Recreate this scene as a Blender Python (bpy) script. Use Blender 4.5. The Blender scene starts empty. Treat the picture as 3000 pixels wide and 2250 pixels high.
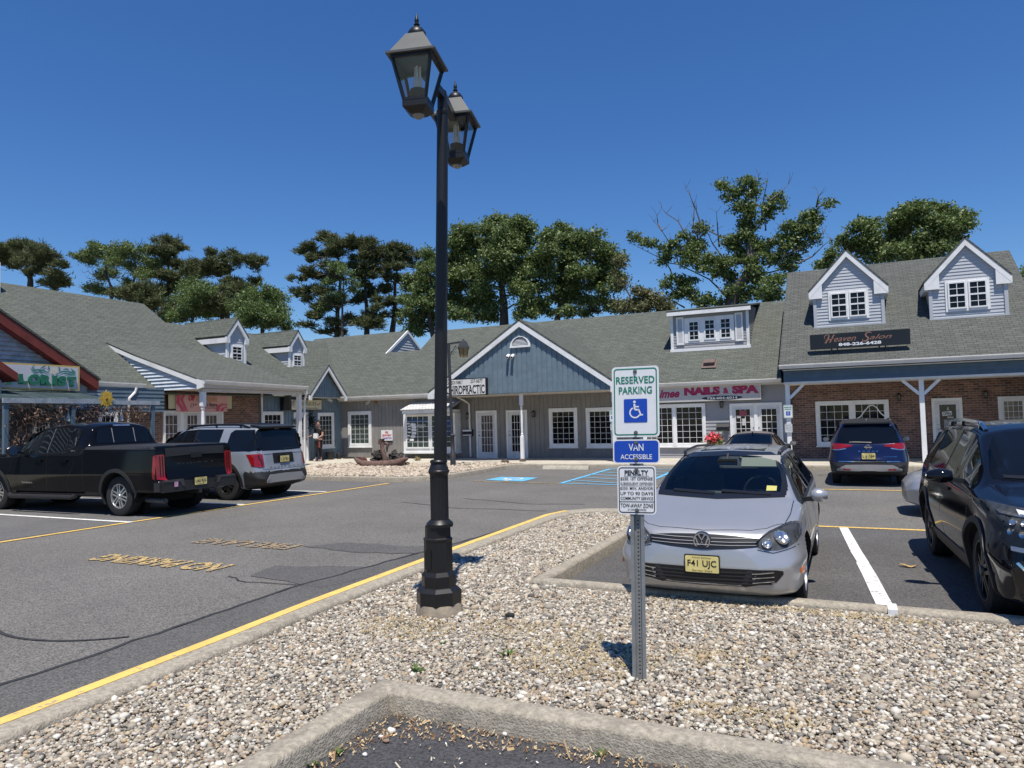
import bpy, math, random
import numpy as np
from mathutils import Vector, Matrix
from mathutils.bvhtree import BVHTree
random.seed(7); RNG = np.random.default_rng(11)
R_ = math.radians
S = bpy.context.scene
COL = S.collection
# ---------------------------------------------------------------- camera, sky, sun, exposure
FPX, CAMH = 2081.0, 1.8
YAW, PITCH, ROLL = R_(25.3), R_(2.75), R_(1.43)
_fw = np.array([-math.sin(YAW)*math.cos(PITCH), math.cos(YAW)*math.cos(PITCH), math.sin(PITCH)])
_r0 = np.array([math.cos(YAW), math.sin(YAW), 0.0]); _u0 = np.cross(_r0, _fw)
_rt = _r0*math.cos(ROLL) - _u0*math.sin(ROLL); _up = _u0*math.cos(ROLL) + _r0*math.sin(ROLL)
_C = np.array([0, 0, CAMH])
cam = bpy.data.cameras.new('camera'); camo = bpy.data.objects.new('camera', cam); COL.objects.link(camo)
cam.sensor_width = 36.0; cam.lens = 36.0*FPX/3000.0; cam.clip_end = 3000.0; cam.clip_start = 0.05
m = Matrix.Identity(4)
for i in range(3):
    m[i][0] = _rt[i]; m[i][1] = _up[i]; m[i][2] = -_fw[i]; m[i][3] = _C[i]
camo.matrix_world = m
S.camera = camo
SUN_EL = R_(69.5); SUN_DIR = np.array([0.49, -0.872, 0.0])          # horizontal direction towards the sun
_sd = np.array([SUN_DIR[0]*math.cos(SUN_EL), SUN_DIR[1]*math.cos(SUN_EL), math.sin(SUN_EL)])
w = bpy.data.worlds.new('World'); S.world = w; w.use_nodes = True
nt = w.node_tree; bg = nt.nodes['Background']
sky = nt.nodes.new('ShaderNodeTexSky'); sky.sky_type = 'NISHITA'; sky.sun_disc = False
sky.sun_elevation = SUN_EL; sky.sun_rotation = math.atan2(SUN_DIR[0], SUN_DIR[1])
sky.altitude = 0.0; sky.air_density = 1.15; sky.dust_density = 0.0; sky.ozone_density = 10.0
bg.inputs['Strength'].default_value = 0.092
hs_ = nt.nodes.new('ShaderNodeHueSaturation'); hs_.inputs['Saturation'].default_value = 1.15; hs_.inputs['Hue'].default_value = 0.507
nt.links.new(sky.outputs[0], hs_.inputs['Color']); nt.links.new(hs_.outputs[0], bg.inputs[0])
sl = bpy.data.lights.new('sun', 'SUN'); sl.energy = 4.8; sl.angle = R_(0.53); sl.color = (1.0, 0.94, 0.845)
so = bpy.data.objects.new('sun', sl); COL.objects.link(so); so.location = (20, -30, 60)
so.rotation_euler = Vector(_sd).to_track_quat('Z', 'Y').to_euler()
S.view_settings.view_transform = 'Standard'; S.view_settings.look = 'None'
S.view_settings.exposure = 0.32; S.view_settings.gamma = 1.0
S.render.engine = 'CYCLES'
S.cycles.max_bounces = 8; S.cycles.transparent_max_bounces = 8; S.cycles.use_denoising = True
# ---------------------------------------------------------------- pixel (3000x2250 photo) -> point in the place
def _ray(x, y):
    d = _fw*FPX + _rt*(x-1500) - _up*(y-1125); return d/np.linalg.norm(d)
def gz(x, y, z=0.0):
    d = _ray(x, y); return _C + d*((z-CAMH)/d[2])
def onY(x, y, Y):
    d = _ray(x, y); return _C + d*(Y/d[1])
def onX(x, y, X):
    d = _ray(x, y); return _C + d*(X/d[0])
def crop(x0, y0, k):                 # a zoomed crop of the photo -> photo pixel
    return lambda x, y: (x0+x/k, y0+y/k)
z1 = crop(0, 650, 2.458); z2 = crop(800, 850, 3.16); z3 = crop(1250, 900, 3.16)
z4 = crop(1850, 1050, 3.687); z5 = crop(2250, 650, 2.212); z6 = crop(2300, 1100, 2.211); z7 = crop(1900, 850, 4.916)
z8 = crop(450, 880, 4.424); z9 = crop(880, 1150, 4.916); zd = crop(0, 0, 2212/3000.0)
zF = crop(0, 1050, 4.916); zG = crop(400, 1100, 4.424); zT = crop(0, 1125, 2.458)
# ---------------------------------------------------------------- materials
MATS = {}
def _node(nt, t, **kw):
    n = nt.nodes.new(t)
    for k, v in kw.items():
        if k in n.inputs: n.inputs[k].default_value = v
        else: setattr(n, k, v)
    return n
def mat(name, col, rough=0.6, metal=0.0, var=0.0, scale=8.0, bump=0.0, bscale=None, coat=0.0, spec=0.5, stain=None, detail=4.0, coord='Object', emit=None):
    """Principled material whose colour varies with a noise; var = +-fraction; stain = (colour, amount, scale)."""
    if name in MATS: return MATS[name]
    m = bpy.data.materials.new(name); m.use_nodes = True; nt = m.node_tree; L = nt.links
    b = nt.nodes['Principled BSDF']
    b.inputs['Base Color'].default_value = (*col, 1); b.inputs['Roughness'].default_value = rough
    b.inputs['Metallic'].default_value = metal; b.inputs['Coat Weight'].default_value = coat
    b.inputs['Coat Roughness'].default_value = 0.04; b.inputs['Specular IOR Level'].default_value = spec
    if emit:
        b.inputs['Emission Color'].default_value = (*emit[0], 1); b.inputs['Emission Strength'].default_value = emit[1]
    tc = nt.nodes.new('ShaderNodeTexCoord')
    last = None
    if var > 0:
        n = _node(nt, 'ShaderNodeTexNoise', Scale=scale, Detail=detail, Roughness=0.65)
        L.new(tc.outputs[coord], n.inputs['Vector'])
        r = nt.nodes.new('ShaderNodeValToRGB')
        r.color_ramp.elements[0].position = 0.3; r.color_ramp.elements[1].position = 0.7
        r.color_ramp.elements[0].color = (*[max(0, c*(1-var)) for c in col], 1)
        r.color_ramp.elements[1].color = (*[min(1, c*(1+var)) for c in col], 1)
        L.new(n.outputs['Fac'], r.inputs[0]); last = r.outputs[0]
    if stain:
        n2 = _node(nt, 'ShaderNodeTexNoise', Scale=stain[2], Detail=6.0, Roughness=0.7)
        L.new(tc.outputs[coord], n2.inputs['Vector'])
        r2 = nt.nodes.new('ShaderNodeValToRGB'); r2.color_ramp.elements[0].position = 0.5; r2.color_ramp.elements[1].position = 0.68
        r2.color_ramp.elements[1].color = (stain[1],)*3+(1,)
        L.new(n2.outputs['Fac'], r2.inputs[0])
        mx = nt.nodes.new('ShaderNodeMix'); mx.data_type = 'RGBA'
        L.new(r2.outputs[0], mx.inputs['Factor'])
        if last: L.new(last, mx.inputs['A'])
        else: mx.inputs['A'].default_value = (*col, 1)
        mx.inputs['B'].default_value = (*stain[0], 1); last = mx.outputs['Result']
    if last: L.new(last, b.inputs['Base Color'])
    if bump > 0:
        n3 = _node(nt, 'ShaderNodeTexNoise', Scale=bscale or scale*3, Detail=5.0)
        L.new(tc.outputs[coord], n3.inputs['Vector'])
        bp = _node(nt, 'ShaderNodeBump', Strength=bump, Distance=0.01)
        L.new(n3.outputs['Fac'], bp.inputs['Height']); L.new(bp.outputs[0], b.inputs['Normal'])
    MATS[name] = m; return m
def brickmat(name, c1, c2, mortar, bw, bh, ms, rough, bump, off=0.5, noise=0.25, bias=0.0, nscale=1.3, smooth=0.1, st=None):
    if name in MATS: return MATS[name]
    m = bpy.data.materials.new(name); m.use_nodes = True; nt = m.node_tree; L = nt.links
    b = nt.nodes['Principled BSDF']; b.inputs['Roughness'].default_value = rough; b.inputs['Specular IOR Level'].default_value = 0.3
    uv = nt.nodes.new('ShaderNodeUVMap'); uv.uv_map = 'UVMap'
    br = _node(nt, 'ShaderNodeTexBrick', Scale=1.0); br.offset = off
    br.inputs['Color1'].default_value = (*c1, 1); br.inputs['Color2'].default_value = (*c2, 1); br.inputs['Mortar'].default_value = (*mortar, 1)
    br.inputs['Mortar Size'].default_value = ms; br.inputs['Mortar Smooth'].default_value = smooth; br.inputs['Bias'].default_value = bias
    br.inputs['Brick Width'].default_value = bw; br.inputs['Row Height'].default_value = bh
    L.new(uv.outputs[0], br.inputs['Vector'])
    n = _node(nt, 'ShaderNodeTexNoise', Scale=nscale, Detail=8.0, Roughness=0.75); mp = nt.nodes.new('ShaderNodeMapping'); mp.inputs['Scale'].default_value = (*(st or (1, 1)), 1)
    L.new(uv.outputs[0], mp.inputs['Vector']); L.new(mp.outputs[0], n.inputs['Vector'])
    mr = _node(nt, 'ShaderNodeMapRange'); mr.inputs['From Min'].default_value = 0.25; mr.inputs['From Max'].default_value = 0.75
    mr.inputs['To Min'].default_value = 1-noise; mr.inputs['To Max'].default_value = 1+noise; L.new(n.outputs['Fac'], mr.inputs['Value'])
    mx = nt.nodes.new('ShaderNodeMix'); mx.data_type = 'RGBA'; mx.blend_type = 'MULTIPLY'; mx.inputs['Factor'].default_value = 1.0
    L.new(br.outputs['Color'], mx.inputs['A']); L.new(mr.outputs[0], mx.inputs['B']); L.new(mx.outputs['Result'], b.inputs['Base Color'])
    n2 = _node(nt, 'ShaderNodeTexNoise', Scale=60.0, Detail=3.0); L.new(uv.outputs[0], n2.inputs['Vector'])
    ad = _node(nt, 'ShaderNodeMath', operation='MULTIPLY_ADD'); ad.inputs[1].default_value = 0.25
    L.new(n2.outputs['Fac'], ad.inputs[0])
    iv = _node(nt, 'ShaderNodeMath', operation='SUBTRACT'); iv.inputs[0].default_value = 1.0; L.new(br.outputs['Fac'], iv.inputs[1])
    L.new(iv.outputs[0], ad.inputs[2])
    bp = _node(nt, 'ShaderNodeBump', Strength=bump, Distance=0.01); L.new(ad.outputs[0], bp.inputs['Height']); L.new(bp.outputs[0], b.inputs['Normal'])
    MATS[name] = m; return m
def island_mat(name, stops, rough=0.8, trans=0.0, spec=0.3, noise=None):
    """Colour picked per loose piece (each pebble, each leaf) from a list of (position, colour)."""
    if name in MATS: return MATS[name]
    m = bpy.data.materials.new(name); m.use_nodes = True; nt = m.node_tree; L = nt.links
    b = nt.nodes['Principled BSDF']; b.inputs['Roughness'].default_value = rough; b.inputs['Specular IOR Level'].default_value = spec
    g = nt.nodes.new('ShaderNodeNewGeometry'); r = nt.nodes.new('ShaderNodeValToRGB'); r.color_ramp.interpolation = 'LINEAR'
    while len(r.color_ramp.elements) < len(stops): r.color_ramp.elements.new(0.5)
    for e, (p, c) in zip(r.color_ramp.elements, stops): e.position = p; e.color = (*c, 1)
    L.new(g.outputs['Random Per Island'], r.inputs[0]); out = r.outputs[0]
    if noise:
        tc = nt.nodes.new('ShaderNodeTexCoord'); n = _node(nt, 'ShaderNodeTexNoise', Scale=noise[0], Detail=3.0); L.new(tc.outputs['Object'], n.inputs['Vector'])
        mr = _node(nt, 'ShaderNodeMapRange'); mr.inputs['From Min'].default_value = 0.3; mr.inputs['From Max'].default_value = 0.7
        mr.inputs['To Min'].default_value = 1-noise[1]; mr.inputs['To Max'].default_value = 1+noise[1]; L.new(n.outputs['Fac'], mr.inputs['Value'])
        mx = nt.nodes.new('ShaderNodeMix'); mx.data_type = 'RGBA'; mx.blend_type = 'MULTIPLY'; mx.inputs['Factor'].default_value = 1.0
        L.new(out, mx.inputs['A']); L.new(mr.outputs[0], mx.inputs['B']); out = mx.outputs['Result']
    L.new(out, b.inputs['Base Color'])
    if trans > 0:
        t = nt.nodes.new('ShaderNodeBsdfTranslucent'); ms = nt.nodes.new('ShaderNodeMixShader'); ms.inputs[0].default_value = trans
        hs = _node(nt, 'ShaderNodeHueSaturation', Value=1.6); L.new(out, hs.inputs['Color']); L.new(hs.outputs[0], t.inputs['Color'])
        L.new(b.outputs[0], ms.inputs[1]); L.new(t.outputs[0], ms.inputs[2]); L.new(ms.outputs[0], nt.nodes['Material Output'].inputs['Surface'])
    MATS[name] = m; return m
def glassmat(name, tint, alpha, rough=0.02):
    """Window glass: reflects like glass, lets `alpha` of the light through, tinted."""
    if name in MATS: return MATS[name]
    m = bpy.data.materials.new(name); m.use_nodes = True; nt = m.node_tree; L = nt.links
    nt.nodes.remove(nt.nodes['Principled BSDF'])
    gl = _node(nt, 'ShaderNodeBsdfGlossy', Roughness=rough); tr = nt.nodes.new('ShaderNodeBsdfTransparent')
    tr.inputs[0].default_value = (*[c*alpha for c in tint], 1)
    fr = _node(nt, 'ShaderNodeFresnel', IOR=1.55); ms = nt.nodes.new('ShaderNodeMixShader')
    L.new(fr.outputs[0], ms.inputs[0]); L.new(tr.outputs[0], ms.inputs[1]); L.new(gl.outputs[0], ms.inputs[2])
    L.new(ms.outputs[0], nt.nodes['Material Output'].inputs['Surface']); MATS[name] = m; return m
# ---------------------------------------------------------------- mesh builder
def nrm(v):
    v = np.asarray(v, float); n = np.linalg.norm(v); return v/n if n > 1e-12 else v
class MB:
    def __init__(s): s.v = []; s.f = []; s.mi = []; s.n = 0
    def add(s, verts, faces, mi=0):
        verts = np.asarray(verts, float).reshape(-1, 3); s.v.append(verts)
        for f in faces: s.f.append([i+s.n for i in f]); s.mi.append(mi)
        s.n += len(verts); return s
    def poly(s, pts, mi=0): return s.add(pts, [list(range(len(pts)))], mi)
    def box(s, x0, x1, y0, y1, z0, z1, mi=0):
        v = [(x, y, z) for x in (x0, x1) for y in (y0, y1) for z in (z0, z1)]
        return s.add(v, [(0, 1, 3, 2), (4, 6, 7, 5), (0, 4, 5, 1), (2, 3, 7, 6), (0, 2, 6, 4), (1, 5, 7, 3)], mi)
    def obox(s, c, ax, ay, az, mi=0):
        c = np.asarray(c, float); ax, ay, az = (np.asarray(a, float) for a in (ax, ay, az))
        v = [c+i*ax+j*ay+k*az for i in (-1, 1) for j in (-1, 1) for k in (-1, 1)]
        return s.add(v, [(0, 1, 3, 2), (4, 6, 7, 5), (0, 4, 5, 1), (2, 3, 7, 6), (0, 2, 6, 4), (1, 5, 7, 3)], mi)
    def bar(s, a, b, w, h, up=(0, 0, 1), mi=0):
        a = np.asarray(a, float); b = np.asarray(b, float); d = nrm(b-a); u = np.asarray(up, float); sd = nrm(np.cross(d, u)); u2 = np.cross(sd, d)
        return s.obox((a+b)/2, (b-a)/2, sd*w/2, u2*h/2, mi)
    def prism(s, pts, vec, mi=0):
        p = np.asarray(pts, float); q = p+np.asarray(vec, float); n = len(p)
        fs = [list(range(n))[::-1], list(range(n, 2*n))]+[[i, (i+1) % n, (i+1) % n+n, i+n] for i in range(n)]
        return s.add(np.vstack([p, q]), fs, mi)
    def tube(s, pts, r, n=8, cap=True, mi=0):
        p = np.asarray(pts, float); k = len(p); r = np.broadcast_to(np.asarray(r, float), (k,))
        t = np.gradient(p, axis=0); ref = np.array([0, 0, 1.0]) if abs(nrm(p[-1]-p[0])[2]) < 0.9 else np.array([1.0, 0, 0])
        vs = []; a = np.linspace(0, 2*np.pi, n, endpoint=False)
        for i in range(k):
            d = nrm(t[i]); u = nrm(np.cross(d, ref)); w_ = np.cross(d, u)
            vs.append(p[i]+r[i]*(np.cos(a)[:, None]*u+np.sin(a)[:, None]*w_))
        fs = [[i*n+j, i*n+(j+1) % n, (i+1)*n+(j+1) % n, (i+1)*n+j] for i in range(k-1) for j in range(n)]
        if cap: fs += [list(range(n))[::-1], [(k-1)*n+j for j in range(n)]]
        return s.add(np.vstack(vs), fs, mi)
    def lathe(s, prof, n=24, c=(0, 0, 0), ax=(0, 0, 1), mi=0, ph=0.0, cap=False):
        ax = nrm(ax); ref = np.array([1.0, 0, 0]) if abs(ax[0]) < 0.9 else np.array([0, 1.0, 0]); u = nrm(ref-ax*np.dot(ref, ax)); w_ = np.cross(ax, u)
        a = np.linspace(0, 2*np.pi, n, endpoint=False)+ph; c = np.asarray(c, float); vs = []
        for r, z in prof: vs.append(c+ax*z+r*(np.cos(a)[:, None]*u+np.sin(a)[:, None]*w_))
        k = len(prof); fs = [[i*n+j, i*n+(j+1) % n, (i+1)*n+(j+1) % n, (i+1)*n+j] for i in range(k-1) for j in range(n)]
        if cap: fs += [list(range(n))[::-1], [(k-1)*n+j for j in range(n)]]
        return s.add(np.vstack(vs), fs, mi)
    def grid(s, P, mi=0, closed=False):
        P = np.asarray(P, float); a, b = P.shape[:2]
        fs = [[i*b+j, i*b+(j+1) % b, (i+1)*b+(j+1) % b, (i+1)*b+j] for i in range(a-1) for j in range(b if closed else b-1)]
        return s.add(P.reshape(-1, 3), fs, mi)
    def sweep(s, path, prof, closed=False, mi=0, cap=True):
        """profile [(out, up)] along a horizontal path of 3D points; out = to the right of the way along the path."""
        p = np.asarray(path, float); k = len(p); vs = []
        for i in range(k):
            a = p[(i-1) % k] if (closed or i > 0) else p[i]; c = p[(i+1) % k] if (closed or i < k-1) else p[i]
            d1 = nrm((p[i]-a)[:2]) if np.any(p[i] != a) else None; d2 = nrm((c-p[i])[:2]) if np.any(c != p[i]) else None
            if d1 is None: d1 = d2
            if d2 is None: d2 = d1
            n1 = np.array([d1[1], -d1[0]]); n2 = np.array([d2[1], -d2[0]]); nn = nrm(n1+n2); sc = 1/max(0.4, float(np.dot(nn, n1)))
            vs.append([(p[i][0]+nn[0]*o*sc, p[i][1]+nn[1]*o*sc, p[i][2]+u) for o, u in prof])
        P = np.array(vs); q = len(prof); kk = k if closed else k-1
        fs = [[i*q+j, i*q+(j+1) % q, ((i+1) % k)*q+(j+1) % q, ((i+1) % k)*q+j] for i in range(kk) for j in range(q)]
        if cap and not closed: fs += [list(range(q)), [(k-1)*q+j for j in range(q)][::-1]]
        return s.add(P.reshape(-1, 3), fs, mi)
    def build(s, name, mats, parent=None, smooth=False, angle=35.0, local=False, uv=True, fixn=True):
        me = bpy.data.meshes.new(name)
        V = np.vstack(s.v) if s.v else np.zeros((0, 3))
        root = parent
        while root is not None and root.parent is not None: root = root.parent
        if root is not None and not local: V = V-np.array(root.location)
        me.from_pydata(V.tolist(), [], s.f)
        for m_ in (mats if isinstance(mats, (list, tuple)) else [mats]): me.materials.append(m_)
        if any(s.mi): me.polygons.foreach_set('material_index', s.mi)
        me.update()
        if fixn:
            import bmesh
            bm = bmesh.new(); bm.from_mesh(me); bmesh.ops.recalc_face_normals(bm, faces=bm.faces); bm.to_mesh(me); bm.free()
        if uv: auto_uv(me)
        if smooth:
            me.shade_smooth()
            if angle: me.set_sharp_from_angle(angle=R_(angle))
        o = bpy.data.objects.new(name, me); COL.objects.link(o)
        if parent is not None: o.parent = parent
        return o
def auto_uv(me):
    n = len(me.loops)
    if not n: return
    uvl = me.uv_layers.new(name='UVMap')
    co = np.empty(len(me.vertices)*3); me.vertices.foreach_get('co', co); co = co.reshape(-1, 3)
    li = np.empty(n, int); me.loops.foreach_get('vertex_index', li)
    fn = np.empty(len(me.polygons)*3); me.polygons.foreach_get('normal', fn); fn = fn.reshape(-1, 3)
    lt = np.empty(len(me.polygons), int); me.polygons.foreach_get('loop_total', lt)
    N = np.repeat(fn, lt, axis=0); P = co[li]
    U = np.stack([-N[:, 1], N[:, 0], np.zeros(n)], 1); ln = np.linalg.norm(U, axis=1)
    flat = ln < 0.05; U[flat] = (1, 0, 0); ln[flat] = 1; U /= ln[:, None]
    W = np.cross(N, U)
    uvl.data.foreach_set('uv', np.stack([(P*U).sum(1), (P*W).sum(1)], 1).ravel())
def rawmesh(name, V, F, material, parent=None, smooth=False):
    """fast numpy mesh; F is an (n,k) int array."""
    me = bpy.data.meshes.new(name); n, k = F.shape
    me.vertices.add(len(V)); me.vertices.foreach_set('co', np.ascontiguousarray(V, np.float32).ravel())
    me.loops.add(n*k); me.loops.foreach_set('vertex_index', np.ascontiguousarray(F, np.int32).ravel())
    me.polygons.add(n); me.polygons.foreach_set('loop_start', np.arange(0, n*k, k, dtype=np.int32)); me.polygons.foreach_set('loop_total', np.full(n, k, np.int32))
    if smooth: me.polygons.foreach_set('use_smooth', np.ones(n, bool))
    me.materials.append(material); me.update(); me.validate()
    o = bpy.data.objects.new(name, me); COL.objects.link(o)
    if parent is not None: o.parent = parent
    return o
def tag(o, label, cat, group=None):
    o['label'] = label; o['category'] = cat
    if group: o['group'] = group
    return o
def thing(name, label, cat, loc=(0, 0, 0), rz=0.0, group=None):
    o = bpy.data.objects.new(name, None); COL.objects.link(o); o.location = loc; o.rotation_euler = (0, 0, rz); o.empty_display_size = 0.2
    return tag(o, label, cat, group)
def struct(o, kind='structure'): o['kind'] = kind; return o
def copy_tree(o, parent=None):
    c = o.copy(); COL.objects.link(c); c.parent = parent
    for ch in list(o.children): copy_tree(ch, c)
    return c
# ---------------------------------------------------------------- wall planes: (u along the wall, z up, d outwards) -> point
class Wall:
    def __init__(s, o, u, n): s.o = np.asarray(o, float); s.u = nrm(u); s.n = nrm(n)
    def p(s, u, z, d=0.0): return s.o+s.u*u+s.n*d+np.array([0, 0, z])
    def box(s, mb, u0, u1, z0, z1, d0, d1, mi=0):
        c = s.p((u0+u1)/2, (z0+z1)/2, (d0+d1)/2)
        return mb.obox(c, s.u*(u1-u0)/2, s.n*(d1-d0)/2, np.array([0, 0, (z1-z0)/2]), mi)
    def bar(s, mb, a, b, w_, d0, d1, mi=0):
        """a bar in the wall's plane from a=(u,z) to b=(u,z), w_ wide, between depths d0 and d1"""
        A = s.p(*a, (d0+d1)/2); B = s.p(*b, (d0+d1)/2); d = nrm(B-A); sd = np.cross(d, s.n)
        return mb.obox((A+B)/2, (B-A)/2, sd*w_/2, s.n*(d1-d0)/2, mi)
    def rect(s, a, b, axis):         # photo pixels of opposite corners -> (u0,u1,z0,z1)
        f = (lambda q: onY(q[0], q[1], s.o[1])) if axis == 'Y' else (lambda q: onX(q[0], q[1], s.o[0]))
        A, B = f(a), f(b); ua, ub = np.dot(A-s.o, s.u), np.dot(B-s.o, s.u)
        return min(ua, ub), max(ua, ub), min(A[2], B[2]), max(A[2], B[2])
def FY(Y): return Wall((0, Y, 0), (1, 0, 0), (0, -1, 0))       # walls facing the camera side (-Y); u = X
def FX(X): return Wall((X, 0, 0), (0, 1, 0), (1, 0, 0))        # walls facing +X; u = Y
def FN(Y): return Wall((0, Y, 0), (1, 0, 0), (0, -1, 0))
def clip_poly(poly, ax, lo, hi):
    def half(P, f):
        out = []
        for i in range(len(P)):
            a, b = P[i], P[(i+1) % len(P)]; fa, fb = f(a), f(b)
            if fa >= 0: out.append(a)
            if (fa >= 0) != (fb >= 0):
                t = fa/(fa-fb); out.append((a[0]+(b[0]-a[0])*t, a[1]+(b[1]-a[1])*t))
        return out
    P = half(list(poly), lambda q: q[ax]-lo)
    return half(P, lambda q: hi-q[ax]) if len(P) > 2 else []
def clapboard(mb, W, poly, lap=0.11, proud=0.018, d=0.0, mi=0):
    z0 = min(q[1] for q in poly); z1 = max(q[1] for q in poly); k = int(math.ceil((z1-z0)/lap))
    for i in range(k):
        lo, hi = z0+i*lap, min(z1, z0+(i+1)*lap); P = clip_poly(poly, 1, lo, hi)
        if len(P) < 3: continue
        mb.poly([W.p(u, z, d+proud*(hi-z)/(lap)+0.002) for u, z in P], mi)
        us = [u for u, z in P if abs(z-lo) < 1e-4]
        if len(us) >= 2: mb.poly([W.p(min(us), lo, d+proud+.002), W.p(max(us), lo, d+proud+.002), W.p(max(us), lo, d), W.p(min(us), lo, d)], mi)
def boards(mb, W, poly, pitch=0.2, gap=0.022, proud=0.012, d=0.0, mi=0, off=0.0):
    mb.poly([W.p(u, z, d) for u, z in poly], mi)
    u0 = min(q[0] for q in poly); u1 = max(q[0] for q in poly); k0 = math.floor((u0-off)/pitch)
    x = off+k0*pitch
    while x < u1:
        P = clip_poly(poly, 0, max(x, u0), min(x+pitch-gap, u1))
        if len(P) >= 3 and max(q[0] for q in P)-min(q[0] for q in P) > 0.01:
            a = [W.p(u, z, d+proud) for u, z in P]; b_ = [W.p(u, z, d) for u, z in P]; n = len(P)
            mb.add(a+b_, [list(range(n))]+[[i, (i+1) % n, (i+1) % n+n, i+n] for i in range(n)], mi)
        x += pitch
# ---------------------------------------------------------------- lettering
_TXT = {}
def text_geo(sx, bold=0.0, shear=0.0, spacing=1.0):
    key = (sx, bold, shear, spacing)
    if key in _TXT: return _TXT[key]
    cu = bpy.data.curves.new('lettering', 'FONT'); cu.body = sx; cu.size = 1.0; cu.offset = bold; cu.shear = shear; cu.space_character = spacing
    cu.align_x = 'CENTER'; cu.resolution_u = 3; cu.fill_mode = 'FRONT'; cu.extrude = 0.0
    ob = bpy.data.objects.new('lettering', cu); COL.objects.link(ob)
    me = bpy.data.meshes.new_from_object(ob)
    V = np.array([v.co[:2] for v in me.vertices]); F = [list(p.vertices) for p in me.polygons]
    bpy.data.objects.remove(ob); bpy.data.curves.remove(cu); bpy.data.meshes.remove(me)
    _TXT[key] = (V, F); return V, F
def letters(mb, sx, put, u0, u1, v0, v1, bold=0.0, shear=0.0, spacing=1.0, mi=0):
    """fit the words into the box u0..u1 x v0..v1; put(u,v) gives the point."""
    V, F = text_geo(sx, bold, shear, spacing)
    if not len(V): return
    a, b = V.min(0), V.max(0); Q = (V-a)/(b-a)
    mb.add([put(u0+(u1-u0)*q[0], v0+(v1-v0)*q[1]) for q in Q], F, mi)
def stroke(mb, pts, put, w_, mi=0):
    """a flat ribbon of width w_ along (u,v) points"""
    p = np.asarray(pts, float); t = np.gradient(p, axis=0); n = np.stack([-t[:, 1], t[:, 0]], 1); n /= np.maximum(1e-9, np.linalg.norm(n, axis=1))[:, None]
    ww = np.broadcast_to(np.asarray(w_, float), (len(p),))[:, None]/2
    A = p+n*ww; B = p-n*ww; k = len(p)
    mb.add([put(*q) for q in A]+[put(*q) for q in B], [[i, i+1, k+i+1, k+i] for i in range(k-1)], mi)
def arc(cx, cy, r, a0, a1, n=16, ry=None):
    return [(cx+r*math.cos(R_(a0+(a1-a0)*i/n)), cy+(ry or r)*math.sin(R_(a0+(a1-a0)*i/n))) for i in range(n+1)]
def wheelchair(mb, put, cx, cy, s, mi=0):
    """the accessible-parking figure, s = height"""
    k = s/10.0; T = lambda P: [(cx+x*k, cy+y*k) for x, y in P]
    mb.poly([put(*q) for q in T(arc(-0.5, 4.3, 0.75, 0, 360, 16)[:-1])], mi)
    stroke(mb, T([(-0.6, 3.2), (-0.35, 0.1)]), put, 1.0*k, mi)
    stroke(mb, T([(-0.5, 1.7), (1.9, 1.6)]), put, 0.75*k, mi)
    stroke(mb, T([(-0.4, 0.0), (1.9, -0.05)]), put, 0.9*k, mi)
    stroke(mb, T([(1.7, 0.1), (3.0, -3.1), (4.1, -2.7)]), put, 0.85*k, mi)
    stroke(mb, T(arc(-0.3, -1.6, 2.75, 115, 335, 22)), put, 0.75*k, mi)
def rrect(w_, h, r, n=5):
    P = []
    for cx, cy, a in ((w_/2-r, h/2-r, 0), (-w_/2+r, h/2-r, 90), (-w_/2+r, -h/2+r, 180), (w_/2-r, -h/2+r, 270)):
        P += [(cx+r*math.cos(R_(a+90*i/n)), cy+r*math.sin(R_(a+90*i/n))) for i in range(n+1)]
    return P
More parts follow.
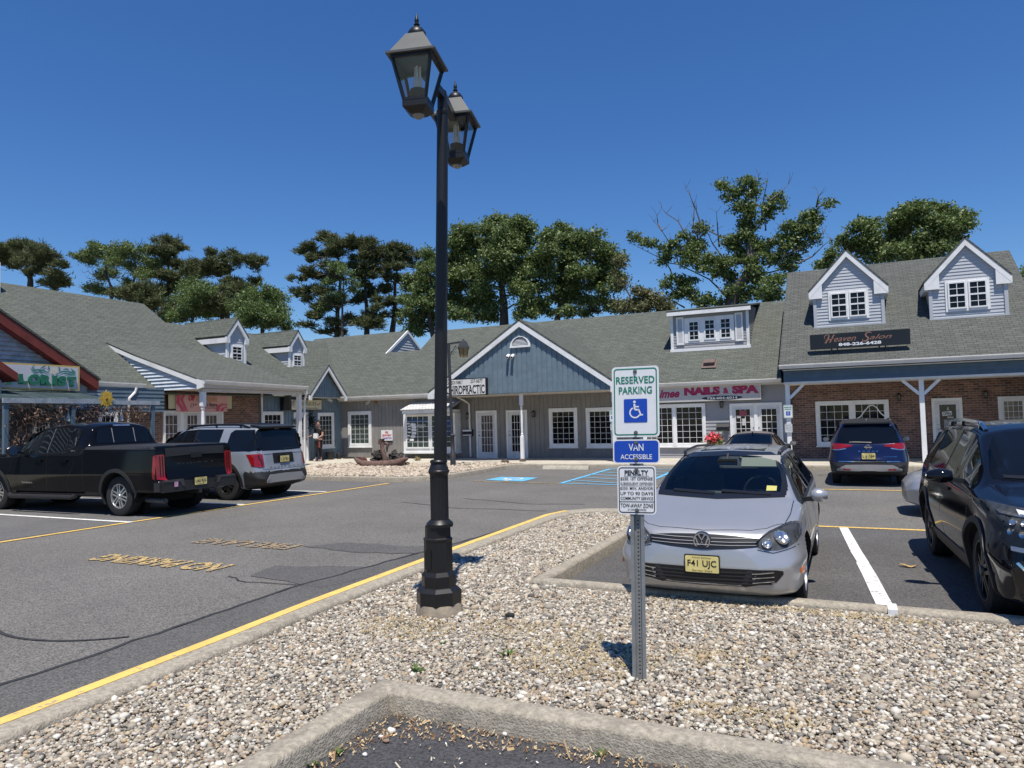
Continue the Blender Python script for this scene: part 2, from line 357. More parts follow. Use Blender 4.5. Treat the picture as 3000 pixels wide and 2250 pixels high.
# ---------------------------------------------------------------- ground
def asphalt(name, c, speck, s1=230.0, big=0.14):
    m = bpy.data.materials.new(name); m.use_nodes = True; nt = m.node_tree; L = nt.links; b = nt.nodes['Principled BSDF']
    b.inputs['Roughness'].default_value = 0.85; b.inputs['Specular IOR Level'].default_value = 0.35
    tc = nt.nodes.new('ShaderNodeTexCoord')
    v = _node(nt, 'ShaderNodeTexVoronoi', Scale=s1*0.35); v.feature = 'F1'; L.new(tc.outputs['Object'], v.inputs['Vector'])
    hs = nt.nodes.new('ShaderNodeValToRGB'); hs.color_ramp.elements[0].position = 0.0; hs.color_ramp.elements[1].position = 1.0
    hs.color_ramp.elements[0].color = (*[x*(1-speck) for x in c], 1); hs.color_ramp.elements[1].color = (*[x*(1+speck*1.5) for x in c], 1)
    sp = nt.nodes.new('ShaderNodeSeparateColor'); L.new(v.outputs['Color'], sp.inputs[0]); 
    n0 = _node(nt, 'ShaderNodeTexNoise', Scale=55.0, Detail=4.0, Roughness=0.8); L.new(tc.outputs['Object'], n0.inputs['Vector'])
    av = _node(nt, 'ShaderNodeMath', operation='MULTIPLY_ADD'); av.inputs[1].default_value = 0.55; L.new(sp.outputs[0], av.inputs[0])
    sc = _node(nt, 'ShaderNodeMath', operation='MULTIPLY_ADD'); sc.inputs[1].default_value = 1.5; sc.inputs[2].default_value = -0.53; L.new(n0.outputs['Fac'], sc.inputs[0]); L.new(sc.outputs[0], av.inputs[2])
    L.new(av.outputs[0], hs.inputs[0])
    n = _node(nt, 'ShaderNodeTexNoise', Scale=0.55, Detail=7.0, Roughness=0.65); L.new(tc.outputs['Object'], n.inputs['Vector'])
    mr = _node(nt, 'ShaderNodeMapRange'); mr.inputs['From Min'].default_value = 0.3; mr.inputs['From Max'].default_value = 0.7
    mr.inputs['To Min'].default_value = 1-big; mr.inputs['To Max'].default_value = 1+big; L.new(n.outputs['Fac'], mr.inputs['Value'])
    mx = nt.nodes.new('ShaderNodeMix'); mx.data_type = 'RGBA'; mx.blend_type = 'MULTIPLY'; mx.inputs['Factor'].default_value = 1.0
    L.new(hs.outputs[0], mx.inputs['A']); L.new(mr.outputs[0], mx.inputs['B']); L.new(mx.outputs['Result'], b.inputs['Base Color'])
    bp = _node(nt, 'ShaderNodeBump', Strength=0.5, Distance=0.006); L.new(v.outputs['Distance'], bp.inputs['Height']); L.new(bp.outputs[0], b.inputs['Normal'])
    return m
M_asph = asphalt('asphalt', (0.115, 0.110, 0.101), 0.75)
M_asph_dk = asphalt('asphalt dark', (0.083, 0.081, 0.078), 0.6, big=0.22)
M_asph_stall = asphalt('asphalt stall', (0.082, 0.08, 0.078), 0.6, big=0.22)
M_asph_blk = asphalt('asphalt black', (0.05, 0.05, 0.053), 0.6, big=0.3)
M_patch = asphalt('asphalt patch', (0.082, 0.08, 0.078), 0.5)
def sheet(name, pts, z, m, kind='structure'):
    mb = MB(); mb.poly([(p[0], p[1], z) for p in pts]); o = mb.build(name, m, fixn=False)
    if o.data.polygons[0].normal.z < 0: o.data.flip_normals()
    return struct(o, kind)
def wobble(pts, amp, step=0.25, closed=True, rs=0):
    """a polygon with irregular edges"""
    r = random.Random(rs); out = []; n = len(pts)
    for i in range(n if closed else n-1):
        a, b = np.array(pts[i], float), np.array(pts[(i+1) % n], float); d = np.linalg.norm(b-a); k = max(1, int(d/step))
        nn = np.array([-(b-a)[1], (b-a)[0]])/max(d, 1e-6)
        for j in range(k):
            q = a+(b-a)*j/k + (nn*r.uniform(-amp, amp) if j else 0); out.append(tuple(q))
    return out
g = MB(); g.poly([(-400, -60, 0), (400, -60, 0), (400, 600, 0), (-400, 600, 0)]); struct(g.build('asphalt_ground', M_asph))
# darker resealed strip along the island's yellow kerb, dark patches, darker parking stalls
strip = wobble([(-5.42, -2), (-5.5, 3.5), (-5.6, 6.2), (-5.25, 9.0), (-5.0, 12.0)], 0.03, 0.3, False, 1)+[(-5.0, 12.2), (-4.5, 12.2), (-4.4, -2)]
sheet('asphalt_strip', strip, 0.004, M_asph_dk)
sheet('asphalt_patch', wobble([(-6.5, 6.36), (-6.66, 6.95), (-5.5, 7.25), (-5.05, 6.9), (-5.3, 6.2)], 0.04, 0.2, True, 2), 0.006, M_patch)
sheet('asphalt_patch', wobble([(-7.3, 8.15), (-6.9, 8.6), (-5.4, 8.7), (-5.3, 8.2), (-6.3, 8.0)], 0.05, 0.2, True, 3), 0.006, M_asph_dk)
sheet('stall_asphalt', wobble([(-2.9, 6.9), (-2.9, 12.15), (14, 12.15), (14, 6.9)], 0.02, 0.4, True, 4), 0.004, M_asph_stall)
sheet('stall_asphalt', wobble([(-2.78, -4), (-2.78, 3.85), (12, 3.85), (12, -4)], 0.0, 0.5, True, 5), 0.004, M_asph_blk)
sheet('stall_asphalt', wobble([(-2.3, 2.2), (-2.1, 3.05), (-1.6, 3.3), (-1.25, 2.9), (-1.4, 2.0)], 0.12, 0.2, True, 6), 0.007, asphalt('asphalt worn', (0.15, 0.148, 0.145), 0.7))
sheet('stall_asphalt', wobble([(-26, 6.0), (-12.7, 6.0), (-12.35, 17.0), (-13.5, 17.5), (-26, 17.5)], 0.05, 0.6, True, 7), 0.004, asphalt('asphalt left', (0.11, 0.108, 0.106), 0.45))
# tyre skid arcs and cracks
def ribbon(name, pts, w_, z, m):
    mb = MB(); stroke(mb, pts, lambda u, v: (u, v, z), w_); o = mb.build(name, m, fixn=False)
    if o.data.polygons and o.data.polygons[0].normal.z < 0: o.data.flip_normals()
    return struct(o)
M_tar = mat('tar', (0.03, 0.03, 0.031), 0.7, var=0.4, scale=14)
ribbon('tyre_mark', arc(-6.6, 5.1, 1.3, 235, 315, 14), 0.035, 0.007, M_tar)
ribbon('crack_sealant', wobble([(-5.42, -1), (-5.5, 3.5), (-5.6, 6.2), (-5.25, 9.0), (-5.0, 11.5)], 0.025, 0.2, False, 8), 0.045, 0.008, M_tar)
ribbon('crack_sealant', wobble([(-5.6, 6.2), (-6.3, 6.1), (-6.9, 6.3)], 0.03, 0.15, False, 9), 0.02, 0.009, M_tar)
for i, P in enumerate([[(-9, 13.2), (-7.2, 12.6), (-5.0, 12.7)], [(-8, 14.2), (-6, 13.6), (-4.6, 13.9)]]):
    ribbon('crack_sealant', wobble(P, 0.06, 0.3, False, 20+i), 0.03, 0.007, M_tar)
# ---- painted markings: worn paint lets the asphalt show
def paint(name, c, wear, under=(0.1, 0.1, 0.1), sc=26.0):
    m = mat(name, c, 0.7, var=0.12, scale=5.0); nt = m.node_tree; L = nt.links; b = nt.nodes['Principled BSDF']
    src = b.inputs['Base Color'].links[0].from_socket
    tc = nt.nodes.new('ShaderNodeTexCoord'); n = _node(nt, 'ShaderNodeTexNoise', Scale=sc, Detail=6.0, Roughness=0.75); L.new(tc.outputs['Object'], n.inputs['Vector'])
    r = nt.nodes.new('ShaderNodeValToRGB'); r.color_ramp.elements[0].position = wear-0.04; r.color_ramp.elements[1].position = wear+0.04; L.new(n.outputs['Fac'], r.inputs[0])
    mx = nt.nodes.new('ShaderNodeMix'); mx.data_type = 'RGBA'; L.new(r.outputs[0], mx.inputs['Factor']); L.new(src, mx.inputs['B']); mx.inputs['A'].default_value = (*under, 1)
    L.new(mx.outputs['Result'], b.inputs['Base Color']); return m
P_yel = paint('yellow paint', (0.72, 0.47, 0.12), 0.41); P_yel2 = paint('yellow paint worn', (0.62, 0.43, 0.15), 0.50, sc=30)
P_wht = paint('white paint', (0.72, 0.72, 0.70), 0.40, under=(0.16, 0.16, 0.16), sc=14); P_blu = paint('blue paint', (0.12, 0.42, 0.66), 0.40, sc=12)
def line(name, a, b, w_, m, z=0.010):
    a = np.array(a, float); b = np.array(b, float); k = max(2, int(np.linalg.norm(b-a)/0.35)); r = random.Random(int(a[0]*97+b[1]*31))
    P = [a+(b-a)*i/k for i in range(k+1)]
    return ribbon(name, P, [w_*(1+r.uniform(-0.07, 0.07)) for _ in P], z, m)
line('yellow_line', (-12.62, -4), (-12.42, 9.2), 0.115, P_yel); line('yellow_line', (-12.42, 9.2), (-12.1, 17.1), 0.115, P_yel, 0.0105)
for y in (9.155, 11.92, 14.7): line('white_line', (-18.2, y), (-12.36, y), 0.11, P_wht, 0.012)
line('yellow_line', (-2.9, 12.06), (14, 12.06), 0.10, P_yel); line('yellow_line', (-9.9, 18.2), (-7.1, 17.93), 0.09, P_yel2)
line('yellow_line', (-5.3, 17.7), (9, 17.75), 0.10, P_yel)
ribbon('white_line', [(-.15, 12.0), (-.07, 11.0), (.01, 10.0), (.07, 9.4), (.07, 9.3), (.13, 8.6), (.18, 7.9), (.25, 6.98)], [.12, .125, .13, .125, .135, .14, .14, .14], .010, P_wht)
line('blue_line', (-7.12, 17.95), (-7.36, 23.2), 0.13, P_blu); line('blue_line', (-4.9, 17.9), (-5.1, 23.2), 0.13, P_blu)
line('blue_line', (-7.1, 17.98), (-4.9, 17.75), 0.1, P_blu, .013); line('blue_line', (-7.34, 23.15), (-5.1, 23.15), 0.1, P_blu, .013)
for i in range(5): line('blue_line', (-7.15-.03*i, 18.9+i*0.95), (-4.95, 18.0+i*0.95), 0.09, P_blu, 0.015)
line('blue_line', (-1.18, 21.6), (-1.16, 18.4), 0.2, P_blu, .012)
b0 = sheet('accessible_marking', wobble([(-9.72, 18.55), (-9.72, 19.6), (-8.45, 19.55), (-8.4, 18.35)], 0.02, 0.2, True, 3), 0.011, P_blu)
mb = MB(); wheelchair(mb, lambda u, v: (-9.05-u, 19.0-v, 0.015), 0, 0.12, 0.95); struct(mb.build('accessible_marking', P_wht, fixn=False))
mb = MB(); letters(mb, 'NO PARKING', lambda u, v: (-u, -v, 0.011), 7.2, 9.55, -6.80, -6.36, bold=0.045); struct(mb.build('pavement_lettering', P_yel2, fixn=False))
mb = MB(); letters(mb, 'FIRE LANE', lambda u, v: (-u, -v, 0.011), 7.36, 9.28, -8.24, -7.84, bold=0.045); struct(mb.build('pavement_lettering', paint('yellow paint faint', (0.62, 0.41, 0.16), 0.54, sc=34), fixn=False))
# ---- kerbs
M_kerb = mat('kerb concrete', (0.33, 0.295, 0.235), 0.9, var=0.38, scale=26, detail=9.0, bump=1.0, bscale=70, stain=((0.17, 0.15, 0.12), 0.6, 3.0))
M_kerb_y = paint('kerb yellow', (0.74, 0.50, 0.13), 0.40, under=(0.30, 0.26, 0.2), sc=16)
def kerb(name, path, w_=0.17, h=0.15, m=None, closed=False):
    r = 0.035; prof = [(-w_/2, -0.1), (-w_/2, h-r), (-w_/2+r*.3, h-r*.3), (-w_/2+r, h), (w_/2-r, h), (w_/2-r*.3, h-r*.3), (w_/2, h-r), (w_/2, -0.1)]
    mb = MB(); mb.sweep([(p[0], p[1], 0) for p in path], prof, closed); return struct(mb.build(name, m or M_kerb, smooth=True, angle=50))
def dense(path, st=0.3):
    out = []
    for a, b in zip(path[:-1], path[1:]):
        a = np.array(a, float); b = np.array(b, float); k = max(1, int(np.linalg.norm(b-a)/st)); out += [tuple(a+(b-a)*i/k) for i in range(k)]
    return out+[tuple(path[-1])]
left_edge = [(-4.32, -3), (-4.36, 2.5), (-4.42, 4.0), (-4.50, 5.2), (-4.58, 8.0), (-4.62, 11.2)]
tip = [(-4.50, 11.75), (-4.25, 12.05), (-3.9, 12.15), (-3.3, 12.15)]
kerb('kerb', dense(left_edge)+tip, 0.30)
# yellow paint on the outer edge of that kerb (top strip and the face to the road)
mb = MB()
yp = dense(left_edge)+[(-4.50, 11.75)]
mb.sweep([(p[0], p[1], 0) for p in yp], [(-0.155, 0.0), (-0.1545, 0.12), (-0.142, 0.147), (-0.118, 0.1545), (-0.02, 0.1545), (-0.02, 0.149)], cap=False)
struct(mb.build('kerb_paint', M_kerb_y, smooth=True, angle=50))
kerb('kerb', dense([(-3.3, 12.15), (-2.98, 12.1), (-2.96, 9), (-2.95, 6.78), (1.5, 6.77), (14, 6.77)], 1.5), 0.16)
kerb('kerb', dense([(-2.72, -3), (-2.71, 3.77), (1.5, 3.77), (14, 3.77)], 1.5), 0.17)
mb = MB(); mb.box(0.22, 0.29, 6.655, 6.86, 0.1, 0.155); struct(mb.build('kerb_paint', P_wht))
# ---- sidewalks
M_conc = mat('sidewalk concrete', (0.47, 0.435, 0.36), 0.85, var=0.14, scale=2.2, bump=0.25, bscale=80, stain=((0.3, 0.27, 0.22), 0.5, 1.2))
mb = MB(); mb.prism([(-10.75, 23.45, 0.0), (12, 23.45, 0), (12, 27, 0), (-10.75, 27, 0)], (0, 0, 0.15)); struct(mb.build('sidewalk', M_conc))
mb = MB(); mb.prism([(-24, 4, 0.0), (-18.9, 4, 0), (-18.9, 20.7, 0), (-18.72, 22.0, 0), (-18.3, 23.0, 0), (-17, 23.4, 0), (-10.75, 23.7, 0), (-10.75, 27, 0), (-24, 27, 0)], (0, 0, 0.146)); struct(mb.build('sidewalk', M_conc))
kerb('kerb', dense([(-10.9, 23.38), (12, 23.38)], 2.0), 0.15)
kerb('kerb', dense([(-18.85, 4), (-18.85, 17.4), (-15.8, 17.6), (-12.5, 17.62), (-11.9, 17.72), (-11.45, 18.0), (-11.2, 18.5), (-11.12, 19.2), (-11.1, 22.6), (-10.95, 23.2), (-10.8, 23.4)], 0.4), 0.16)
# ---- gravel: loose pebbles, one mesh per bed
ICO = None
def icos(sub):
    import bmesh
    bm = bmesh.new(); bmesh.ops.create_icosphere(bm, subdivisions=sub, radius=1.0)
    V = np.array([v.co[:] for v in bm.verts]); F = np.array([[v.index for v in f.verts] for f in bm.faces]); bm.free(); return V, F
def inside(poly, P):
    x, y = P[:, 0], P[:, 1]; c = np.zeros(len(P), bool); n = len(poly)
    for i in range(n):
        x0, y0 = poly[i][:2]; x1, y1 = poly[(i+1) % n][:2]
        if y0 == y1: continue
        k = ((y0 > y) != (y1 > y)) & (x < (x1-x0)*(y-y0)/(y1-y0)+x0); c ^= k
    return c
def pebbles(poly, per_m2, size, z, sub, zj=0.012):
    lo = np.min(np.array(poly), 0); hi = np.max(np.array(poly), 0); n = int((hi[0]-lo[0])*(hi[1]-lo[1])*per_m2)
    P = RNG.uniform(lo, hi, (n, 2)); P = P[inside(poly, P)]; n = len(P)
    V0, F0 = icos(sub); k = len(V0)
    s = size*np.exp(RNG.normal(0, 0.36, n)); ax = np.stack([RNG.uniform(0.75, 1.35, n), RNG.uniform(0.65, 1.0, n), RNG.uniform(0.42, 0.8, n)], 1)*s[:, None]
    V = V0[None]*(1+RNG.normal(0, 0.10, (n, k, 1)))*ax[:, None]
    a = RNG.uniform(0, 2*np.pi, n); t = RNG.normal(0, 0.35, n); ca, sa, ct, st = np.cos(a), np.sin(a), np.cos(t), np.sin(t)
    x, y, zz = V[..., 0], V[..., 1], V[..., 2]
    y2 = y*ct[:, None]-zz*st[:, None]; z2_ = y*st[:, None]+zz*ct[:, None]
    X = x*ca[:, None]-y2*sa[:, None]; Y = x*sa[:, None]+y2*ca[:, None]
    out = np.stack([X+P[:, 0:1], Y+P[:, 1:2], z2_+z+s[:, None]*0.35+RNG.uniform(0, zj, (n, 1))], -1)
    F = (F0[None]+(np.arange(n)*k)[:, None, None]).reshape(-1, 3); return out.reshape(-1, 3), F
M_peb = island_mat('pebbles', [(0, (0.09, 0.082, 0.075)), (0.12, (0.21, 0.195, 0.17)), (0.3, (0.36, 0.32, 0.25)), (0.42, (0.27, 0.205, 0.15)), (0.52, (0.44, 0.38, 0.29)), (0.64, (0.55, 0.51, 0.43)), (0.72, (0.40, 0.29, 0.17)), (0.80, (0.33, 0.31, 0.27)), (0.90, (0.68, 0.65, 0.57)), (1.0, (0.19, 0.16, 0.14))], 0.75)
M_peb2 = island_mat('pale pebbles', [(0, (0.16, 0.13, 0.11)), (0.2, (0.40, 0.34, 0.26)), (0.5, (0.5, 0.42, 0.32)), (0.75, (0.36, 0.29, 0.22)), (1.0, (0.60, 0.54, 0.45))], 0.8)
M_bed = mat('gravel bed earth', (0.26, 0.22, 0.165), 0.95, var=0.35, scale=30)
isl = [(-4.2, -1.5), (-4.22, 2.5), (-4.28, 4.0), (-4.36, 5.2), (-4.44, 8.0), (-4.48, 11.2), (-4.3, 11.8), (-3.9, 12.05), (-3.05, 12.05), (-3.03, 6.68), (10, 6.68), (10, 3.86), (-2.8, 3.86), (-2.8, -1.5)]
sheet('gravel_bed', isl, 0.085, M_bed)
def cutbox(poly, x0, x1, y0, y1): return clip_poly(clip_poly(poly, 0, x0, x1), 1, y0, y1)
parts = []
A1 = [(-4.2, 0.5), (-4.22, 2.5), (-4.28, 4.0), (-4.33, 5.0), (-2.8, 5.0), (-2.8, 0.5)]
A2 = [(-2.8, 3.86), (7, 3.86), (7, 6.68), (-2.8, 6.68)]
A3 = [(-4.33, 5.0), (-4.44, 8.0), (-4.48, 11.2), (-4.3, 11.8), (-3.9, 12.05), (-3.05, 12.05), (-3.03, 6.68), (-2.8, 6.68), (-2.8, 5.0)]
for P_, den, sz, sub in ((A1, 5200, 0.0105, 1), (A2, 4600, 0.0108, 1), (A3, 3600, 0.0120, 1)):
    sub2 = 1 if sub == 1 else 2
    parts.append(pebbles(P_, den, sz, 0.09, sub2))
off = 0; VV = []; FF = []
for V, F in parts: VV.append(V); FF.append(F+off); off += len(V)
o = rawmesh('gravel', np.vstack(VV), np.vstack(FF), M_peb, smooth=True); struct(o, 'stuff'); tag(o, 'mixed grey and tan pebbles filling the kerbed island in front', 'gravel')
bed = [(-18.75, 17.55), (-15.8, 17.75), (-12.4, 17.75), (-11.6, 18.1), (-11.25, 18.8), (-11.2, 22.6), (-11.0, 23.3), (-10.9, 23.6), (-17, 23.4), (-18.3, 23.0), (-18.72, 22.0)]
sheet('gravel_bed', bed, 0.10, M_bed)
V, F = pebbles(bed, 420, 0.035, 0.115, 1, 0.03)
o = rawmesh('gravel', V, F, M_peb2, smooth=True); struct(o, 'stuff'); tag(o, 'pale tan pebbles in the bed around the rusty anchor', 'gravel')
# dry litter along the near kerb (in the stall) and on the pebbles
def litter(name, pts_poly, n, ln, wd, z, stops, label, sigma=0.5, weight=None):
    lo = np.min(np.array(pts_poly), 0); hi = np.max(np.array(pts_poly), 0); P = RNG.uniform(lo, hi, (n*4, 2)); P = P[inside(pts_poly, P)][:n]; n = len(P)
    a = RNG.uniform(0, np.pi, n); L_ = ln*np.exp(RNG.normal(0, 0.5, n)); W_ = wd*np.exp(RNG.normal(0, 0.4, n)); t = RNG.normal(0, sigma, n)
    d = np.stack([np.cos(a)*np.cos(t), np.sin(a)*np.cos(t), np.abs(np.sin(t))], 1)*L_[:, None]/2; s_ = np.stack([-np.sin(a), np.cos(a), RNG.normal(0, 0.4, n)], 1)*W_[:, None]/2
    c = np.stack([P[:, 0], P[:, 1], z+RNG.uniform(0, 0.014, n)+np.abs(d[:, 2])], 1)
    V = np.stack([c-d-s_, c+d-s_, c+d+s_, c-d+s_], 1).reshape(-1, 3); F = np.arange(4*n).reshape(n, 4)
    o = rawmesh(name, V, F, island_mat(name+label[:8], stops, 0.9)); struct(o, 'stuff'); return tag(o, label, 'litter')
LT = [(0, (0.10, 0.055, 0.03)), (0.35, (0.24, 0.14, 0.07)), (0.7, (0.42, 0.31, 0.17)), (1, (0.58, 0.48, 0.31))]
lit = wobble([(-2.64, 2.3), (-2.63, 3.69), (4, 3.69), (4, 3.62), (1.2, 3.6), (0, 3.58), (-1.0, 3.58), (-1.7, 3.53), (-2.1, 3.47), (-2.42, 3.38), (-2.5, 3.1), (-2.52, 2.3)], 0.035, 0.15, True, 12)
litter('leaf_litter', lit, 4200, 0.014, 0.006, 0.006, LT, 'dry brown husks and needles drifted against the near kerb')
litter('leaf_litter', wobble([(-2.5, 1.8), (-2.5, 3.6), (5, 3.6), (5, 3.0), (-1, 2.6), (-1.6, 1.8)], 0.1, 0.3, True, 13), 700, 0.010, 0.006, 0.009, [(0, (0.3, 0.2, 0.1)), (0.6, (0.6, 0.55, 0.45)), (1, (0.75, 0.74, 0.7))], 'pale husks and stone chips scattered over the black stall')
for i, (cx, cy, rx, ry, n) in enumerate([(-3.35, 4.95, 0.45, 0.3, 420), (-1.75, 4.75, 0.55, 0.4, 700), (-2.3, 5.2, 0.6, 0.3, 380), (-0.9, 5.1, 0.35, 0.2, 200), (-1.0, 6.55, 0.8, 0.08, 260), (0.1, 6.5, 0.5, 0.1, 240), (-0.6, 4.2, 0.4, 0.15, 200)]):
    litter('dry_grass', [(cx+rx*math.cos(t), cy+ry*math.sin(t)) for t in np.linspace(0, 6.28, 16)], int(n*1.3), 0.030, 0.0035, 0.104, [(0, (0.24, 0.17, 0.08)), (0.6, (0.42, 0.32, 0.16)), (1, (0.36, 0.32, 0.17))], 'straw coloured dry grass thinly matted over the pebbles', 0.32)
# ---------------------------------------------------------------- building materials
M_shing = brickmat('roof shingles', (0.113, 0.122, 0.106), (0.090, 0.098, 0.084), (0.034, 0.038, 0.032), 0.26, 0.125, 0.007, 0.9, 0.7, off=0.37, noise=0.34, nscale=1.0, st=(1.6, 8))
M_shing2 = brickmat('roof shingles salon', (0.102, 0.108, 0.098), (0.080, 0.085, 0.077), (0.036, 0.038, 0.035), 0.26, 0.125, 0.007, 0.9, 0.7, off=0.37, noise=0.34, nscale=1.0, st=(1.6, 8))
M_brick = brickmat('brown brick', (0.25, 0.125, 0.088), (0.10, 0.055, 0.046), (0.25, 0.215, 0.19), 0.21, 0.075, 0.010, 0.85, 0.7, noise=0.45, nscale=2.2)
M_white = mat('white trim paint', (0.78, 0.785, 0.78), 0.55, var=0.05, scale=3, stain=((0.5, 0.48, 0.44), 0.35, 2.0))
M_gut = mat('gutter white', (0.72, 0.70, 0.66), 0.5, var=0.07, scale=2, stain=((0.45, 0.4, 0.34), 0.4, 1.5))
M_soff = mat('soffit', (0.55, 0.50, 0.43), 0.7, var=0.06, scale=3)
M_grey = mat('grey siding', (0.225, 0.215, 0.205), 0.75, var=0.10, scale=2.5, stain=((0.16, 0.155, 0.15), 0.5, 1.6))
M_blue = mat('blue siding', (0.135, 0.192, 0.235), 0.75, var=0.16, scale=3.5, stain=((0.15, 0.19, 0.22), 0.6, 2.2))
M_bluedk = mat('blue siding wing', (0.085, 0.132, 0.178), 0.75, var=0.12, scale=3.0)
M_vinyl = mat('vinyl siding', (0.43, 0.455, 0.49), 0.6, var=0.05, scale=2)
M_vinylg = mat('vinyl siding grey', (0.31, 0.31, 0.32), 0.6, var=0.05, scale=2)
M_clapw = mat('weathered clapboard', (0.33, 0.40, 0.46), 0.8, var=0.3, scale=5, stain=((0.42, 0.45, 0.47), 0.6, 3.0))
M_clapw2 = mat('porch clapboard', (0.50, 0.56, 0.62), 0.7, var=0.12, scale=4)
M_red = mat('oxblood trim', (0.16, 0.028, 0.018), 0.6, var=0.2, scale=4)
M_pane = mat('dark window pane', (0.006, 0.007, 0.008), 0.05, var=0.5, scale=1.2, spec=0.28)
M_pane_b = mat('pane with blind', (0.055, 0.075, 0.065), 0.08, var=0.3, scale=2.2, spec=0.6)
M_pane_c = mat('pane with curtain', (0.12, 0.10, 0.09), 0.1, var=0.55, scale=4.0, spec=0.5)
M_door = mat('white door paint', (0.66, 0.66, 0.67), 0.5, var=0.06, scale=3, stain=((0.4, 0.4, 0.38), 0.4, 2.5))
M_metal = mat('handle metal', (0.35, 0.34, 0.32), 0.35, metal=0.9)
M_black = mat('black paint', (0.012, 0.012, 0.013), 0.45, var=0.2, scale=10)
M_flash = mat('roof edge', (0.11, 0.12, 0.12), 0.7, var=0.15, scale=3)
# ---------------------------------------------------------------- window and door makers (parts of a building)
def window(parent, W, r, cols=4, rows=6, fr=0.10, d=0.0, pane=None, casing=None, mw=0.012, sash=False, sub=True, sill=True, name='window'):
    """r=(u0,u1,z0,z1) outer casing. casing > pane, muntins, sill"""
    u0, u1, a, b = r; mb = MB()
    for x0, x1, y0, y1 in ((u0, u0+fr, a, b), (u1-fr, u1, a, b), (u0+fr, u1-fr, b-fr, b), (u0+fr, u1-fr, a, a+fr)): W.box(mb, x0, x1, y0, y1, d, d+0.045)
    i0, i1, j0, j1 = u0+fr, u1-fr, a+fr, b-fr; s = 0.035
    for x0, x1, y0, y1 in ((i0, i0+s, j0, j1), (i1-s, i1, j0, j1), (i0+s, i1-s, j1-s, j1), (i0+s, i1-s, j0, j0+s)): W.box(mb, x0, x1, y0, y1, d, d+0.022)
    if sash: W.box(mb, i0+s, i1-s, (j0+j1)/2-0.022, (j0+j1)/2+0.022, d, d+0.026)
    o = mb.build(name, casing or M_white, parent)
    p = MB(); W.box(p, i0+s*.5, i1-s*.5, j0+s*.5, j1-s*.5, d-0.02, d+0.010); p.build('pane', pane or M_pane, o)
    if cols*rows > 1:
        q = MB()
        for i in range(1, cols): x = i0+(i1-i0)*i/cols; W.box(q, x-mw/2, x+mw/2, j0+s, j1-s, d+0.004, d+0.0165)
        for i in range(1, rows): z = j0+(j1-j0)*i/rows; W.box(q, i0+s, i1-s, z-mw/2, z+mw/2, d+0.003, d+0.0155)
        q.build('muntins', casing or M_white, o)
    if sill:
        q = MB(); W.box(q, u0-0.03, u1+0.03, a-0.035, a-0.001, d, d+0.075); q.build('sill', casing or M_white, o)
    return o
def door(parent, W, r, glass, cols=3, rows=5, d=0.0, pane=None, fr=0.085, hside=1, material=None):
    u0, u1, a, b = r; mb = MB(); W.box(mb, u0+fr, u1-fr, a+0.02, b-fr, d-0.02, d+0.02); o = mb.build('door', material or M_door, parent)
    f = MB()
    for x0, x1, y0, y1 in ((u0, u0+fr, a, b), (u1-fr, u1, a, b), (u0+fr, u1-fr, b-fr, b)): W.box(f, x0, x1, y0, y1, d, d+0.05)
    W.box(f, u0+fr, u1-fr, a-0.01, a+0.018, d, d+0.06)
    f.build('door_frame', M_white, o)
    g0, g1, h0, h1 = glass; p = MB(); W.box(p, g0, g1, h0, h1, d, d+0.025); p.build('pane', pane or M_pane, o)
    q = MB(); s = 0.03
    for x0, x1, y0, y1 in ((g0-s, g0, h0-s, h1+s), (g1, g1+s, h0-s, h1+s), (g0, g1, h1, h1+s), (g0, g1, h0-s, h0)): W.box(q, x0, x1, y0, y1, d, d+0.035)
    for i in range(1, cols): x = g0+(g1-g0)*i/cols; W.box(q, x-.009, x+.009, h0, h1, d+.01, d+0.0325)
    for i in range(1, rows): z = h0+(h1-h0)*i/rows; W.box(q, g0, g1, z-.009, z+.009, d+.01, d+0.0315)
    q.build('muntins', M_door, o)
    hx = (u1-fr-0.07) if hside > 0 else (u0+fr+0.07); h = MB()
    c = W.p(hx, a+0.95, d+0.05); h.lathe([(0.0, -.03), (0.026, -.03), (0.012, -.01), (0.012, .01), (0.028, .02), (0.028, .045), (0.0, .055)], 10, c, W.n)
    h.lathe([(0.0, -.03), (0.022, -.03), (0.022, -.015), (0, -.012)], 10, W.p(hx, a+1.1, d+0.05), W.n); h.build('handle', M_metal, o, smooth=True)
    return o
def gutter(parent, a, b, name='gutter', m=None, out=None):
    """K-style gutter from a to b; out = horizontal outward direction"""
    a = np.array(a, float); b = np.array(b, float); o_ = nrm(out); mb = MB()
    prof = [(0, -0.13), (0.07, -0.13), (0.10, -0.05), (0.12, -0.03), (0.12, 0.0), (0.108, 0.0), (0.108, -0.028), (0.09, -0.045), (0.065, -0.12), (0.012, -0.12), (0.012, 0.0), (0, 0)]
    A = [a+o_*x+np.array([0, 0, z]) for x, z in prof]; B = [b+o_*x+np.array([0, 0, z]) for x, z in prof]; n = len(prof)
    mb.add(A+B, [[i, (i+1) % n, (i+1) % n+n, i+n] for i in range(n)]+[list(range(n)), list(range(n, 2*n))[::-1]])
    return mb.build(name, m or M_gut, parent)
def downspout(parent, pts, name='downspout'):
    mb = MB(); mb.tube(pts, 0.042, 6); return mb.build(name, M_gut, parent)
def slab(pts, t=0.05):
    """roof sheet with thickness below"""
    p = np.array(pts, float); n = nrm(np.cross(p[1]-p[0], p[2]-p[0])); n = n if n[2] > 0 else -n
    mb = MB(); mb.prism(p-n*t, n*t); return mb
def roofs(name, polys, m, parent, t=0.05):
    mb = MB()
    for P in polys:
        s = slab(P, t); base = mb.n
        for v, in zip(s.v): mb.v.append(v)
        for f in s.f: mb.f.append([i+base for i in f]); mb.mi.append(0)
        mb.n += s.n
    return mb.build(name, m, parent)
